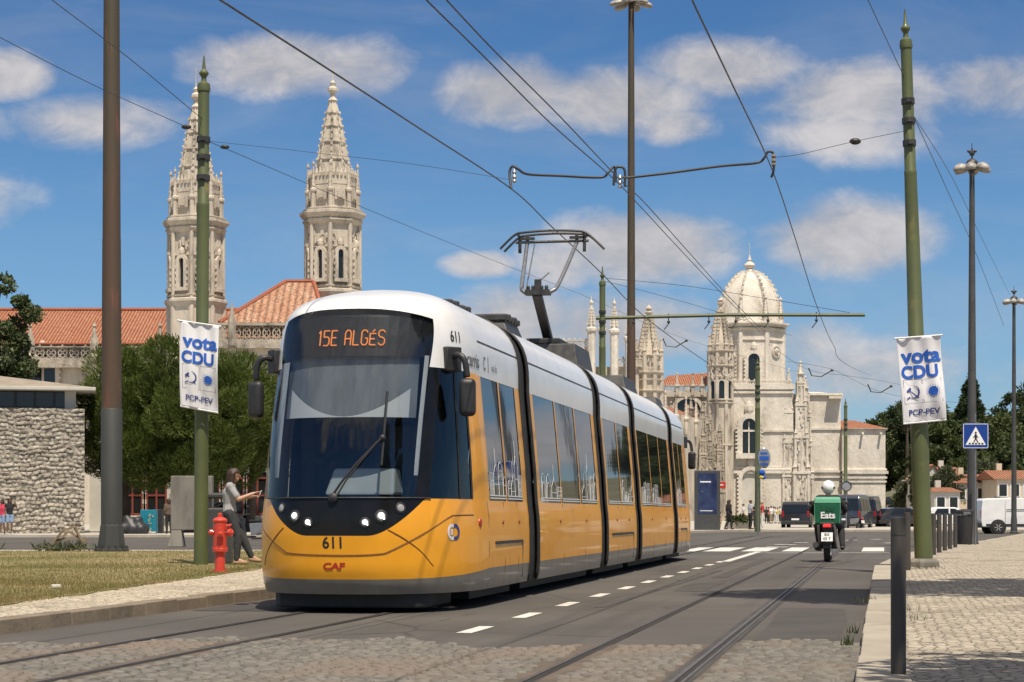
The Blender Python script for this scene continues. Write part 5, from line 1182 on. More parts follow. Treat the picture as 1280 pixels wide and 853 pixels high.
# nave behind the turret, low roofs, carved portal and smaller spires to the left
o3 = thing('church_nave', 'weathered stone nave with a red roof and arched opening left of the turret', 'church', (X(860),YC+14,0)); 
mb = MB(); mb.box(X(826), X(905), YC+8, YC+22, 0, Z(486)); mb.build('wall', M['limegrey'], o3, world=True)
mb = MB(); mb.add([(X(826),YC+7.6,Z(478)),(X(905),YC+7.6,Z(478)),(X(905),YC+15,Z(456)),(X(846),YC+15,Z(460)),(X(826),YC+22,Z(478))], [(0,1,2,3),(0,3,4)]); mb.build('roof', M['tile'], o3, world=True)
mb = MB(); parapet(mb, (X(826),YC+7.7), (X(890),YC+7.7), Z(486), .9, .6, .14); mb.box(X(825),X(890),YC+7.4,YC+8,Z(492),Z(486))
for px in (832,852,872,884): spirelet(mb, (X(px),YC+7.4,0), Z(490), 3.4, .25, 5, False)
mb.build('parapet', M['limegrey'], o3, world=True)
arched_window(o3, (X(866),YC+8,Z(535)), (1,0,0), (0,-1,0), 3.8, 4.6, M['limegrey'], .5, .5, 1)
o_save = o; o = thing('carved_portal', 'dark weathered carved portal bristling with pinnacles beside the tram', 'portal', (X(872),YC-6,0))
for i, (px, pt, w, dy) in enumerate(((852,505,1.3,-14),(862,510,1.5,-10),(872,505,1.4,-7),(880,520,1.3,-4),(888,505,1.5,-2),(896,530,1.1,-4),(866,540,1.2,-14),(878,545,1.1,-10))): buttress(px, YC+dy, w, pt, 20+i, M['limedark'], name='pinnacled_pier')
mb = MB(); mb.box(X(850), X(896), YC-4, YC+8, 0, Z(540)); carve(mb, lambda u, v: ((X(850)+u*(X(896)-X(850)), YC-4, v*Z(545)), (0,-1,0)), 420, .5, 77); mb.build('carved_wall', M['limedark'], o, world=True)
mb = MB(); mb.box(X(846), X(898), YC-7, YC-4.02, 0, 4); parapet(mb, (X(846),YC-7),(X(898),YC-7),4,1.1,.7,.16); mb.build('porch', M['limegrey'], o, world=True); o = o_save
# left group: small tower with spire and square pinnacled piers, before the church
YL = 225.0; kl = YL/F; XL = lambda px: (px-CX)*kl; ZL = lambda py: H+(HY-py)*kl; WL = lambda p: p*kl
o4 = thing('small_spire_tower', 'small octagonal tower with a crocketed spire behind the rear of the tram', 'tower', (XL(811),YL,0)); c = (XL(811),YL,0); m4 = M['limegrey']
mb = MB(); octo(mb, c, 0, ZL(446), WL(16)); 
for kx in range(8): a = R(45*kx+22.5); mb.lathe([(.3,0),(.3,ZL(444))], (c[0]+WL(16)*math.cos(a), c[1]+WL(16)*math.sin(a),0), 6)
for pz,h,ou in ((470,.5,.4),(478,.35,.3),(448,.4,.3),(492,.4,.4)): band(mb, c, ZL(pz), h, WL(16), out=ou)
carve(mb, lambda u, v: ((c[0]+WL(16)*math.cos(6.283*u), c[1]+WL(16)*math.sin(6.283*u), ZL(466)+(ZL(448)-ZL(466))*v), (math.cos(6.283*u),math.sin(6.283*u),0)), 90, .3, 5); mb.build('shaft', m4, o4, world=True)
mb = MB(); prof = [(14,446),(11,432),(6.5,410),(2.5,394)]; mb.lathe([(WL(r),ZL(p)) for r,p in prof], c, 8, R(22.5))
for kx in range(8):
    a = R(45*kx+22.5)
    for i in range(9): pz = 436-42*i/9; r = np.interp(pz, [394,410,432,446], [2.5,6.5,11,14]); mb.cbox((c[0]+WL(r+.5)*math.cos(a), c[1]+WL(r+.5)*math.sin(a), ZL(pz)), (.4,.3,.34), a)
mb.lathe([(WL(2.5),ZL(394)),(.55,ZL(391)),(.2,ZL(389)),(.42,ZL(386)),(.02,ZL(381))], c, 8); mb.build('spire', m4, o4, world=True)
for kx in range(8): a = R(45*kx+22.5); mb = MB(); spirelet(mb, (c[0]+WL(16.5)*math.cos(a), c[1]+WL(16.5)*math.sin(a),0), ZL(450), 2.6, .2, 5, False); mb.build('pinnacle', m4, o4, world=True)
o5 = thing('pinnacled_gable', 'pale stone gable with slender pinnacles behind the cantilever pole', 'building', (XL(755),YL-6,0))
mb = MB(); mb.box(XL(700), XL(796), YL-4, YL+8, 0, ZL(462)); mb.box(XL(700), XL(734), YL-4.5, YL-4.02, 0, ZL(440)); mb.build('wall', m4, o5, world=True)
mb = MB(); parapet(mb, (XL(700),YL-4.4),(XL(734),YL-4.4), ZL(440), .9, .6, .14); mb.build('parapet', m4, o5, world=True); mb = MB(); parapet(mb, (XL(766),YL-4.3),(XL(800),YL-4.3), ZL(462), .9, .6, .14); mb.build('parapet', m4, o5, world=True)
for px, pt, zz, w in ((737,377,421,7),(750,375,421,5.5),(765,378,423,7),(783,391,432,6.5)):
    x = XL(px); mb = MB(); r = WL(w*.72); mb.lathe([(r,0),(r,ZL(zz)),(r*1.35,ZL(zz-2)),(r*1.35,ZL(zz-5)),(r*.85,ZL(zz-7)),(r*.75,ZL(zz-12)),(r*.25,ZL(pt+10)),(r*.5,ZL(pt+8)),(r*.5,ZL(pt+6)),(r*.2,ZL(pt+5)),(.02,ZL(pt))], (x,YL-5,0), 8)
    for i in range(6):
        zc = zz-11-(zz-11-(pt+12))*i/6; rc = r*(.85-.1*i)
        for j in range(6): a = R(60*j); mb.cbox((x+rc*math.cos(a), YL-5+rc*math.sin(a), ZL(zc)), (.22,.2,.24), a)
    mb.build('pinnacle', L_, o5, world=True)
o6 = thing('cloister_roof', 'low orange tiled roof with stone pinnacles just above the tram roof', 'building', (XL(838),YL+15,0))
mb = MB(); ya, yb = 236, 258; xa, xb = P(800,0,ya).x, P(878,0,yb).x
mb.add([(xa,ya,H+(643-505)/F*ya),(xb,yb,H+(643-525)/F*yb),(xb-3,yb+4,H+(643-510)/F*yb),(xa-3,ya+4,H+(643-486)/F*ya)], [(0,1,2,3)]); mb.build('roof', M['tile'], o6, world=True)
mb = MB(); mb.add([(xa,ya,0),(xb,yb,0),(xb,yb,H+(643-525)/F*yb),(xa,ya,H+(643-505)/F*ya)], [(0,1,2,3)]); mb.build('wall', m4, o6, world=True, solid=.5)
for i in range(6):
    t = (i+.3)/6; p = (xa+(xb-xa)*t, ya+(yb-ya)*t-.3, 0); mb = MB(); zb = H+(643-(505+20*t))/F*(ya+(yb-ya)*t); spirelet(mb, p, zb-2.5, 5.2, .3, 6); mb.build('pinnacle', m4, o6, world=True)
# ================================================================= VEGETATION, HILL, HOUSES
def tufts(cs, rs, n, ln, wd, up=.35, spread=.8, shell=.55, seed=1):
    """n blades per puff; returns quads as numpy"""
    g_ = np.random.default_rng(seed); cs = np.asarray(cs, float); rs = np.asarray(rs, float).reshape(len(cs), -1); m = len(cs)
    if rs.shape[1] == 1: rs = np.repeat(rs, 3, 1)
    d = g_.normal(size=(m*n,3)); d /= np.linalg.norm(d,axis=1)[:,None]
    rad = (shell+(1-shell)*g_.random(m*n)**.6)
    p = np.repeat(cs,n,0)+d*rad[:,None]*np.repeat(rs,n,0)
    a = d+np.array([0,0,up])+g_.normal(size=(m*n,3))*spread; a /= np.linalg.norm(a,axis=1)[:,None]
    b = np.cross(a, g_.normal(size=(m*n,3))); b /= np.linalg.norm(b,axis=1)[:,None]
    L = ln*g_.uniform(.6,1.3,m*n)[:,None]; w = wd*g_.uniform(.6,1.3,m*n)[:,None]
    V = np.stack([p-b*w/2, p+b*w/2, p+a*L+b*w*.32, p+a*L-b*w*.32],1)
    return V.reshape(-1,3), np.arange(m*n*4).reshape(-1,4)
def trunk(o, pts, rs, limbs, name='trunk'):
    mb = MB(); mb.tube(pts, rs, 9)
    for l in limbs: mb.tube(l, [rs[-1]*.7]+[rs[-1]*.35]*(len(l)-2)+[.03], 6)
    return mb.build(name, M['bark'], o, smooth=60)
def tree(name, label, loc, puffs_, m, n, ln, wd, th, tr, group=None, seed=1, up=.3, spread=.9, shell=.4, nlimb=7, lean=0):
    """puffs_: list of ((x,y,z), (rx,ry,rz)) in tree-local coordinates"""
    o = thing(name, label, 'tree', loc, 0, group); r_ = random.Random(seed)
    V, Q = tufts([p[0] for p in puffs_], [p[1] for p in puffs_], n, ln, wd, up, spread, shell, seed); npmesh('crown', V, Q, m, o)
    top = Vector((lean, 0, th)); limbs = []
    for p in r_.sample(puffs_, min(nlimb, len(puffs_))): c = Vector(p[0]); limbs.append([top*r_.uniform(.7,1), top*.4+c*.6+Vector((0,0,-.2)), c])
    trunk(o, [(0,0,-.1),(lean*.3,0,th*.4),(lean*.8,0,th*.8),top], [tr*1.3,tr,tr*.85,tr*.6], limbs); return o
def blob_crown(c, R3, n, pr, seed, flat=False, jit=1.0):
    r_ = random.Random(seed); out = []
    for i in range(n):
        while True:
            d = Vector((r_.gauss(0,1), r_.gauss(0,1), r_.gauss(0,1))).normalized()
            if not flat or d.z > -.45: break
        q = r_.uniform(.55,1.0); s_ = pr*r_.uniform(.65,1.3)
        out.append(((c[0]+d.x*R3[0]*q, c[1]+d.y*R3[1]*q, c[2]+d.z*R3[2]*q), (s_, s_, s_*(.72 if flat else .85))))
    return out
# stone pines behind the left lawn
for i, (px, Y, hw, zc, rz_, n, lab, sd) in enumerate(((158,97,2.9,5.3,3.4,60,'dark stone pine nearest the stone pavilion, behind the grey-footed mast',1),(236,95,3.5,5.9,3.7,85,'widest dense stone pine, behind the first white banner',2),(312,99,3.3,5.9,3.5,70,'stone pine behind the tram cab and the woman with the phone',3))):
    b = P(px,640,Y); tree('stone_pine', lab, (b.x,Y,.11), blob_crown((0,0,zc), (hw,2.8,rz_), n, 1.0, sd, False), M['pine'], 1100, .21, .04, 4.2, .22, 'stone pines behind the lawn', sd, .8, .35, .72, 9, .3*(i-1))
# leafy tree at the far left edge
b = P(-25,640,112); pf = blob_crown((0,0,10.2), (2.6,2.5,3.4), 34, .8, 21)+[((3.0,0,12.6),(.7,.7,.5)),((2.6,0,9.4),(.8,.8,.7)),((2.2,0,11),(.7,.7,.6)),((1.3,0,14.3),(.8,.8,.6)),((2.4,0,13.3),(.5,.5,.4)),((2.3,0,8.0),(.9,.8,.9))]
tree('broadleaf_tree', 'dark leafy tree cut off by the left edge, above the stone pavilion', (b.x,112,.1), pf, M['leaf'], 330, .22, .15, 8.5, .25, None, 22, .1, 1.2, .3, 12)
# hill and wooded background on the right
mb = MB(); Yh = [250,290,340,420,520,700,1000]; Zh = [0,2.5,9,17,24,28,30]
def hz(x, i): return Zh[i]*(.75+.25*math.sin(x*.018+i)+.12*math.sin(x*.05+i*2))*min(1,max(0,(x-30)/40))
mb.grid(lambda x, i: Vector((x, Yh[int(i)], hz(x,int(i)))), [20+12*j for j in range(70)], list(range(7))); struct(mb, 'hill', M['earth'], smooth=60)
hz2 = [  # px, Y, ground z, crown half width, height, kind
 (1140,290,1,4.5,15.5,0),(1150,300,3,7,17,0),(1176,275,1,5.5,13,1),(1196,330,8,7.5,11.0,0),(1222,300,4,6.5,12,0),(1246,290,3,6.5,12.5,1),(1266,320,7,7.0,10,0),(1292,300,5,7.0,13,0),(1318,300,5,7,18,1),
 (1142,235,0,2.4,5.6,2),(1168,228,0,3.4,6.2,2),(1188,225,0,3.2,6.2,2),(1104,300,1,5,15.5,1),(1258,262,1,4.8,9.8,1),(1230,255,0,3.8,8.2,2),(1277,255,0,4.8,11.5,0)]
kinds = (('dark_tree','dark dense tree',M['leaf']),('green_tree','mid-green rounded tree',M['leafmid']),('olive_tree','greyish olive tree',M['olive']))
wh = ['just right of the church wing','behind the pole of the right banner','right of the right banner pole, below the spiky conifer','behind the crossing sign','just right of the crossing sign','above the orange-roofed houses','below the umbrella-shaped conifer','at the right frame edge','beyond the right frame edge','low beside the church wing','low, right of the banner pole','low, left of the crossing sign','behind the red roof of the sacristy','between the lamp posts over the cream house','low in front of the orange-roofed houses','over the white van']
for i, (px, Y, gz, hw, hh, kd) in enumerate(hz2):
    b = P(px,640,Y); nm, lb, mm = kinds[kd]; sd = 40+i; pf = blob_crown((0,0,hh*.60), (hw*.8,hw*.8,hh*.38), int(34+hw*5), hw*.24, sd)
    tree(nm, lb+' '+wh[i], (b.x,Y,gz-.1), pf, mm, 300, .5, .3, hh*.5, .3, 'trees behind the houses', sd, .2, 1.0, .35, 6)
def conifer(label, px, Y, gz, h, hw, tiers, kind, sd):
    b = P(px,640,Y); o = thing('araucaria', label, 'tree', (b.x,Y,gz-.1), 0, 'tall araucaria conifers on the right'); r_ = random.Random(sd); cs = []; rs = []
    limbs = []
    if kind == 0:
        for t in range(tiers):
            z = h*(.42+.56*t/tiers); w = hw*(1-t/tiers)**.8+.25
            for kx in range(7):
                a = r_.uniform(0,6.28); L = w*r_.uniform(.75,1.1)
                limbs.append([(0,0,z),(L*.5*math.cos(a),L*.5*math.sin(a),z+.1),(L*math.cos(a),L*math.sin(a),z+.25)])
                for q in (.35,.65,.95): cs.append((L*q*math.cos(a), L*q*math.sin(a), z+.15)); rs.append((w*.22+.12,w*.22+.12,.24))
        cs.append((0,0,h)); rs.append((.2,.2,.7))
    else:
        for t in range(22):
            a = r_.uniform(0,6.28); e = r_.uniform(-.1,1.3); L = hw*r_.uniform(.8,1.05); z0 = h*.8-hw*.3
            c = (L*math.cos(a)*math.cos(e), L*math.sin(a)*math.cos(e), z0+L*math.sin(e)); limbs.append([(0,0,z0-1),(c[0]*.5,c[1]*.5,(z0+c[2])/2-.2),c]); cs.append(c); rs.append((.65,.65,.55))
    V, Q = tufts(cs, rs, 90, .5, .22, .3, .7, .3, sd); npmesh('crown', V, Q, M['conifer'], o); trunk(o, [(0,0,0),(0,0,h*.5),(0,0,h*.97)], [.35,.25,.06], limbs)
conifer('tall spiky tiered conifer behind the lamp post over the crossing sign', 1213, 300, 6, P(0,472,300).z-6, 2.6, 15, 0, 3)
conifer('umbrella-topped araucaria against the sky near the right edge', 1268, 310, 6, P(0,488,310).z-6, 3.4, 0, 1, 5)
conifer('open-branched araucaria just left of the right banner', 1134, 285, 3, P(0,498,285).z-3, 3.0, 0, 1, 8)
# unseen street trees right of the camera: their shade falls on the right pavement and they stand in the tram windows
for i, (x, y, h, hw, flat) in enumerate(((7.8,19.8,10.2,4.2,1),(4.6,8.1,7.6,1.75,0),(6.6,12.2,8.0,1.3,0),(32,82,10,4,0),(40,98,13,5,0),(47,118,11,5,0),(30,66,8,3.2,0),(56,130,14,5,0))):
    pf = blob_crown((-.4 if flat else 0,0,h*.86), (hw,3.0,h*.08), 80, .64, 70+i) if flat else blob_crown((0,0,h*.68), (hw,hw,h*.3), 26, hw*.36, 70+i)
    tree('street_tree', 'leafy street tree standing to the right of the camera, tree %s' % ('over the pavement','beside the bollard','by the kerb','first of the car park','second of the car park','third of the car park','at the corner','farthest')[i], (x,y,.1), pf, M['leafmid'], 240 if i < 3 else 150, .17 if i < 3 else .5, .13 if i < 3 else .3, h*.55, .14, None, 70+i, .1, 1.1, .3, 7)
# houses
def house(name, label, px0, px1, Y, pe, pr, wallm, seed, hipped=False, depth=8, wins=3):
    x0, x1 = P(px0,0,Y).x, P(px1,0,Y).x; ze, zr = P(0,pe,Y).z, P(0,pr,Y).z; o = thing(name, label, 'house', ((x0+x1)/2,Y,0), 0, 'small houses beyond the junction')
    mb = MB(); mb.box(x0,x1,Y,Y+depth,0,ze); mb.build('wall', wallm, o, world=True)
    e = .35; h = (x1-x0)*.25 if hipped else 0
    mb = MB(); mb.add([(x0-e,Y-e,ze),(x1+e,Y-e,ze),(x1+e,Y+depth+e,ze),(x0-e,Y+depth+e,ze),(x0-e+h,Y+depth/2,zr),(x1+e-h,Y+depth/2,zr)], [(0,1,5,4),(1,2,5),(2,3,4,5),(3,0,4)]); ro = mb.build('roof', M['tilefar'], o, world=True)
    mb = MB(); xc = x0+(x1-x0)*.3; mb.box(xc,xc+.6,Y+depth*.55,Y+depth*.55+.5,zr-1,zr+.8); mb.build('chimney', wallm, ro, world=True)
    for i in range(wins):
        xw = x0+(x1-x0)*(i+.5)/wins; zw = ze-1.9
        fr = MB(); fr.box(xw-.55,xw+.55,Y-.06,Y-.01,zw-.1,zw+1.4); fo = fr.build('window', M['white'], o, world=True)
        gl = MB(); gl.box(xw-.42,xw+.42,Y-.08,Y-.062,zw,zw+1.28); gl.build('pane', M['winglass'], fo, world=True)
    return o
def gable_house(label, px0, px1, Y, pe, pr, wallm):
    x0, x1 = P(px0,0,Y).x, P(px1,0,Y).x; ze, zr = P(0,pe,Y).z, P(0,pr,Y).z; o = thing('gable_house', label, 'house', ((x0+x1)/2,Y,0), 0, 'small houses beyond the junction')
    mb = MB(); mb.wallprism([(x0,0),(x1,0),(x1,ze),((x0+x1)/2,zr),(x0,ze)], (0,Y,0), (1,0,0), (0,0,1), (0,1,0), 9); mb.build('wall', wallm, o, world=True)
    mb = MB(); c = (x0+x1)/2
    for a, b, z0, z1 in ((x0-.3,c,ze-.1,zr+.05),(c,x1+.3,zr+.05,ze-.1)): mb.hexa([(a,Y-.2,z0),(b,Y-.2,z1),(b,Y+9,z1),(a,Y+9,z0),(a,Y-.2,z0+.2),(b,Y-.2,z1+.2),(b,Y+9,z1+.2),(a,Y+9,z0+.2)])
    ro = mb.build('roof', M['tilefar'], o, world=True)
    for xw in (x0+(x1-x0)*.3, x0+(x1-x0)*.7):
        fr = MB(); fr.box(xw-.4,xw+.4,Y-.05,Y-.01,ze-1.8,ze-.5); fo = fr.build('window', M['greypole'], o, world=True)
        gl = MB(); gl.box(xw-.3,xw+.3,Y-.07,Y-.052,ze-1.7,ze-.6); gl.build('pane', M['winglass'], fo, world=True)
gable_house('white gabled house just right of the right banner pole', 1152, 1180, 225, 601, 583, M['plaster'])
house('cottage', 'white cottage with a steep red roof left of the crossing sign', 1175, 1199, 230, 595, 583, M['plaster'], 1, False, 7, 2)
house('long_house', 'long cream house with an orange roof behind the sign post', 1195, 1246, 222, 604, 592, M['cream'], 2, True, 9, 4)
house('end_house', 'tall cream house at the right edge behind the white van', 1246, 1292, 215, 599, 587, M['cream'], 3, False, 9, 3)
house('low_wall_house', 'low white house front below the cottage', 1168, 1200, 212, 615, 609, M['plaster'], 4, True, 6, 2)
# pavilion of rough stone at the left
xr = P(105,0,92).x; o = thing('stone_pavilion', 'rough pale stone pavilion with a band of dark windows under its roof', 'building', (xr-7*math.cos(R(12.6)),92-7*math.sin(R(12.6)),.1), R(12.6))
zt = P(0,511,92).z
def rubble_wall(x0, x1, z0, z1, step=.042):
    """rough-hewn coursed stones, each bulging out of the wall face"""
    r_ = np.random.default_rng(12); xs = np.arange(x0, x1+step, step); zs = np.arange(z0, z1+step*.9, step*.9); Xg, Zg = np.meshgrid(xs, zs)
    wob = .05*np.sin(Xg*1.9+np.sin(Zg*2.3))+.035*np.sin(Xg*5.1+Zg*1.3); ch = .20; zc = (Zg+wob)/ch; row = np.floor(zc).astype(int); fz = zc-row
    nr = row.max()+2; off = r_.uniform(0,1,nr+2); wd = r_.uniform(.19,.36,nr+2); u = (Xg+off[row]*3+.06*np.sin(Zg*9+Xg*3))/wd[row]; cell = np.floor(u).astype(int); fx = u-cell
    jit = lambda a, b, k: np.modf(np.abs(np.sin(a*12.9898+b*78.233+k*37.7)*43758.5453))[0]
    dx = np.minimum(fx, 1-fx)*wd[row]; dz = np.minimum(fz, 1-fz)*ch; e = np.clip(np.minimum(dx, dz)/.035, 0, 1)
    hgt = np.sqrt(e)*(.05+.075*jit(row,cell,1))+(fx-.5)*.09*(jit(row,cell,2)-.5)*e+(fz-.5)*.10*(jit(row,cell,3)-.65)*e
    nz_ = np.array([mnoise.fractal(Vector((a*5.2,b*5.6,.3)), .75, 2.1, 5) for a, b in zip(Xg.ravel(), Zg.ravel())]).reshape(Xg.shape); hgt = hgt+.05*nz_
    V = np.stack([Xg, -.02-np.maximum(hgt,-.01), Zg], -1).reshape(-1,3); nx, nzn = len(xs), len(zs); i, j = np.meshgrid(np.arange(nx-1), np.arange(nzn-1)); a = (j*nx+i).ravel()
    return V, np.stack([a, a+1, a+nx+1, a+nx], 1), jit(row,cell,5).ravel(), (1-e).ravel()
mb = MB(); mb.box(-14,7,0,9,0,zt-.1); wl = mb.build('wall', M['rubbleside'], o)
V_, Q_, st_a, jo_a = rubble_wall(-6.5, 7.0, 0, zt-.12); fo_ = npmesh('stone_facing', V_, Q_, M['rubble'], wl)
for nm_, ar_ in (('stone', st_a), ('joint', jo_a)): fo_.data.attributes.new(nm_, 'FLOAT', 'POINT').data.foreach_set('value', ar_.astype(np.float32))
z1, z2 = P(0,517,92).z-.1, P(0,489,92).z-.1
mb = MB(); mb.box(-13.6,6.55,.5,8.6,zt-.1,z2); mb.build('window_band', M['winglass'], o)
mb = MB()
for i in range(12): x = 6.5-i*.9; mb.box(x-.06,x+.06,.38,.47,zt-.098,z2)
mb.box(-13.5,6.56,.37,.48,zt-.099,zt+.0); mb.build('window_frame', M['greypole'], o)
mb = MB(); mb.box(6.1,6.62,.3,8.5,zt-.097,z2); mb.build('corner_pier', M['plaster'], o)
mb = MB(); mb.box(-14.6,7.55,-.5,9.6,z2,z2+.16); mb.build('eaves_slab', M['plaster'], o, bevel=.02)
za = P(0,469,96).z-.1; mb = MB(); mb.add([(-14.5,-.4,z2+.165),(7.4,-.4,z2+.165),(7.4,9.5,z2+.165),(-14.5,9.5,z2+.165),(2.2,4.5,za),(-9,4.5,za)], [(0,1,4,5),(1,2,4),(2,3,5,4),(3,0,5)]); mb.build('roof', pm('worn_brown_roof', (.24,.20,.15), (.3,.25,.2), 1.2, 8, rough=.95, bump=.4, bscale=9), o)
# white arcaded house under the pines
o = thing('arcaded_house', 'white house with red-framed arched windows in the shade of the pines', 'building', (P(230,0,105).x,105,.1)); x0, x1 = P(112,0,105).x, P(352,0,105).x
mb = MB(); mb.box(x0,x1,105,112,.1,6.2); mb.build('wall', M['plaster'], o, world=True)
mb = MB(); mb.box(x0-.3,x1+.3,104.6,112.4,6.2,6.45); mb.build('roof', M['tile'], o, world=True)
for px in (166,196,238,262,292,322):
    p = P(px,0,104.98); go = arched_window(o, (p.x,104.98,.95), (1,0,0), (0,-1,0), 1.15, 2.6, M['plaster'], .14, .12, 0)
    fr = MB(); x = p.x
    for q in (-.52,0,.52): fr.box(x+q-.05,x+q+.05,104.88,104.94,.97,3.4 if q == 0 else 3.0)
    for z in (.98,2.0,2.95): fr.box(x-.52,x+.52,104.875,104.935,z,z+.1)
    fr.build('sash', M['redframe'], go, world=True)
# ================================================================= PEOPLE
def capsule(mb, a, b, ra, rb, n=10):
    a, b = Vector(a), Vector(b); d = b-a; L = d.length
    q = Vector((0,0,1)).rotation_difference(d.normalized()).to_matrix() if L > 1e-6 else Matrix.Identity(3)
    pr = [(ra*math.sin(t)+1e-4, -ra*math.cos(t)) for t in (.05,.5,1.05)]+[(ra,0),(rb,L)]+[(rb*math.cos(t)+1e-4, L+rb*math.sin(t)) for t in (.5,1.05,1.52)]
    mb.lathe(pr, a, n, M=q)
def fuse(name, mb, m, parent, vox, smooth=3):
    me = bpy.data.meshes.new(name); me.from_pydata(mb.v, [], mb.f); ob = link(bpy.data.objects.new(name, me))
    md = ob.modifiers.new('r', 'REMESH'); md.mode = 'VOXEL'; md.voxel_size = vox; md.use_smooth_shade = True
    if smooth: sm = ob.modifiers.new('s', 'SMOOTH'); sm.iterations = smooth; sm.factor = .5
    dg = bpy.context.evaluated_depsgraph_get(); m2 = bpy.data.meshes.new_from_object(ob.evaluated_get(dg)); bpy.data.objects.remove(ob); bpy.data.meshes.remove(me)
    m2.name = name; m2.materials.clear(); m2.materials.append(m); m2.polygons.foreach_set('use_smooth', [True]*len(m2.polygons)); o = link(bpy.data.objects.new(name, m2)); o.parent = parent; return o
BASE = dict(pelvis=(0,0,.95), waist=(0,0,1.08), chest=(0,0,1.28), neck=(0,-.005,1.47), head=(0,.025,1.60), shL=(-.165,0,1.40), shR=(.165,0,1.40), elL=(-.215,-.02,1.13), elR=(.215,-.02,1.13),
            wrL=(-.22,.07,.90), wrR=(.22,.07,.90), hpL=(-.09,0,.92), hpR=(.09,0,.92), knL=(-.10,.02,.50), knR=(.10,.02,.50), anL=(-.10,-.03,.09), anR=(.10,-.03,.09), toL=(-.11,.13,.035), toR=(.11,.13,.035))
def hand(mb, wr, el, side, s, open_=.4):
    wr, el = Vector(wr), Vector(el); d = (wr-el).normalized(); up = Vector((0,0,1)); lat = d.cross(up); lat = lat.normalized() if lat.length > .2 else Vector((side,0,0)); nrm = lat.cross(d)
    pc = wr+d*.075*s; capsule(mb, wr, wr+d*.03*s, .026*s, .028*s, 8)
    for q in (-.026,-.009,.009,.026): capsule(mb, wr+d*.025*s+lat*q*.7*s, wr+d*.085*s+lat*q*s, .014*s, .013*s, 6)
    for i, (q, L) in enumerate(((-.028,.062),(-.010,.075),(.010,.07),(.028,.055))):
        a = wr+d*.088*s+lat*q*s; b = a+(d-nrm*open_*.5+lat*q*3).normalized()*L*.55*s; c = b+(d-nrm*open_*1.3).normalized()*L*.5*s; capsule(mb, a, b, .0095*s, .009*s, 6); capsule(mb, b, c, .009*s, .0075*s, 6)
    t0 = wr+d*.03*s-lat*side*.028*s; t1 = t0+(d*.6-lat*side*.8).normalized()*.04*s; capsule(mb, t0, t1, .012*s, .011*s, 6); capsule(mb, t1, t1+(d-lat*side*.2).normalized()*.03*s, .0105*s, .009*s, 6)
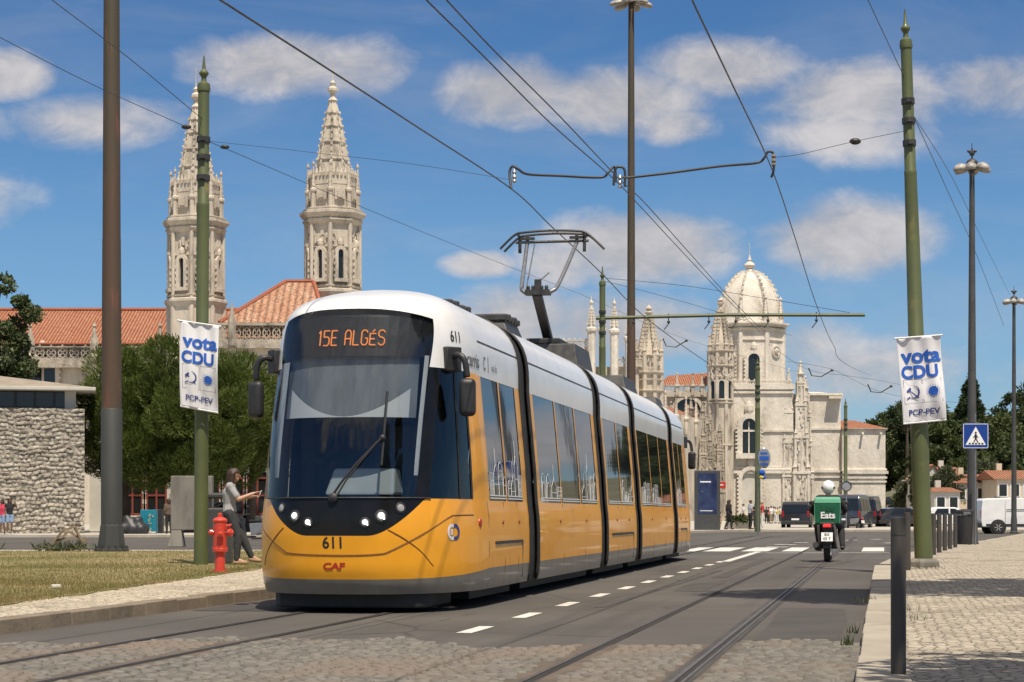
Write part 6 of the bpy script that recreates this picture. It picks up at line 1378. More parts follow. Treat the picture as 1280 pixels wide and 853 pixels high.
def figure(label, loc, rz, h=1.7, pose=None, top=None, bottom=None, skin='skin', hair='hair', shoes=None, sleeve=.6, legs=1.0, hairlen=0, vox=.02, fat=1.0, fine=False, head=True, group=None, skirt=False, name='person', parent_thing=None):
    J = dict(BASE); J.update(pose or {}); s = h/1.7; J = {k: Vector(v)*s for k, v in J.items()}
    o = parent_thing or thing(name, label, 'person', loc, rz, group); b = MB(); cap = lambda a, c, ra, rb, mb=b: capsule(mb, a, c, ra*s*fat, rb*s*fat)
    hx = J['head']; nk = J['neck']
    def torso(mb, e):
        for sx_ in (-1,1):
            off = Vector((.055*s*sx_,0,0)); cap(J['pelvis']+off, J['waist']+off*.7, .105+e, .092+e, mb); cap(J['waist']+off*.7, J['chest']+off, .092+e, .108+e, mb)
        cap(J['shL'], J['shR'], .062+e, .062+e, mb); cap(J['chest'], (J['shL']+J['shR'])/2, .105+e, .075+e, mb)
    def arm(mb, sd, e, f0=0, f1=2.0):
        a, c, w = J['sh'+sd], J['el'+sd], J['wr'+sd]
        if f1 <= 1: cap(a, a+(c-a)*f1, .056+e, .056+e-.012*f1, mb)
        else: cap(a, c, .056+e, .043+e, mb); cap(c, c+(w-c)*(f1-1), .042+e, .042+e-.012*(f1-1), mb)
    def leg(mb, sd, e, f1=2.0):
        a, c, w = J['hp'+sd], J['kn'+sd], J['an'+sd]
        if f1 <= 1: cap(a, a+(c-a)*f1, .088+e, .088+e-.03*f1, mb)
        else: cap(a, c, .088+e, .058+e, mb); m_ = c+(w-c)*.3; cap(c, m_, .057+e, .056+e, mb); cap(m_, c+(w-c)*(f1-1), .056+e, .056+e-.022*(f1-1), mb)
    torso(b, 0); cap((J['shL']+J['shR'])/2, hx, .055, .05)
    for sd in 'LR':
        arm(b, sd, 0); leg(b, sd, 0); cap(J['an'+sd], J['to'+sd], .042, .03); cap(J['an'+sd]+Vector((0,-.02*s,-.04*s)), J['to'+sd], .035, .03)
        if fine: hand(b, J['wr'+sd], J['el'+sd], -1 if sd == 'L' else 1, s)
        else: d = (J['wr'+sd]-J['el'+sd]).normalized(); cap(J['wr'+sd], J['wr'+sd]+d*.11*s, .034, .022)
    if head:
        cap(hx+Vector((0,-.015,.03))*s, hx+Vector((0,.01,.03))*s, .088, .082); cap(hx+Vector((0,.02,-.02))*s, hx+Vector((0,.045,-.055))*s, .068, .045)
        cap(hx+Vector((0,.085,.02))*s, hx+Vector((0,.108,-.012))*s, .012, .014)
        for sx_ in (-1,1): cap(hx+Vector((.082*sx_,-.005,.015))*s, hx+Vector((.084*sx_,-.01,-.025))*s, .016, .012)
    body = fuse('body', b, M[skin], o, vox)
    if head and fine:
        mb = MB()
        for sx_ in (-1,1): mb.ball(hx+Vector((.032*sx_,.088,.022))*s, .011*s, 8, 6); mb.bar(hx+Vector((.018*sx_,.094,.044))*s, hx+Vector((.05*sx_,.084,.046))*s, .007*s)
        mb.bar(hx+Vector((-.022,.088,-.045))*s, hx+Vector((.022,.088,-.045))*s, .008*s); mb.build('face_detail', M['hair'], body)
    if hair and head:
        mb = MB(); cap(hx+Vector((0,-.025,.045))*s, hx+Vector((0,.005,.055))*s, .098, .088, mb)
        if hairlen:
            cap(hx+Vector((0,-.05,.03))*s, hx+Vector((0,-.075,-hairlen))*s, .09, .065, mb)
            for sx_ in (-1,1): cap(hx+Vector((.06*sx_,-.02,.03))*s, hx+Vector((.07*sx_,-.04,-hairlen*.9))*s, .05, .042, mb)
        fuse('hair', mb, M[hair], o, max(vox*.8,.01), 2)
    if top:
        mb = MB(); torso(mb, .014)
        for sd in 'LR':
            if sleeve > 0: arm(mb, sd, .014, 0, sleeve)
        fuse('top', mb, top, o, vox, 2)
    if bottom:
        mb = MB()
        for sx_ in (-1,1): off = Vector((.055*s*sx_,0,0)); cap(J['pelvis']+off-Vector((0,0,.03*s)), J['pelvis']+off*.8+Vector((0,0,.09*s)), .118, .108, mb)
        if skirt:
            mb.lathe([(.25*s,J['pelvis'].z-.75*s),(.22*s,J['pelvis'].z-.3*s),(.15*s,J['pelvis'].z+.1*s)], (J['pelvis'].x,J['pelvis'].y,0), 14)
        else:
            for sd in 'LR': leg(mb, sd, .018 if legs > 1 else .02, legs)
        fuse('trousers' if not skirt else 'skirt', mb, bottom, o, vox, 2)
    if shoes:
        for sd in 'LR':
            mb = MB(); cap(J['an'+sd]+Vector((0,-.015*s,-.045*s)), J['to'+sd], .045, .038, mb); fuse('shoe', mb, shoes, o, max(vox*.7,.01), 1)
    return o
cBlack = cloth('black_cloth', (.018,.018,.019)); cGrey = cloth('light_grey_shirt', (.34,.34,.35)); cJean = cloth('dark_trousers', (.04,.042,.045)); cPink = cloth('pink_shirt', (.62,.05,.10)); cDenim = cloth('light_denim', (.28,.40,.58))
cRed = cloth('red_shirt', (.50,.03,.025)); cWhite = cloth('white_cloth', (.68,.67,.64)); cPale = cloth('pale_blue_shirt', (.42,.47,.53)); cYel = cloth('yellow_shirt', (.60,.42,.03)); cTan = cloth('tan_cloth', (.36,.26,.16)); cBlue = cloth('blue_cap', (.02,.07,.42)); cBrown = cloth('brown_cloth', (.12,.08,.055)); cTanShoe = cloth('tan_sandal', (.40,.24,.15))
# woman walking with a phone, behind the litter bin
b = P(299,707,34); wp = dict(pelvis=(0,-.03,.95), waist=(0,-.035,1.08), chest=(0,-.03,1.28), neck=(0,0,1.47), head=(0,.05,1.595), shR=(.16,-.02,1.40), shL=(-.16,.0,1.40), elR=(.20,.13,1.17), wrR=(.14,.38,1.27), elL=(-.19,.12,1.18), wrL=(-.06,.36,1.22),
      hpR=(.09,-.03,.92), hpL=(-.09,-.03,.92), knR=(.10,.12,.53), anR=(.10,.10,.09), toR=(.11,.26,.04), knL=(-.10,.18,.52), anL=(-.09,.36,.14), toL=(-.09,.50,.07))
wo_ = figure('woman in a grey T-shirt and dark trousers holding up a phone beside the litter bin', (b.x-.14,34,.125), R(-84), 1.68, wp, cGrey, cJean, 'skin', 'hair', cTanShoe, .75, 1.97, .20, .011, 1.06, True)
mb = MB(); mb.cbox((.02,.50,1.25), (.075,.012,.15), M=Matrix.Rotation(R(-25),3,'X')); ph = mb.build('phone', M['white'], None, bevel=.006); ph.location = wo_.location; ph.rotation_euler = wo_.rotation_euler; tag(ph, 'pale mobile phone held by the woman in the grey T-shirt', 'phone')
# people by the pavilion
b = P(3,671,86.5); figure('girl in a pink top standing second from the wall corner at the left edge', (b.x,86.5,.11), R(160), 1.56, None, cPink, cDenim, 'skindark', 'hair', cWhite, .6, .75, .16, .024)
b = P(12,671,86); figure('girl in a black top and pale denim shorts with one arm raised', (b.x,86,.11), R(-150), 1.60, dict(elL=(-.33,.05,1.30), wrL=(-.22,.12,1.52)), cBlack, cDenim, 'skindark', 'hair', cWhite, .2, .7, .22, .024)
b = P(211,668,89); figure('dark-clothed person standing in the shade by the concrete cabinet', (b.x,89,.11), R(20), 1.62, dict(wrR=(.12,.16,1.2)), cBrown, cBlack, 'skindark', 'hair', cBlack, 1.9, 1.95, .1, .026)
# people at the junction
b = P(911,0,116); figure('person all in black with long hair walking past the advertising totem', (b.x,116,.11), R(-60), 1.75, dict(anL=(-.1,-.2,.1), toL=(-.1,-.05,.03), knR=(.1,.12,.5), anR=(.1,.12,.09), toR=(.1,.28,.03)), cBlack, cBlack, 'skin', 'hair', cBlack, 1.9, 1.95, .3, .03, 1.15)
b = P(900,0,118); figure('small child in tan beside the person in black', (b.x,118,.11), R(-60), 1.05, None, cTan, cTan, 'skin', 'hair', cWhite, .6, .9, .05, .03)
b = P(938,0,117); figure('man in a pale blue shirt and black trousers facing the red shirt', (b.x,117,.11), R(-70), 1.74, dict(wrR=(.15,.3,1.12)), cPale, cBlack, 'skin', 'hair', cBlack, .6, 1.95, 0, .03)
b = P(945,0,118.5); figure('dark figure half hidden between the pale blue and the red shirt', (b.x,118.5,.11), R(180), 1.62, None, cBlack, cBlack, 'skindark', 'hair', cBlack, 1.8, 1.95, .1, .03)
b = P(953,0,116.5); figure('person in a red shirt, white trousers and blue head cover', (b.x,116.5,.11), R(80), 1.70, dict(knR=(.14,.06,.5), anR=(.18,.0,.09), toR=(.2,.14,.03)), cRed, cWhite, 'skin', None, cWhite, .7, 1.95, 0, .03); M['bluehair'] = cBlue
mb = MB(); 
for i, (px, Y, hh, tp, bt, rz, lab) in enumerate(((958,190,1.62,cBlack,cBlack,0,'dark-dressed visitor far off, left of the group by the black van'),(964,185,1.68,cWhite,cTan,40,'visitor in white and tan in the far group by the church'),(969,192,1.6,cWhite,cWhite,-50,'visitor all in white in the far group by the church'),(975,188,1.66,cWhite,cBlack,100,'visitor in a white top and black trousers nearest the black van'),
        (961,196,1.64,cRed,cBlack,60,'visitor in a red top deep in the far group by the church'),(967,200,1.7,cPale,cBlack,-30,'visitor in a pale blue top deep in the far group by the church'),(972,198,1.6,cYel,cWhite,10,'visitor in a yellow top and white trousers deep in the far group'),(929,150,1.7,cWhite,cBlack,-80,'lone visitor in a white top left of the far green pole'),
        (1086,176,1.72,cTan,cBrown,160,'tan-shirted visitor just right of the dark minibus'),(1091,180,1.66,cBlack,cBlack,20,'visitor in black between the tan and the yellow shirts'),(1097,172,1.66,cYel,cBlack,175,'visitor in a bright yellow shirt right of the minibus'),(1109,172,1.74,cTan,cWhite,190,'visitor in tan with hands on hips, rightmost of the group'))):
    b = P(px,0,Y); pz = dict(elL=(-.36,-.05,1.2), wrL=(-.2,.05,1.02), elR=(.36,-.05,1.2), wrR=(.2,.05,1.02)) if px == 1109 else None
    figure(lab, (b.x,Y,.11), R(rz), hh, pz, tp, bt, 'skin', 'hair', cBlack, .7, 1.6 if i % 2 else 1.95, 0, .04, 1.0, group='visitors far off by the church')
# ================================================================= VEHICLES AND STREET FURNITURE
def wheel(parent, c, r, w=.2, name='wheel'):
    q = Matrix.Rotation(R(90),3,'Y'); mb = MB(); mb.lathe([(r*.62,-w/2),(r*.93,-w/2),(r,-w*.36),(r,w*.36),(r*.93,w/2),(r*.62,w/2)], c, 24, M=q); t = mb.build(name, M['tyre'], parent, smooth=40)
    mb = MB(); mb.lathe([(r*.63,-w*.42),(r*.60,-w*.44),(r*.5,-w*.3),(r*.2,-w*.36),(.01,-w*.38)], c, 20, M=q); mb.lathe([(.01,w*.38),(r*.2,w*.36),(r*.5,w*.3),(r*.60,w*.44),(r*.63,w*.42)], c, 20, M=q)
    for k in range(6): a = R(60*k); d = Vector((0,math.cos(a),math.sin(a))); mb.bar(Vector(c)+d*r*.12+Vector((w*.4,0,0)), Vector(c)+d*r*.58+Vector((w*.4,0,0)), .05,.03); mb.bar(Vector(c)+d*r*.12-Vector((w*.4,0,0)), Vector(c)+d*r*.58-Vector((w*.4,0,0)), .05,.03)
    mb.build('rim', M['rim'], t, smooth=40); return t
def vehicle(name, label, cat, loc, rz, prof, Wd, paint, wheels, wr, side_wins, rear_win=None, front_win=None, belt=1.0, group=None, lights=True, plate=True, trim=None, scale=None):
    """prof: side outline (y,z); the cabin narrows above the belt line"""
    o = thing(name, label, cat, loc, rz, group); zt = max(p[1] for p in prof)
    hw = lambda z: Wd/2*(1-.02*max(0,(.5-z)))-max(0,z-belt)*.13
    n = len(prof); mb = MB(); vs = [(-hw(z),y,z) for y,z in prof]+[(hw(z),y,z) for y,z in prof]
    mb.add(vs, [(i,(i+1)%n,n+(i+1)%n,n+i) for i in range(n)]+[tuple(range(n-1,-1,-1)), tuple(range(n,2*n))]); mb.build('body', paint, o, bevel=.05, seg=3)
    for poly in side_wins:
        for sx_ in (-1,1):
            mb = MB(); k = len(poly); a = [(sx_*(hw(z)+.006),y,z) for y,z in poly]; b_ = [(sx_*(hw(z)-.03),y,z) for y,z in poly]; mb.add(a+b_, [tuple(range(k)), tuple(range(2*k-1,k-1,-1))]+[(i,(i+1)%k,k+(i+1)%k,k+i) for i in range(k)]); mb.build('side_window', M['winglass'], o)
    for nm, w in (('rear_window', rear_win), ('windscreen', front_win)):
        if w:
            (y0,z0),(y1,z1) = w; sg = -1 if nm == 'rear_window' else 1; mb = MB(); a0, a1 = hw(z0)-.12, hw(z1)-.12
            mb.hexa([(-a0,y0,z0),(a0,y0,z0),(a1,y1,z1),(-a1,y1,z1),(-a0,y0+sg*.012,z0),(a0,y0+sg*.012,z0),(a1,y1+sg*.012,z1),(-a1,y1+sg*.012,z1)]); mb.build(nm, M['winglass'], o)
    yr = min(p[0] for p in prof); yf = max(p[0] for p in prof)
    for y in wheels:
        for sx_ in (-1,1):
            mb = MB(); mb.lathe([(wr*1.22,-.012),(wr*1.22,.012)], (sx_*(Wd/2-.005),y,wr), 24, M=Matrix.Rotation(R(90),3,'Y')); mb.build('wheel_arch', M['dark'], o); wheel(o, (sx_*(Wd/2-.07),y,wr), wr, .22)
    mb = MB(); mb.box(-Wd/2+.04,Wd/2-.04,yr-.06,yr+.12,.32,.58); mb.build('rear_bumper', trim or M['dark'], o, bevel=.04)
    mb = MB(); mb.box(-Wd/2+.04,Wd/2-.04,yf-.12,yf+.06,.28,.56); mb.build('front_bumper', trim or M['dark'], o, bevel=.04)
    if lights:
        for sx_ in (-1,1):
            mb = MB(); mb.box(sx_*(Wd/2-.14)-.08,sx_*(Wd/2-.14)+.08,yr-.02,yr+.05,.85,1.25); mb.build('tail_lamp', M['redlamp2'], o, bevel=.015)
            mb = MB(); mb.box(sx_*(Wd/2-.22)-.16,sx_*(Wd/2-.22)+.16,yf-.06,yf+.025,.66,.86); mb.build('headlamp', M['lampdim'], o, bevel=.015)
            mb = MB(); mb.cbox((sx_*(Wd/2+.10),yf-1.25,1.12), (.16,.09,.2)); mb.build('wing_mirror', M['dark'], o, bevel=.03)
    if plate: mb = MB(); mb.box(-.26,.26,yr-.075,yr-.062,.62,.74); mb.build('number_plate', M['whiteink'], o)
    return o
M['redlamp2'] = pm('tail_lamp_red', (.30,.012,.012), (.25,.01,.01), 4, rough=.15, coat=1)
VAN = [(-2.3,.32),(-2.38,.6),(-2.36,1.05),(-2.22,1.72),(-2.05,1.86),(-1.0,1.90),(.7,1.86),(1.0,1.78),(1.55,1.22),(2.2,1.04),(2.42,.85),(2.44,.5),(2.3,.3)]
MINIBUS = [(-2.6,.35),(-2.7,.7),(-2.66,1.1),(-2.55,2.1),(-2.4,2.3),(-1,2.36),(1.1,2.33),(1.5,2.2),(2.1,1.35),(2.6,1.1),(2.72,.9),(2.72,.5),(2.6,.32)]
PVAN = [(-2.2,.36),(-2.25,.7),(-2.24,1.2),(-2.16,1.74),(-2.0,1.84),(-.5,1.88),(.55,1.84),(.85,1.74),(1.4,1.18),(2.05,1.0),(2.2,.82),(2.22,.5),(2.1,.32)]
HATCH = [(-1.95,.35),(-2.02,.6),(-1.98,.95),(-1.75,1.08),(-1.35,1.42),(-.9,1.5),(.2,1.48),(.5,1.4),(1.1,1.0),(1.75,.9),(1.95,.75),(1.98,.5),(1.9,.3)]
b = P(1002,0,131); vehicle('people_carrier', 'black people carrier seen from behind at the junction', 'van', (b.x,131+1.0,.0), R(-15), VAN, 1.98, M['vanblack'], (-1.45,1.5), .34, [[(-1.95,1.10),(-1.85,1.62),(-.6,1.66),(-.6,1.10)],[(-.5,1.10),(-.5,1.66),(.6,1.64),(1.2,1.12)]], ((-2.37,1.12),(-2.26,1.66)), ((1.52,1.26),(1.06,1.74)))
b = P(1070,0,129); vehicle('minibus', 'dark blue minibus parked behind the delivery rider', 'van', (b.x,130.5,.0), R(-19), MINIBUS, 2.05, M['vanblue'], (-1.7,1.75), .36, [[(-2.3,1.25),(-2.22,2.0),(-1.1,2.04),(-1.1,1.25)],[(-1.0,1.25),(-1.0,2.04),(.3,2.04),(.3,1.25)],[(.4,1.25),(.4,2.03),(1.2,2.0),(1.85,1.3)]], ((-2.66,1.3),(-2.57,2.05)), ((2.02,1.42),(1.55,2.14)))
b = P(1086,0,140); vehicle('minibus', 'second dark van showing just right of the minibus', 'van', (b.x+.2,142,.0), R(-16), MINIBUS, 2.0, M['vanblack'], (-1.7,1.75), .36, [[(-2.3,1.25),(-2.22,2.0),(-1.1,2.04),(-1.1,1.25)],[(-1.0,1.25),(-1.0,2.04),(1.2,2.0),(1.85,1.3)]], ((-2.66,1.3),(-2.57,2.05)))
xw = P(1221,0,100).x+2.26; vehicle('delivery_van', 'white panel van seen from the side at the right edge', 'van', (xw,100,.0), R(-90), PVAN, 1.85, M['white'], (-1.38,1.42), .34, [[(.25,1.15),(.25,1.66),(.72,1.64),(1.22,1.16)]], None, ((1.36,1.22),(.92,1.70)), trim=M['dark'])
vb = bpy.data.objects['delivery_van'] if 'delivery_van' in bpy.data.objects else None
mb = MB()
for sx_ in (-1,1): mb.box(sx_*.93-.006 if sx_ > 0 else -.936, .936 if sx_ > 0 else -.924, -2.0, 2.0, .40, .52); mb.box(.917 if sx_ > 0 else -.921, .921 if sx_ > 0 else -.917, -.95,.05,1.22,1.27)
for y in (-1.2,-.2,.5): mb.box(-.5,.5,y-.04,y+.04,1.86,1.93)
mb.build('side_trim', M['dark'], vb)
mb = MB()
for y in (.12,-1.0): mb.box(.922,.926,y-.006,y+.006,.52,1.72); mb.box(-.926,-.922,y-.006,y+.006,.52,1.72)
mb.build('door_seam', M['greymetal'], vb)
b = P(1186,0,128); vehicle('parked_car', 'white car with only its roof showing above the bollards', 'car', (b.x,128,.0), R(-90), HATCH, 1.75, M['white'], (-1.2,1.25), .31, [[(-1.2,1.0),(-.95,1.38),(-.2,1.4),(-.2,1.0)],[(-.1,1.0),(-.1,1.4),(.25,1.38),(.85,1.0)]], ((-1.72,1.12),(-1.38,1.4)), ((1.02,1.06),(.56,1.36)))
for i, (px, Y, mm, lab) in enumerate(((1128,140,'vanblack','dark parked hatchback left of the right pole foot'),(1158,146,'silver','silver parked hatchback right of the right pole foot'))):
    b = P(px,0,Y); vehicle('parked_car', lab, 'car', (b.x,Y,.0), R(-80+20*i), HATCH, 1.75, M[mm], (-1.2,1.25), .31, [[(-1.2,1.0),(-.95,1.38),(-.2,1.4),(-.2,1.0)],[(-.1,1.0),(-.1,1.4),(.25,1.38),(.85,1.0)]], ((-1.72,1.12),(-1.38,1.4)), ((1.02,1.06),(.56,1.36)))
# ---- scooter and delivery rider ---------------------------------------
def scooter(label, loc, rz, group=None, paint='silver'):
    o = thing('motor_scooter', label, 'scooter', loc, rz, group)
    wheel(o, (0,-.62,.26), .26, .14); wheel(o, (.0,.66,.26), .26, .12, 'front_wheel')
    mb = MB(); mb.hexa([(-.13,-.75,.42),(.13,-.75,.42),(.16,.05,.40),(-.16,.05,.40),(-.10,-.95,.80),(.10,-.95,.80),(.15,.1,.74),(-.15,.1,.74)]); mb.build('tail_body', M['dark'], o, bevel=.04)
    for sx_ in (-1,1):
        mb = MB(); x = .165*sx_; mb.hexa([(x-.02,-.72,.46),(x+.02,-.72,.46),(x+.03,.02,.34),(x-.03,.02,.34),(x-.05,-.90,.78),(x+.0,-.90,.78),(x+.02,.08,.72),(x-.03,.08,.72)]); mb.build('side_fairing', M[paint], o, bevel=.015)
    mb = MB(); mb.box(-.17,.17,-.75,.12,.76,.84); mb.build('seat', M['rubber'], o, bevel=.03)
    mb = MB(); mb.box(-.2,.2,.05,.42,.26,.32); mb.bar((0,.42,.3),(0,.56,.95),.34,.08); mb.bar((0,.50,.9),(0,.62,.28),.07); mb.box(-.07,.07,.45,.86,.50,.54); mb.build('leg_shield', M['dark'], o, bevel=.02)
    mb = MB(); mb.tube([(-.36,.42,1.02),(-.2,.5,1.0),(0,.54,.98),(.2,.5,1.0),(.36,.42,1.02)], .02, 8); mb.build('handlebar', M['dark'], o)
    for sx_ in (-1,1):
        mb = MB(); mb.tube([(.26*sx_,.48,1.0),(.34*sx_,.5,1.2)], .009, 6); mb.ball((.36*sx_,.48,1.26), .07, 10, 6, (1,.3,.7)); mb.build('mirror', M['dark'], o)
    mb = MB(); mb.hexa([(-.09,-.99,.73),(.09,-.99,.73),(.08,-.9,.74),(-.08,-.9,.74),(-.08,-.97,.80),(.08,-.97,.80),(.07,-.88,.81),(-.07,-.88,.81)]); mb.build('tail_lamp', M['redlamp'], o, bevel=.015)
    mb = MB(); mb.box(-.09,.09,-1.0,-.80,.36,.46); mb.bar((0,-.90,.70),(0,-.98,.30),.12,.02); mb.build('rear_mudguard', M['dark'], o, bevel=.01)
    mb = MB(); q = Matrix.Rotation(R(-14),3,'X'); mb.cbox((0,-1.01,.53), (.24,.012,.19), M=q); pl = mb.build('number_plate', M['whiteink'], o)
    mb = MB(); f = lambda a, b_: Vector((0,-1.01,.53))+q@Vector((a,-.008,b_)); put_text(mb, 'BX', .085, lambda a, b_: f(a,.045+b_), .002); put_text(mb, '05 T', .085, lambda a, b_: f(a,-.045+b_), .002); mb.build('plate_lettering', M['blackink'], pl)
    mb = MB(); mb.tube([(-.16,.0,.24),(-.2,-.35,.25),(-.22,-.5,.28)], .03, 8); mb.tube([(-.22,-.45,.28),(-.24,-.9,.36)], [.055,.065], 10); mb.build('exhaust', M['darkmetal'], o, smooth=40)
    return o
b = G(1041,703); ang = -math.atan(.19); sc_ = scooter('dark motor scooter with a red tail lamp ridden away along the rails', (b.x,b.y+.6,.012), ang)
rp = dict(pelvis=(0,-.10,.88), waist=(0,-.09,1.00), chest=(0,-.02,1.20), neck=(0,.05,1.40), head=(0,.10,1.53), shL=(-.19,.0,1.33), shR=(.19,.0,1.33), elL=(-.36,.14,1.10), elR=(.36,.14,1.10), wrL=(-.33,.38,1.03), wrR=(.33,.38,1.03), hpL=(-.11,-.05,.87), hpR=(.11,-.05,.87), knL=(-.23,.36,.74), knR=(.26,.34,.72), anL=(-.20,.18,.36), anR=(.30,.10,.32), toL=(-.21,.34,.33), toR=(.31,.26,.29))
rd = figure('delivery rider in a black jacket and white helmet on the scooter', sc_.location.copy(), ang, 1.72, rp, cBlack, cBlack, 'skin', None, cBlack, 1.95, 1.97, 0, .014, 1.08, True)
hl = MB(); c = Vector(rp['head'])*1.72/1.7+Vector((0,-.005,.04)); hl.ball(c, .155, 24, 16, (.92,1.08,1.0)); hm = hl.build('helmet', M['plastwhite'], rd, smooth=60)
mb = MB(); mb.lathe([(.150,-.03),(.152,-.02),(.152,.0),(.150,.01)], c+Vector((0,0,.0)), 24); mb.cbox(c+Vector((0,.13,.0)), (.2,.08,.1)); mb.build('visor_band', M['dark'], hm)
o = thing('delivery_bag', 'green insulated delivery bag on the back of the rider', 'bag', sc_.location.copy(), ang)
mb = MB(); mb.hexa([(-.26,-.66,.80),(.26,-.66,.80),(.26,-.26,.80),(-.26,-.26,.80),(-.275,-.68,1.24),(.275,-.68,1.24),(.275,-.22,1.26),(-.275,-.22,1.26)]); mb.build('bag_body', M['bag'], o, bevel=.03, seg=3)
mb = MB(); mb.hexa([(-.285,-.695,1.23),(.285,-.695,1.23),(.28,-.21,1.25),(-.28,-.21,1.25),(-.27,-.66,1.36),(.27,-.66,1.36),(.26,-.24,1.38),(-.26,-.24,1.38)]); ld = mb.build('lid', M['baglight'], o, bevel=.03, seg=3)
mb = MB(); put_text(mb, 'Uber', .16, lambda a, b_: Vector((a*.9+.02,-.683,1.13+b_)), .003); mb.build('bag_lettering', pm('dark_green_ink', (.006,.09,.045), (.006,.08,.04), 4), o)
mb = MB(); put_text(mb, 'Eats', .19, lambda a, b_: Vector((a+.01,-.679,.98+b_)), .006); mb.build('bag_lettering', M['whiteink'], o)
for x in (-.3,.3): mb = MB(); mb.bar((x*.86,-.668,.82),(x*.9,-.69,1.23),.015,.01,up=(0,1,0)); mb.build('piping', M['baglight'], o)
for i, (px, Y, rz, lab) in enumerate(((1066,126,30,'parked motor scooter below the dark minibus'),(318,62,65,'parked motor scooter seen left of the tram cab beyond the lawn'))):
    b = P(px,0,Y); dup(sc_, (b.x,Y,0), R(rz), lab)
# ---- left lawn furniture -------------------------------------------------
b = P(275,715,29.6); o = thing('fire_hydrant', 'red fire hydrant at the edge of the lawn', 'hydrant', (b.x,29.6,.118))
mb = MB(); mb.lathe([(.15,-.01),(.15,.025),(.085,.03),(.08,.10),(.08,.32),(.12,.33),(.12,.37),(.105,.38),(.105,.78),(.115,.79),(.115,.81),(.09,.84),(.035,.86),(.035,.91),(.02,.92)], (0,0,0), 18); mb.build('barrel', M['hydrant'], o, smooth=35)
for nm, c, r, L, d in (('outlet',(.0,0,.62),.062,.20,(1,-.25,0)),('outlet',(0,0,.62),.05,.16,(-1,-.2,0)),('outlet',(0,0,.60),.05,.17,(.2,-1,0))):
    q = Vector((0,0,1)).rotation_difference(Vector(d).normalized()).to_matrix(); mb = MB(); mb.lathe([(r*.75,.06),(r*.75,L*.7),(r,L*.72),(r,L*.98),(r*.6,L),(r*.3,L*1.12)], c, 12, M=q); mb.build(nm, M['hydrant'], o, smooth=35)
mb = MB(); mb.tube([(.13,-.03,.66),(.17,-.05,.74),(.10,-.1,.72)], .018, 6)
for k in range(8): a = R(45*k); mb.lathe([(.014,.37),(.014,.395)], (.11*math.cos(a),.11*math.sin(a),0), 6)
mb.build('bolts', M['hydrant'], o)
b = P(275,704,35.2); o = thing('litter_bin', 'tall dark grey litter bin between the green pole and the woman', 'litter bin', (b.x,35.2,.118))
mb = MB(); mb.box(-.22,.22,-.2,.2,0,1.02); mb.build('bin_body', M['bin'], o, bevel=.03)
mb = MB(); mb.box(-.23,.23,-.21,.21,1.19,1.29); mb.build('lid', M['bin'], o, bevel=.03)
mb = MB()
for sx_ in (-1,1): mb.box(sx_*.2-.025,sx_*.2+.025,-.2,.2,1.02,1.2)
mb.build('lid_post', M['bin'], o)
mb = MB()
for i in range(7): mb.ball((-.07+.05*(i%4),-.05+.02*i,1.03+.03*(i%3)), .045, 6, 5, (1,1,.8))
tag(mb.build('rubbish', M['concrete']), None, None).parent = o
b = P(239,684,54); o = thing('concrete_cabinet', 'weathered concrete panel on two feet behind the green pole', 'cabinet', (b.x,54,.12))
mb = MB(); mb.box(-.58,.58,0,.35,.45,1.98); mb.build('panel', M['concrete'], o, bevel=.02)
for x in (-.42,.42): mb = MB(); mb.hexa([(x-.24,-.1,-.02),(x+.2,-.1,-.02),(x+.2,.45,-.02),(x-.24,.45,-.02),(x-.14,0,.448),(x+.14,0,.448),(x+.14,.35,.448),(x-.14,.35,.448)]); mb.build('foot', M['concrete'], o, bevel=.02)
b = P(185,667,90); o = thing('teal_box', 'blue-green utility box with a mural on its front under the pines', 'box', (b.x,90,.11))
mb = MB(); mb.box(-.36,.36,0,.6,0,1.12); mb.build('housing', M['teal'], o, bevel=.02)
mb = MB(); r_ = random.Random(4)
for i in range(14): mb.cbox((r_.uniform(.0,.25),-.012-.0015*i,r_.uniform(.15,.95)), (r_.uniform(.03,.1),.01,r_.uniform(.03,.14)), M=Matrix.Rotation(r_.uniform(-.8,.8),3,'Y'))
mb.build('mural', pm('mural_paint', (.35,.30,.22), (.03,.35,.33), 9, 3, rough=.6), o); mb = MB(); mb.box(-.34,.36,-.02,-.005,.02,.10); mb.ball((-.05,-.2,.08), .18, 8, 5, (1.4,.5,.5)); mb.build('base', M['plaster'], o)
b = P(196,667,91); mb = MB(); mb.box(b.x-.2,b.x+.25,91,91.5,.1,1.25); tag(mb.build('dark_cabinet', M['dark'], bevel=.02), 'dark cabinet standing right against the blue-green box', 'cabinet')
b = P(165,667,89); mb = MB(); r_ = random.Random(5)
for i in range(7): capsule(mb, (r_.uniform(-.55,.5),r_.uniform(-.2,.3),.22), (r_.uniform(-.4,.45),r_.uniform(-.2,.3),r_.uniform(.4,.72)), .3, .2)
hp = fuse('covered_heap', mb, M['dark'], None, .05); hp.location = (b.x,89,.11); tag(hp, 'dark tarpaulin-covered heap left of the blue-green box', 'heap')
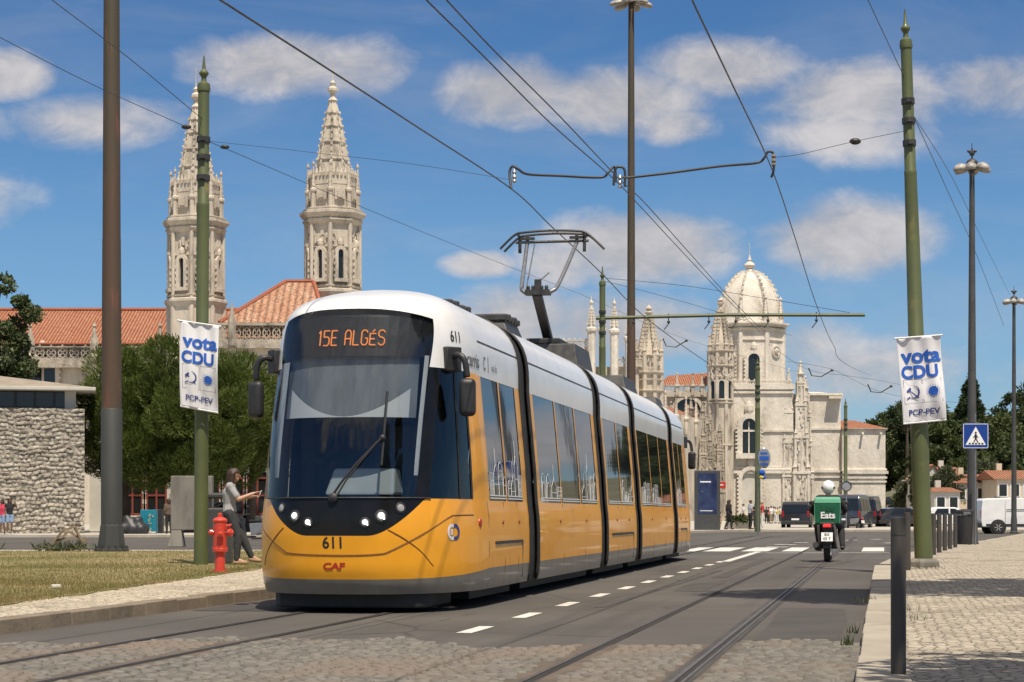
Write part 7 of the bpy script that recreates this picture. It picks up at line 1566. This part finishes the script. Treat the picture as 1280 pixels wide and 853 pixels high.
# broken timber frame in weeds
b = P(80,690,46.5); o = thing('timber_frame', 'broken timber frame tilted in weeds at the far edge of the lawn', 'frame', (b.x,46.6,.12)); mb = MB()
fp = [(-.45,0,.02),(-.05,0,.50),(.20,.1,.60),(.42,.25,.12),(.0,.1,-.02)]
for a, b_ in ((0,1),(1,2),(2,3),(3,4),(4,0)): mb.bar(fp[a], fp[b_], .07,.05)
mb.bar((-.25,.02,.26),(.30,.2,.36),.05); mb.bar((-.45,.3,.02),(.0,.35,.48),.06); mb.bar((0,.35,.48),(.45,.5,.2),.06); mb.build('beams', M['wood'], o)
pts = [(P(80,0,46.4).x+random.gauss(0,.45), 46.3+random.gauss(0,.2)) for i in range(300)]; V_, Q_ = tufts([(p[0],p[1],.2) for p in pts[:34]], [.10]*34, 12, .13, .03, .6, .8, .2, 9); tag(npmesh('weed_clump', V_, Q_, M['olive']), 'dark weeds growing round the broken timber frame', 'weeds', kind='stuff')
b = G(70,737,.12); mb = MB(); mb.cbox((b.x,b.y,.155), (.11,.09,.05), .4); tag(mb.build('paper_scrap', M['plaster'], bevel=.015), 'scrap of white paper lying on the lawn', 'litter')
# ---- right pavement ------------------------------------------------------
def bollard(loc, h=.9, r=.073, lab='', rz=0):
    o = thing('bollard', lab, 'bollard', loc, rz, 'brown steel bollards along the right kerb'); mb = MB(); mb.lathe([(r,-.02),(r,h*.985),(r*.96,h),(r*.5,h*1.003),(.002,h*1.004)], (0,0,0), 20); mb.build('post', M['bollard'], o, smooth=30)
    mb = MB(); mb.lathe([(r*1.012,h*.885),(r*1.012,h*.893)], (0,0,0), 20); mb.build('groove', M['dark'], o); return o
def gz_(px, py): return G(px,py,.116)
b = gz_(1123,845); bollard(b, .885, .043, 'nearest brown bollard at the front edge of the right kerb')
b = gz_(1134,713); bollard(b, .93, .055, 'second brown bollard, directly behind the nearest one')
for (px, py, lab) in ((1167,694,'third bollard, touching the right side of the green pole'),(1174,691,'fourth bollard along the right kerb, after the pole'),(1181,688.5,'fifth bollard along the right kerb, after the pole'),(1187.5,686.5,'sixth bollard, last but one before the litter bin'),(1194,684.5,'seventh bollard, next to the dark litter bin')):
    bollard(gz_(px,py), .92, .055, lab)
b = gz_(1206,681); o = thing('litter_bin', 'dark cylindrical litter bin beside the crossing sign post', 'litter bin', (b.x,b.y,.116)); mb = MB(); mb.lathe([(.20,0),(.22,.05),(.245,.82),(.245,.88)], (0,0,0), 20); mb.build('bin_body', M['dark'], o, smooth=30)
mb = MB(); mb.lathe([(.26,.885),(.26,1.0),(.2,1.04),(.05,1.06)], (0,0,0), 20); mb.build('lid', M['dark'], o, smooth=30); mb = MB(); mb.cbox((0,-.262,.94), (.2,.02,.07)); mb.build('slot', M['greymetal'], o)
# advertising totem
b = P(884,0,111); o = thing('advertising_totem', 'dark advertising totem with a blue night poster behind the tram', 'totem', (b.x,111,.0)); mb = MB(); mb.box(-.74,.74,-.12,.12,.0,3.55); mb.build('housing', M['bin'], o, bevel=.03)
mb = MB(); mb.box(-.55,.55,-.135,-.122,1.05,3.38); po = mb.build('poster', pm('night_poster', (.010,.016,.06), (.03,.045,.12), 1.6, 6, rough=.2, coat=.6, c3=(.25,.28,.34), s3=5, lo3=.64, hi3=.75), o)
mb = MB(); mb.box(-.42,.2,-.14,-.137,2.85,2.93); mb.box(-.42,.3,-.14,-.137,1.2,1.24); mb.build('poster_lines', M['whiteink'], po)
b = P(868,0,113)
# small red signs on the portal, planter
for i, px in enumerate((884,899)):
    b = P(px,0,119); o = thing('red_sign', ('dull red sign board left of the bright red one beside the totem','bright red sign board beside the advertising totem')[i], 'sign', (b.x,119,.11)); mb = MB(); mb.tube([(0,0,0),(0,0,2.4)], .035, 7); mb.build('post', M['darkmetal'], o)
    mb = MB(); zz = P(0,607,119).z-.11; mb.box(-.45,.4,-.06,-.02,zz-.18,zz+.22); pn = mb.build('panel', M['redpaint'] if i else M['redframe'], o, bevel=.02); mb = MB(); mb.box(-.3,.25,-.068,-.062,zz+.0,zz+.06); mb.build('panel_line', M['whiteink'], pn)
b = P(923,0,121); o = thing('planter', 'low hedge planter between the totem and the pale blue shirt', 'planter', (b.x,121,.11)); mb = MB(); mb.box(-.7,.7,-.2,.3,0,.4); mb.build('trough', M['concrete'], o, bevel=.02); V_, Q_ = tufts([(-.5+.25*i,.05,.55) for i in range(5)], [.28]*5, 120, .15, .1, .2, 1, .3, 3); npmesh('foliage', V_, Q_, M['leafmid'], o)
b = P(1141,0,230); o = thing('street_lamp', 'small grey street lamp left of the right pole', 'lamp post', (b.x,230,.11)); mb = MB(); zt = P(0,602,230).z; mb.tube([(0,0,0),(0,0,zt-.3),(-.3,0,zt),(-1.0,0,zt)], .06, 7); mb.build('column', M['greymetal'], o); mb = MB(); mb.ball((-1.1,0,zt-.05), .25, 8, 6, (1.3,.8,.5)); mb.build('lamp_head', M['greymetal'], o)
